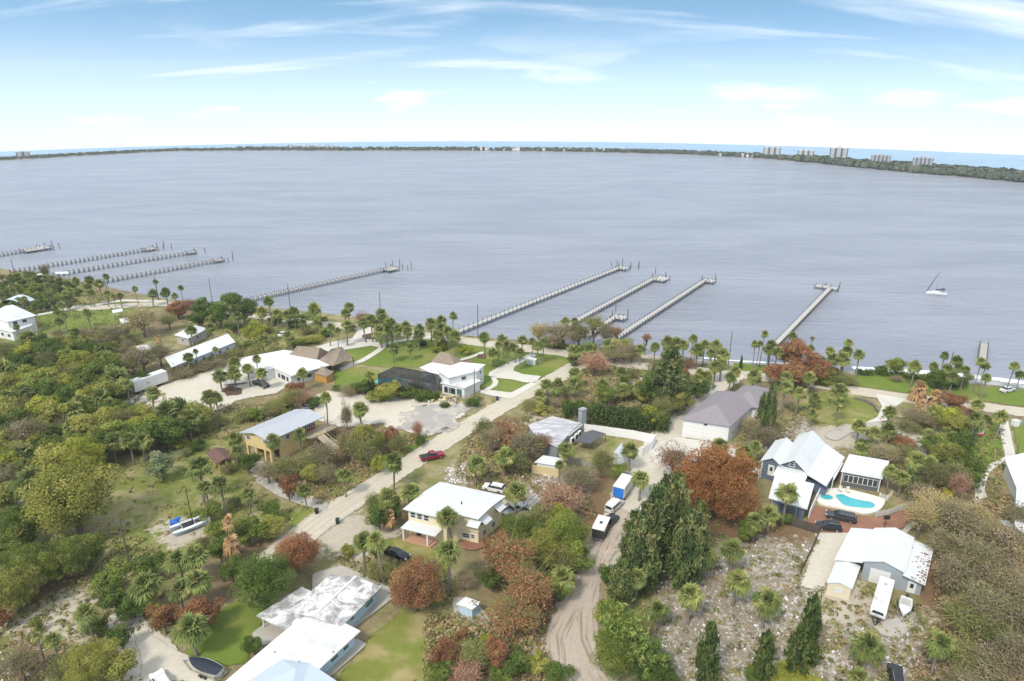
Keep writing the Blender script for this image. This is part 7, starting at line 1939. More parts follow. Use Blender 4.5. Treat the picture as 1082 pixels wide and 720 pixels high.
def on_land(P): return in_poly(P[0], P[1], LAND) and float(sd_poly(np.array([P[0]]), np.array([P[1]]), LAND)[0]) > 1.5
def palm(u, v, rp, h, dead=False):
    P = G(u, v, h)
    while not on_land(P) and h < 16: h += 0.5; P = G(u, v, h)
    k = pxm((P[0], P[1], P[2])); z = float(zsurf(P[0], P[1])); R = rp / k * 1.27 * tr_rng.uniform(0.88, 1.14); h = h * tr_rng.uniform(0.97, 1.03)
    r = empty('palm_tree', (P[0], P[1], z - 0.05)); i = tr_rng.randrange(1000); rz = tr_rng.uniform(0, 6.28)
    th = max(0.4, h - 0.25 * R); r.rotation_euler = (tr_rng.gauss(0, 0.045), tr_rng.gauss(0, 0.045), 0)
    w = min(1.5, max(0.8, R / 1.9))
    child('trunk', PALM_TRUNKS[i % 3], r, None, (0, 0, 0), (w, w, th + 0.1), rz)
    child('crown', DEAD_CROWNS[i % 2] if dead else PALM_CROWNS[i % 7], r, m_orange if dead else m_palm, (0, 0, th), (R, R, R * tr_rng.uniform(0.85, 1.08)), rz)
    if dead or i % 3: child('dead_fronds', PALM_SKIRTS[i % 3], r, m_orange if dead else m_skirt, (0, 0, th - 0.05 * R), (R * (1.5 if dead else 1.05),) * 2 + (R * (1.5 if dead else 0.9),), rz)
    TREES.append([r, 'dead orange palm' if dead else 'palm', u, v, rp, h]); return r

def tree(kind, u, v, ru, rv, lift=None, bush=False):
    nm, word, meshes = KINDS[kind]
    P = G(u, v); k = pxm(P)
    for _ in range(3):
        rz_ = rv / k * (0.97 if not bush else 0.9); hc = (rz_ * (0.75 if bush else 1.05) + (0.1 if bush else 0.6)) if lift is None else lift
        P = G(u, v, hc); k = pxm(P)
    while not on_land(P) and hc < 12: hc += 0.4; P = G(u, v, hc)
    k = pxm(P); z = float(zsurf(P[0], P[1])); R = ru / k
    if kind == 'orange' or ru > 26: pass
    ms = BIG if (meshes is BROAD and ru > 24) else meshes
    name = nm.replace('_tree', '_bush') if bush and nm.endswith('_tree') else nm
    r = empty(name, (P[0], P[1], z - 0.05)); i = tr_rng.randrange(1000); a = tr_rng.uniform(0, 6.28)
    tm = (BARETRUNKS if meshes is SPARSE else TRUNKS); tw = max(0.5, R * 0.33)
    conif = meshes in (CONIF, SPIRE, PLUME)
    th = hc + rz_ * (0.8 if conif else 0.35)
    if kind not in ('plume',): child('trunk', tm[i % len(tm)], r, None, (0, 0, 0), ((0.12 * R + 0.3,) * 2 + (th,)) if conif else (tw, tw, th), a)
    child('crown', ms[i % len(ms)], r, LEAF[kind], (0, 0, hc), (R * 1.02, R * 1.02, rz_ * 1.05), a)
    if bush: word = word.replace('tree', 'bush')
    TREES.append([r, word, u, v, ru, hc]); return r

PALMS = """80 295 4 7;93 294 5 8;104 297 5 8;111 291 4 8;92 303 6 8;126 311 4 6;120 313 3 5;143 304 3.5 7;163 296 3 8;159 308 5 6;175 308 5 6;70 309 4 7;76 306 4 7;112 309 4 6;97 309 4 6;92 329 5 6;66 332 4 7;17 345 4 6;35 332 4 6;62 338 5 5
191 303 3 8;187 311 4 6;201 348 6 7;222 345 5 6;249 332 6 8;285 317 5.5 10;275 328 6 6;292 330 5.5 6;302 331 6 6;310 328 6 7;332 326 8 7;335 340 7 6;319 340 5 4;303 353 7 6;347 345 5 7;356 348 4 7;277 358 7 5;227 368 4 6;197 376 6 6;208 370 3 6;232 394 8 6;247 381 7 7;246 392 8 6;270 377 5 8;262 388 7 6;276 391 6 6;319 392 6 6
220 417 9 6;228 418 8 6;212 432 6 4;343 418 6.5 8;287 463 8 6;317 457 7 6;247 461 8 4;251 475 7 4
367 323 6 9;363 330 6 8;365 341 7 8;385 338 7 8;392 335 6 9;396 338 6 8;402 330 6 9;407 334 7 9;402 347 8 7;408 345 8 7;413 340 7 8;419 347 7 7;430 343 6.5 7;433 349 6 7;443 345 6 7;442 352 6.5 6;455 340 7 7;466 337 6 8;477 333 5.5 10;467 345 7 7;473 348 7 7;460 352 6.5 6.5;480 354 7 7;511 354 6.5 8;527 363 5 6;532 357 6 6;537 363 6 7;521 372 7 5;415 367 6.5 5;433 365 5 5
390 395 6.5 6;380 429 8 7;414 483 10 8;502 487 11 6;533 478 10 6
545 365 5 6;552 358 6 7;550 371 7 6;562 359 5 7;567 363 6 7;573 359 5 8;597 338 6 8;608 337 4 9;607 368 9 6;623 367 8 6;608 393 7 5;578 404 8 5;590 405 8 5;572 417 8 4;608 403 8 5;643 363 7 6;657 392 7 5;637 405 8 4;657 410 9 4;675 408 8 4;705 359 6.5 8;692 364 6 7;715 362 7 7;677 367 7 6
723 362 6 7;732 357 5 8;737 367 9 7;745 361 6 8;757 362 7 8;764 373 7 6;753 372 6 6;756 385 7 6;763 383 7 6;777 392 6 6;772 397 7 6;737 398 7 6;747 397 7 5;728 403 8 6;738 392 6 6;723 410 7 5;799 361 5 10;803 361 4 10;807 352 4 11;815 362 6 8;821 370 7 7;813 368 6 8;841 354 5 10;860 358 3 9;856 366 5 7;877 370 5 8;880 378 6 6;896 360 5 9;893 368 6 8;891 377 8 7;797 395 8 6;831 397 8 6;829 408 8 8;844 413 8 7;856 397 7 6;862 419 7.5 4;887 411 9 5;887 423 8 6;859 435 6.5 4
909 374 6 8;967 385 7 7;987 386 6 6;999 375 4.5 10;1001 387 7 7;1013 380 6 8;1013 387 6 6;1020 389 5 7;1007 397 7 5;1037 380 5 10;1042 386 5 8;1042 397 6 8;1071 383 5.5 9;1079 394 5 6;1034 425 8 6;1058 439 9 6;1032 442 8 8;942 433 7.5 6;987 431 7 5;909 448 9 5;924 455 8 4;940 452 7.5 5;1000 456 8 4;982 457 7 4
911 473 8.5 4;943 495 9 6;953 503 8 5;968 485 11 5;982 487 10 5;983 464 8 4;1004 462 9 4
763 468 9.5 7;787 477 11 4;798 470 8 4;833 517 11.5 8;815 540 12 5;798 548 11 5
677 503 11 6;667 473 10 6;597 472 9 6;592 490 5 5
544 517 11 6;476 539 13 8;473 579 14 9;431 518 11 7;410 521 11 6;381 569 12 8;402 571 11 9
202 660 17 6;151 616 15 6;91 644 11 7;187 589 14 6;209 584 13 7;212 611 15 6;189 618 14 5;54 673 8 5;38 671 5 6
136 462 9 7;148 463 9 6;208 491 14 9;232 510 12 8;216 512 10 7;261 520 8 5;363 499 9 6;322 516 7 5
593 607 15 5;740 582 14 6;774 577 13 6;779 608 13 6;731 627 14 6;811 631 16 6;695 642 13 5;673 607 13 6;919 680 15.5 5;994 678 15 6;909 713 13 3
117 388 6 9;133 405 7 7;158 413 8 6;92 360 6 6;25 410 10 6;87 422 9 6;5 415 8 6"""
for ln in PALMS.split('\n'):
    for q in ln.split(';'):
        palm(*[float(x) for x in q.split()])
for q in ((412, 541, 11, 4), (243, 568, 14, 6), (236, 548, 9, 8), (973, 406, 12, 5), (990, 414, 9, 4), (975, 424, 8, 3), (166, 356, 5, 6)):
    palm(*q, dead=True)

WOODS = """dark 215 326 13 12;dark 232 331 16 15;dark 246 318 15 12;dark 257 329 13 13;dark 209 337 11 10;dark 263 322 9 10;lime 270 350 14 12;red 187 327 13 9;greenbrown 178 338 12 9;tan 150 338 22 17;brown 121 352 14 12;brown 47 287 6 11;maroon 200 321 12 7
olive 76 526 54 42;blue 170 490 20 15;dark 278 613 36 30;red 312 583 28 22;red 438 618 34 31;salmon 540 590 32 32;salmon 560 622 30 34;red 528 578 22 18;salmon 545 648 30 26;greenbrown 556 610 18 24
orange 760 500 46 38;orange 735 515 34 32;maroon 712 485 22 18;orange 775 525 30 30
red 838 372 20 17;red 858 388 20 16;red 822 394 16 10;red 842 395 22 14
mid 75 585 27 26;lime 58 600 18 18;mid 32 600 26 28;olive 12 620 30 28;mid 92 580 20 20;dark 156 598 20 15;dark 120 630 18 18;mid 118 610 22 18;dark 140 640 20 12;mid 100 660 14 12
red 172 652 18 18;red 212 648 22 18;olive 160 640 12 12;dark 127 672 16 14;olive 95 700 32 22;olive 125 705 22 18;greenbrown 70 706 24 18;dark 267 680 13 10;red 0 652 12 12;brown 20 700 22 20;mid 38 660 5 14
pine 692 560 26 50;pine 714 548 22 52;pine 680 585 24 45;pine 726 580 24 46;pine 704 535 20 38;pine 738 560 16 34;pine 668 570 16 34;plume 660 665 34 40;plume 682 690 32 38;mid 648 690 28 26;mid 642 648 17 20;pine 655 618 17 30;dark 692 710 30 20
cedar 748 690 15 40;cedar 808 694 15 32;cedar 855 668 17 44;cedar 843 690 15 36;lime 842 716 28 10;dark 796 712 10 12
pine 813 437 10 34;cedar 804 440 7 28;pine 707 400 24 34;dark 688 408 16 20;pine 720 414 14 20;greenbrown 694 398 15 24;maroon 727 384 10 8;red 722 394 8 8;cedar 783 384 2.2 9
brown 364 472 7 26;brown 340 480 18 16;greenbrown 372 470 18 18;brown 366 440 7 24;greenbrown 386 476 16 18;olive 386 462 14 20;brown 345 500 14 12;mid 396 468 12 14;lime 400 488 12 10;red 304 513 13 15;red 414 459 11 13;pink 441 455 8 14;dark 444 466 7 8;greenbrown 420 468 13 12;greenbrown 300 494 16 14;brown 283 498 14 12;greenbrown 320 490 20 12;olive 330 500 14 10
red 535 462 20 14;brown 520 462 16 15;brown 556 470 22 18;greenbrown 545 486 18 14;maroon 572 468 14 12;greenbrown 510 452 12 12;lime 534 486 14 12;greenbrown 636 487 18 17;mid 655 498 12 10;brown 612 506 22 14;pink 592 528 30 18;greenbrown 572 545 18 14;mid 596 562 28 24;mid 610 588 20 18;lime 590 545 16 14;mid 548 560 26 18;olive 575 580 26 22;mid 588 620 16 16;dark 640 605 12 10;dark 537 560 16 14;greenbrown 600 590 22 18
brown 1010 548 32 22;tan 990 535 28 18;tan 1030 545 26 16;brown 1056 570 30 28;brown 1030 590 32 30;brown 1012 610 26 28;brown 1066 622 28 34;brown 1040 640 32 30;greenbrown 1022 652 30 24;brown 1072 690 26 34;brown 1044 700 30 26;greenbrown 1012 690 26 22;brown 1020 720 26 18;greenbrown 1048 668 24 20;brown 1078 545 20 16;tan 975 545 20 24;brown 996 572 22 20;brown 1078 655 20 24;dark 1000 560 14 10
olive 1000 478 18 16;dark 1018 470 16 16;mid 1030 490 18 18;greenbrown 1008 500 20 16;pink 1014 512 14 16;dark 1030 508 12 12;olive 1010 450 16 14;lime 1004 440 18 14;mid 1024 452 12 10;greenbrown 990 500 18 16;dark 962 508 14 12;brown 972 520 18 14;brown 935 478 22 9;red 956 468 14 8;greenbrown 960 478 16 10;dark 912 470 8 8;mid 990 470 14 12;pink 1020 436 18 8;red 1009 424 15 9;maroon 1000 417 10 6;dark 991 400 14 9;mid 948 386 13 9;dark 932 391 9 6;brown 948 400 8 4;dark 1010 402 14 8;greenbrown 1024 398 8 4;yellow 1004 520 8 4;brown 970 440 20 10;greenbrown 960 450 14 8;tan 980 444 12 8;dark 908 492 8 6
brown 594 352 26 14;tan 570 350 14 12;greenbrown 612 352 16 14;mid 586 362 14 8;greenbrown 628 342 14 10;brown 642 352 14 12;maroon 652 350 8 6;maroon 683 357 7 6;pink 628 383 20 13;maroon 624 378 10 6;brown 650 372 22 10;olive 658 365 14 10;brown 668 372 12 10;mid 620 368 12 10;dark 606 380 10 8;greenbrown 668 394 10 8;lime 660 400 8 6;dark 664 412 14 8;mid 640 416 14 10;olive 680 418 12 8;greenbrown 700 430 16 14;olive 718 425 14 14;dark 600 432 8 16;brown 585 424 14 6;greenbrown 560 428 12 6;dark 612 430 10 10;olive 572 432 12 8;lime 690 440 14 12;brown 690 412 10 8;mid 715 415 14 10;dark 738 410 16 10;greenbrown 840 432 6 5
mid 870 400 16 8;greenbrown 895 402 14 7;dark 866 380 8 6;olive 880 394 12 7;brown 862 390 10 8;brown 805 458 20 14;tan 795 448 14 10;greenbrown 818 452 14 10;olive 788 485 10 12;brown 735 450 6 8;brown 720 420 8 8;mid 790 560 14 12;dark 830 548 10 8
mid 400 418 15 8;olive 412 412 16 10;dark 384 408 12 9;dark 432 415 14 8;dark 448 418 12 7;olive 440 406 10 8;dark 500 424 10 8;brown 370 412 16 6;greenbrown 310 420 12 12;red 310 410 12 8;pink 318 420 14 10;dark 330 425 12 8;greenbrown 290 430 16 9;olive 300 425 10 8;lime 300 436 8 6;mid 270 438 14 8;greenbrown 255 440 12 8;greenbrown 230 445 12 8;dark 190 430 10 12;greenbrown 215 452 14 8;olive 200 446 12 8;lime 462 368 8 6;olive 468 364 9 7;lime 492 370 9 7;brown 390 338 10 7;maroon 383 335 10 7;greenbrown 290 372 12 8;greenbrown 268 372 14 8;mid 262 366 10 8;greenbrown 246 374 10 7;brown 230 384 14 6;brown 212 388 12 7;brown 195 394 14 7;brown 183 392 10 8;dark 150 400 12 9;brown 150 378 20 14;brown 168 372 14 14;greenbrown 140 384 14 12;dark 292 338 9 7;dark 310 342 10 6;greenbrown 325 348 12 6;olive 330 358 12 6;mid 315 362 12 6;greenbrown 280 348 10 6;dark 250 346 10 6;dark 345 352 8 5;greenbrown 372 346 8 5;dark 446 362 6 4;mid 378 408 8 6;dark 356 410 6 5;dark 470 428 6 4
dark 262 488 13 11;greenbrown 240 494 12 8;mid 222 540 14 10;greenbrown 250 530 12 8;dark 285 540 14 10;mid 262 560 22 14;dark 232 580 14 14;olive 284 556 18 12;dark 244 600 16 14;mid 205 545 8 6;dark 208 470 10 8;greenbrown 196 478 8 6;lime 190 468 10 6;brown 172 470 12 5;mid 230 560 14 12;greenbrown 215 574 12 10
dark 400 545 16 16;greenbrown 395 530 12 12;dark 418 536 12 14;brown 430 540 10 14;mid 396 580 12 10;olive 368 582 10 8;greenbrown 400 602 18 10;brown 455 600 12 8;lime 460 632 10 6;dark 444 636 10 6;red 470 690 16 20;greenbrown 500 690 20 18;red 524 688 16 18;lime 512 680 12 14;dark 548 700 18 12;pink 492 712 22 14;mid 466 712 18 14;olive 570 700 16 12;red 488 672 10 12;mid 530 714 16 10;dark 590 712 18 10;greenbrown 560 655 16 16;dark 520 612 14 12;brown 490 612 16 10;brown 510 600 14 10"""
for ln in WOODS.split('\n'):
    for q in ln.split(';'):
        k, *n = q.split(); n = [float(x) for x in n]
        if abs(n[2]) <= 9 or n[3] <= 8: tree(k, *n, bush=True)
        else: tree(k, *n)

def fill(poly, spacing, kinds, size, n=900, seed=1, squash=0.8):
    rr = random.Random(seed); us = [p[0] for p in poly]; vs_ = [p[1] for p in poly]; got = []
    names = [k for k, w in kinds for _ in range(w)]
    for _ in range(n):
        u, v = rr.uniform(min(us), max(us)), rr.uniform(min(vs_), max(vs_))
        if not in_poly(u, v, poly): continue
        sp = spacing * (0.55 + 0.45 * (v - 280) / 150)
        if any((a - u) ** 2 + ((b - v) * 1.5) ** 2 < sp ** 2 for a, b in got): continue
        got.append((u, v))
    for u, v in sorted(got, key=lambda x: x[1]):
        k = rr.choice(names); s = size * rr.uniform(0.75, 1.3) * (0.55 + 0.45 * (v - 280) / 150)
        if k == 'palm': palm(u, v - s * 0.6, s * 0.72, rr.uniform(5, 8))
        else: tree(k, u, v - s * 0.2, s, s * squash * rr.uniform(0.85, 1.15))
GW = [('mid', 6), ('dark', 5), ('lime', 3), ('olive', 4), ('greenbrown', 3), ('brown', 1), ('palm', 3)]
fill([(0, 372), (40, 362), (110, 372), (132, 392), (128, 416), (150, 440), (210, 442), (205, 452), (160, 462), (118, 484), (60, 494), (30, 520), (0, 540)], 14.5, GW, 16.5, 2600, 3)
fill([(0, 292), (45, 292), (78, 300), (80, 322), (60, 332), (45, 326), (40, 330), (0, 328)], 9.5, [('mid', 5), ('dark', 5), ('greenbrown', 3), ('palm', 3)], 8.5, 900, 4)
fill([(60, 352), (100, 348), (140, 350), (135, 372), (100, 375), (60, 368)], 11, [('mid', 4), ('greenbrown', 4), ('brown', 3), ('palm', 2)], 10, 500, 5)
fill([(0, 540), (25, 560), (10, 600), (0, 640)], 16, [('mid', 4), ('dark', 3)], 17, 300, 6)

def hedge(label, px, w, h, mat, n, seed):
    """one long hedge: a dense run of foliage"""
    P = [G(u, v) for u, v in px]; c = np.mean(P, 0); r = empty('hedge', (c[0], c[1], float(zsurf(c[0], c[1]))), label, 'hedge')
    g = np.random.default_rng(seed); L = [np.linalg.norm(b - a) for a, b in zip(P[:-1], P[1:])]; tot = sum(L); Q = []; T = []; H = []
    for i in range(n):
        s = g.uniform(0, tot); k = 0
        while s > L[k] and k < len(L) - 1: s -= L[k]; k += 1
        a, b = P[k], P[k + 1]; d = (b - a) / L[k]; nn = np.array([-d[1], d[0], 0]); col = math.sin(s * 2.1 + k) * 0.12 + math.sin(s * 0.7) * 0.1 + 0.9
        q = a + d * s + nn * g.uniform(-w, w) / 2 * 0.9; top = h * col * g.uniform(0.7, 1.0)
        m = 34; D = unit(g.normal(size=(m, 3))); zc = g.uniform(0.15, 1, (m, 1)) * top
        X = q + D * np.array([w * 0.33, w * 0.33, 0.25]) + np.concatenate([np.zeros((m, 2)), zc], 1); N = unit(D + g.normal(size=(m, 3)) * 0.6)
        Q.append(leaf_quads(g, X, N, 0.34, 1.7)); t = np.clip(g.uniform(.15, .8) + g.normal(size=m) * .15, 0, 1); T.append(np.repeat(t[:, None], 4, 1)); H.append(np.full((m, 4), g.random()))
    Q = np.concatenate(Q) - np.array(r.location); V = Q.reshape(-1, 3)
    me = np_mesh('foliage', V, np.arange(len(V)).reshape(-1, 4), {'tone': np.concatenate(T).ravel(), 'hue': np.concatenate(H).ravel()}, mat)
    o = bpy.data.objects.new('foliage', me); link(o); o.parent = r
    st = MB()
    for a, b in zip(P[:-1], P[1:]):
        k = max(2, int(np.linalg.norm(b - a) / 1.5))
        for i in range(k):
            q = a + (b - a) * (i + .5) / k; st.tube([(q[0], q[1], -.1), (q[0], q[1], h * .6)], [0.07, 0.03], 5)
    obj('stems', st, m_bark, r)
hedge('tall dense dark green hedge behind the white fence of the grey-roofed house', [(624, 447), (648, 449), (672, 452), (703, 454)], 4.4, 5.6, LEAF['cedar'], 420, 1)
hedge('dark clipped hedge in front of the screened pool cage', [(378, 415), (402, 414), (430, 418), (462, 423)], 2.4, 2.6, LEAF['dark'], 220, 2)
hedge('low dark hedge along the near side of the riverside road at right', [(1016, 437), (1034, 442), (1050, 448)], 1.6, 1.4, LEAF['dark'], 90, 3)
hedge('olive hedge row behind the shell lot along the long white building', [(190, 396), (215, 388), (240, 379), (262, 371)], 2.6, 2.4, LEAF['greenbrown'], 160, 4)
hedge('low green shrubs edging the river bank beyond the road at left', [(195, 327), (240, 328), (290, 334), (345, 340)], 2.2, 1.8, LEAF['mid'], 170, 5)
hedge('low dark hedge on the bank between road and river at right', [(905, 395), (940, 397), (985, 402), (1020, 405)], 2.2, 1.5, LEAF['dark'], 140, 6)

# ------------------------------------------------------------------ a description for every tree: kind, size, what it stands by, and its place among its like
MARKS = [(12, 342, 'white hip-roofed house'), (95, 335, 'left lawn'), (203, 350, 'tan cottage'), (218, 368, 'long white building'), (155, 407, 'white box trailer'), (300, 383, 'thatched house'), (338, 395, 'little thatched hut'), (277, 405, 'shell-lot pickup'),
         (205, 412, 'white shell lot'), (395, 435, 'sandy vacant lot'), (480, 395, 'pool-cage white house'), (425, 372, 'green riverside lawn'), (300, 457, 'yellow stilt house'), (456, 483, 'red pickup'), (232, 482, 'brown-roofed shed'), (590, 455, 'grey-roofed house'), (576, 492, 'tan fenced yard'),
         (480, 540, 'cream two-storey house'), (420, 586, 'black sedan'), (330, 660, 'pale blue bungalow'), (495, 643, 'tiny pale blue shed'), (657, 522, 'white box truck'), (634, 566, 'black cargo trailer'), (760, 440, 'grey hip-roofed garage'), (838, 505, 'dark blue house'), (912, 505, 'pool house'), (935, 595, 'metal barn'),
         (892, 612, 'cream shed'), (930, 635, 'travel trailer'), (955, 645, 'small white skiff'), (1075, 525, 'right-edge white house'), (75, 527, 'big olive tree'), (200, 558, 'blue catamaran'), (605, 685, 'rutted sandy track'), (940, 706, 'bottom black suv'), (285, 330, 'left riverside road'), (130, 310, 'left docks'),
         (560, 378, 'middle docks lawn'), (650, 358, 'short dock stub'), (820, 385, 'mid-right riverside road'), (900, 430, 'garage lawn'), (935, 435, 'pale curved drive'), (985, 410, 'right shore lawn'), (1040, 378, 'broken dock stub'), (1050, 470, 'right-edge lawn'), (160, 690, 'bottom-left gravel drive'),
         (60, 640, 'lower-left sand patch'), (760, 505, 'wide orange-brown tree'), (770, 640, 'white rubble lot'), (320, 505, 'stilt house drive'), (660, 430, 'tall dark hedge'), (290, 600, 'round dark tree'), (520, 690, 'bottom thicket'), (60, 440, 'deep left woods'), (30, 310, 'far left shore')]
WORDS = ['first', 'second', 'third', 'fourth', 'fifth', 'sixth', 'seventh', 'eighth', 'ninth', 'tenth', 'eleventh', 'twelfth', '13th', '14th', '15th', '16th', '17th', '18th', '19th', '20th', '21st', '22nd', '23rd', '24th', '25th', '26th', '27th', '28th', '29th', '30th', '31st', '32nd', '33rd', '34th', '35th', '36th', '37th', '38th', '39th', '40th']
def describe_trees():
    groups = {}
    for t in TREES:
        r, word, u, v, s, h = t
        mk = min(MARKS, key=lambda m: math.hypot(m[0] - u, (m[1] - v) * 1.4)); dx, dy = u - mk[0], v - mk[1]
        rel = 'behind' if dy < -abs(dx) * 0.5 else 'in front of' if dy > abs(dx) * 0.5 else 'beside'
        size = ''
        if word == 'palm': size = 'tall ' if h >= 8 else 'low ' if h <= 4.5 else ''
        groups.setdefault((size + word, rel, mk[2]), []).append(t)
    for (word, rel, mk), L in groups.items():
        L.sort(key=lambda t: t[2]); n = len(L)
        for i, t in enumerate(L):
            r = t[0]
            lab = '%s %s the %s' % (word, rel, mk)
            if n == 2: lab += ', the left one of two' if i == 0 else ', the right one of two'
            elif n > 2: lab += ', %s from left of %s' % (WORDS[i], ['', '', '', 'three', 'four', 'five', 'six', 'seven', 'eight', 'nine', 'ten'][n] if n <= 10 else str(n))
            r['label'] = lab
            p = 'palm' in t[1]
            r['category'] = 'palm tree' if p else 'bush' if 'bush' in t[1] else 'bamboo' if 'plumed' in t[1] else 'tree'
            r['group'] = 'palm trees around the houses' if p else 'bushes around the houses' if 'bush' in t[1] else 'trees around the houses'
describe_trees()

# ------------------------------------------------------------------ undergrowth and rubble that nobody could count
def scatter(name, label, cat, polys, counts, kind_fn, mat, seed):
    r = np.random.default_rng(seed); Q = []; T = []; H = []
    for poly, n in zip(polys, counts):
        P = WP(poly); A = np.array(P); lo, hi = A.min(0), A.max(0); k = 0; X = r.uniform(lo, hi, (n * 6, 2)); ok = sd_poly(X[:, 0], X[:, 1], P) > 0; X = X[ok][:n]
        # keep off the roads and roofs
        for f in KEEP_OFF: X = X[f(X[:, 0], X[:, 1]) < 0.3]
        for x, y in X:
            q, t, h = kind_fn(r, x, y); Q.append(q); T.append(t); H.append(h)
    V = np.concatenate(Q).reshape(-1, 3)
    me = np_mesh(name, V, np.arange(len(V)).reshape(-1, 4), {'tone': np.concatenate(T).ravel(), 'hue': np.concatenate(H).ravel()}, mat)
    o = bpy.data.objects.new(name, me); link(o); tag(o, label, cat, None, 'stuff')
W1, W2 = WP(LANE1), WP(LANE2); RDP = WP(ROAD_C)
foot = [WP(p) for p in ([(868, 560), (906, 560), (884, 602), (868, 625), (846, 618), (852, 595)], [(256, 482), (310, 455), (352, 462), (296, 500)], [(428, 555), (470, 525), (545, 548), (515, 580), (470, 568)], [(270, 672), (320, 640), (350, 622), (412, 636), (345, 720), (240, 740)], [(882, 610), (905, 575), (992, 590), (980, 632)], [(810, 515), (825, 495), (882, 500), (890, 540), (930, 545), (936, 500), (895, 495), (850, 540)], [(716, 468), (772, 475), (805, 425), (757, 420)],
        [(875, 630), (905, 640), (912, 600), (885, 600)], [(912, 655), (925, 617), (948, 620), (936, 664)], [(558, 470), (590, 450), (640, 465), (600, 500)], [(172, 385), (245, 362), (252, 375), (185, 395)], [(440, 420), (450, 385), (515, 390), (510, 420)], [(280, 405), (250, 385), (300, 368), (375, 380), (350, 405)], [(400, 412), (400, 388), (478, 398), (460, 420)])]
KEEP_OFF = [lambda X, Y: sd_line(X, Y, W1, 3.3), lambda X, Y: sd_line(X, Y, W2, 4.6), lambda X, Y: sd_line(X, Y, RDP, 3.3)] + [(lambda X, Y, p=p: sd_poly(X, Y, p)) for p in foot]
def tuft(r, x, y):
    s = r.uniform(0.25, 0.75); m = 10; D = unit(r.normal(size=(m, 3))); D[:, 2] = np.abs(D[:, 2])
    P = np.array([x, y, float(zsurf(x, y))]) + D * np.array([s, s, s * 0.75]); N = unit(D + r.normal(size=(m, 3)) * .5); t = np.clip(r.uniform(.1, .9) + r.normal(size=m) * .12, 0, 1)
    return leaf_quads(r, P, N, 0.34, 1.4), np.repeat(t[:, None], 4, 1), np.full((m, 4), r.random())
SCRUB = [[(0, 372), (60, 362), (135, 390), (210, 442), (150, 465), (60, 495), (0, 545)], [(0, 292), (90, 298), (150, 340), (150, 385), (60, 372), (0, 340)], [(100, 500), (230, 450), (330, 540), (240, 600), (110, 600)], [(335, 455), (450, 460), (420, 490), (340, 535), (290, 510)],
         [(550, 430), (620, 380), (735, 400), (715, 440), (690, 460), (560, 450)], [(500, 450), (560, 440), (560, 505), (620, 520), (640, 560), (600, 640), (530, 650), (545, 560), (480, 500)], [(640, 590), (740, 540), (820, 560), (850, 600), (830, 722), (640, 722)], [(985, 540), (1082, 520), (1082, 722), (960, 722), (990, 650)], [(930, 440), (1060, 440), (1060, 540), (960, 530)],
         [(450, 650), (600, 650), (600, 722), (450, 722)], [(0, 590), (130, 560), (200, 600), (180, 660), (60, 722), (0, 722)], [(780, 430), (860, 430), (830, 480), (780, 500)], [(180, 430), (330, 425), (300, 455), (190, 470)], [(190, 325), (345, 338), (300, 372), (200, 392)], [(840, 590), (880, 600), (990, 650), (960, 722), (840, 722)], [(350, 590), (480, 590), (480, 640), (400, 620)]]
scatter('undergrowth', 'low mixed undergrowth and weeds covering the ground between the trees', 'undergrowth', SCRUB, [2600, 900, 260, 800, 900, 1200, 450, 1300, 900, 700, 700, 300, 500, 600, 420, 260], tuft, foliage('undergrowth_leaves', (0.055, 0.060, 0.022), (0.165, 0.160, 0.062), (0.22, 0.16, 0.09), 0.15, 0.0), 5)
def bigtuft(r, x, y):
    s = r.uniform(0.6, 2.0); m = 34; D = unit(r.normal(size=(m, 3))); D[:, 2] = np.abs(D[:, 2])
    P = np.array([x, y, float(zsurf(x, y))]) + D * np.array([s, s, s * 0.9]) * r.uniform(.6, 1, (m, 1)); N = unit(D + r.normal(size=(m, 3)) * .5); t = np.clip(r.uniform(.1, .9) + r.normal(size=m) * .12, 0, 1)
    return leaf_quads(r, P, N, 0.5, 1.4), np.repeat(t[:, None], 4, 1), np.full((m, 4), r.random())
scatter('undergrowth', 'low scrub continuing over the ground beyond the edges of the view', 'undergrowth', [[(-170, 380), (-3, 372), (-3, 724), (-170, 724)], [(1086, 520), (1230, 540), (1230, 760), (1086, 724)], [(0, 728), (550, 728), (550, 800), (0, 800)], [(680, 728), (1082, 728), (1082, 800), (680, 800)]], [1300, 700, 350, 350], bigtuft, bpy.data.materials['undergrowth_leaves'], 15)
def drytuft(r, x, y):
    return tuft(r, x, y)
scatter('dry_brush', 'brown dry brush and fallen leaves under the bare trees', 'brush', [SCRUB[5], SCRUB[7], SCRUB[9], SCRUB[3], SCRUB[4]], [700, 1600, 500, 500, 500], drytuft, foliage('dry_brush', (0.10, 0.07, 0.045), (0.24, 0.17, 0.11), None, 0.1, 0.0), 6)
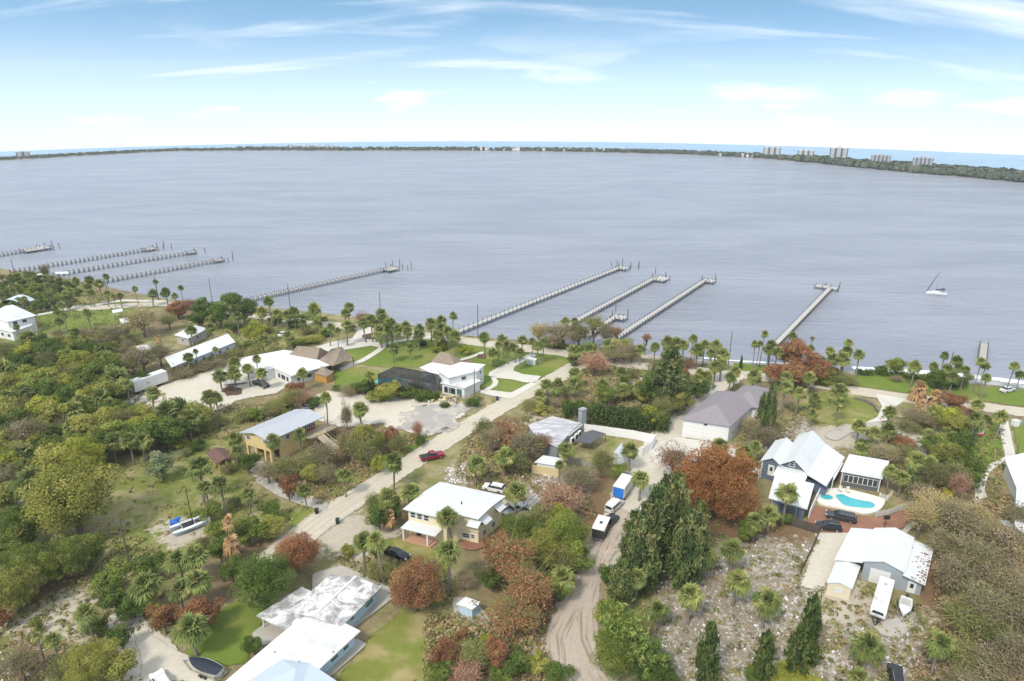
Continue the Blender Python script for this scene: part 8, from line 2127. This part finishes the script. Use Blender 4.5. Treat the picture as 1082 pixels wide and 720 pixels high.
def stone(r, x, y):
    s = r.uniform(0.10, 0.32); a = r.uniform(0, 3.14); h = r.uniform(0.05, 0.22); z = float(zsurf(x, y)); e = r.uniform(0.5, 1.0)
    c, n = math.cos(a), math.sin(a); q = [(-s, -s * e), (s, -s * e * .7), (s * .8, s * e), (-s * .7, s * e * .8)]
    B = [(x + u * c - v * n, y + u * n + v * c, z - .1) for u, v in q]; T = [(x + u * .7 * c - v * .7 * n, y + u * .7 * n + v * .7 * c, z + h + r.uniform(-.03, .03)) for u, v in q]
    F = [T] + [[B[i], B[(i + 1) % 4], T[(i + 1) % 4], T[i]] for i in range(4)]; t = r.random()
    return np.array(F), np.full((5, 4), t), np.full((5, 4), 0.5)
RUBP = [[(543, 505), (600, 500), (625, 500), (612, 540), (560, 548), (545, 530)], [(470, 495), (505, 485), (500, 510), (470, 512)], [(690, 600), (760, 570), (868, 575), (850, 650), (830, 722), (690, 722)], [(790, 460), (850, 440), (870, 470), (800, 480)], [(540, 680), (575, 675), (575, 700), (545, 700)], [(880, 665), (960, 655), (1000, 722), (850, 722)], [(0, 690), (60, 680), (40, 722), (0, 722)]]
scatter('rubble', 'broken white limestone rubble strewn over the bare lots', 'rubble', RUBP, [200, 90, 330, 60, 40, 100, 30], stone, foliage('white_limestone', (0.22, 0.205, 0.19), (0.40, 0.38, 0.36), None, 0.0, 0.0), 9)

# ------------------------------------------------------------------ damp air over the lagoon
def haze():
    x, y0, y1, z0, z1 = 2330, -400, 2330, -86, 150
    t = NT('haze_air')
    v = t.new('ShaderNodeVolumePrincipled'); v.inputs['Color'].default_value = (0.93, 0.96, 1.0, 1); v.inputs['Density'].default_value = HAZE_DENSITY; v.inputs['Anisotropy'].default_value = 0.2
    t.l.new(v.outputs[0], t.out.inputs['Volume'])
    o = obj('haze', MB().prism([(-x, y0), (x, y0), (x, y1), (-x, y1)], z0, z1), t.m)
    tag(o, 'pale damp haze over the whole lagoon', 'haze', None, 'stuff')
HAZE_DENSITY = 0.00016
haze()
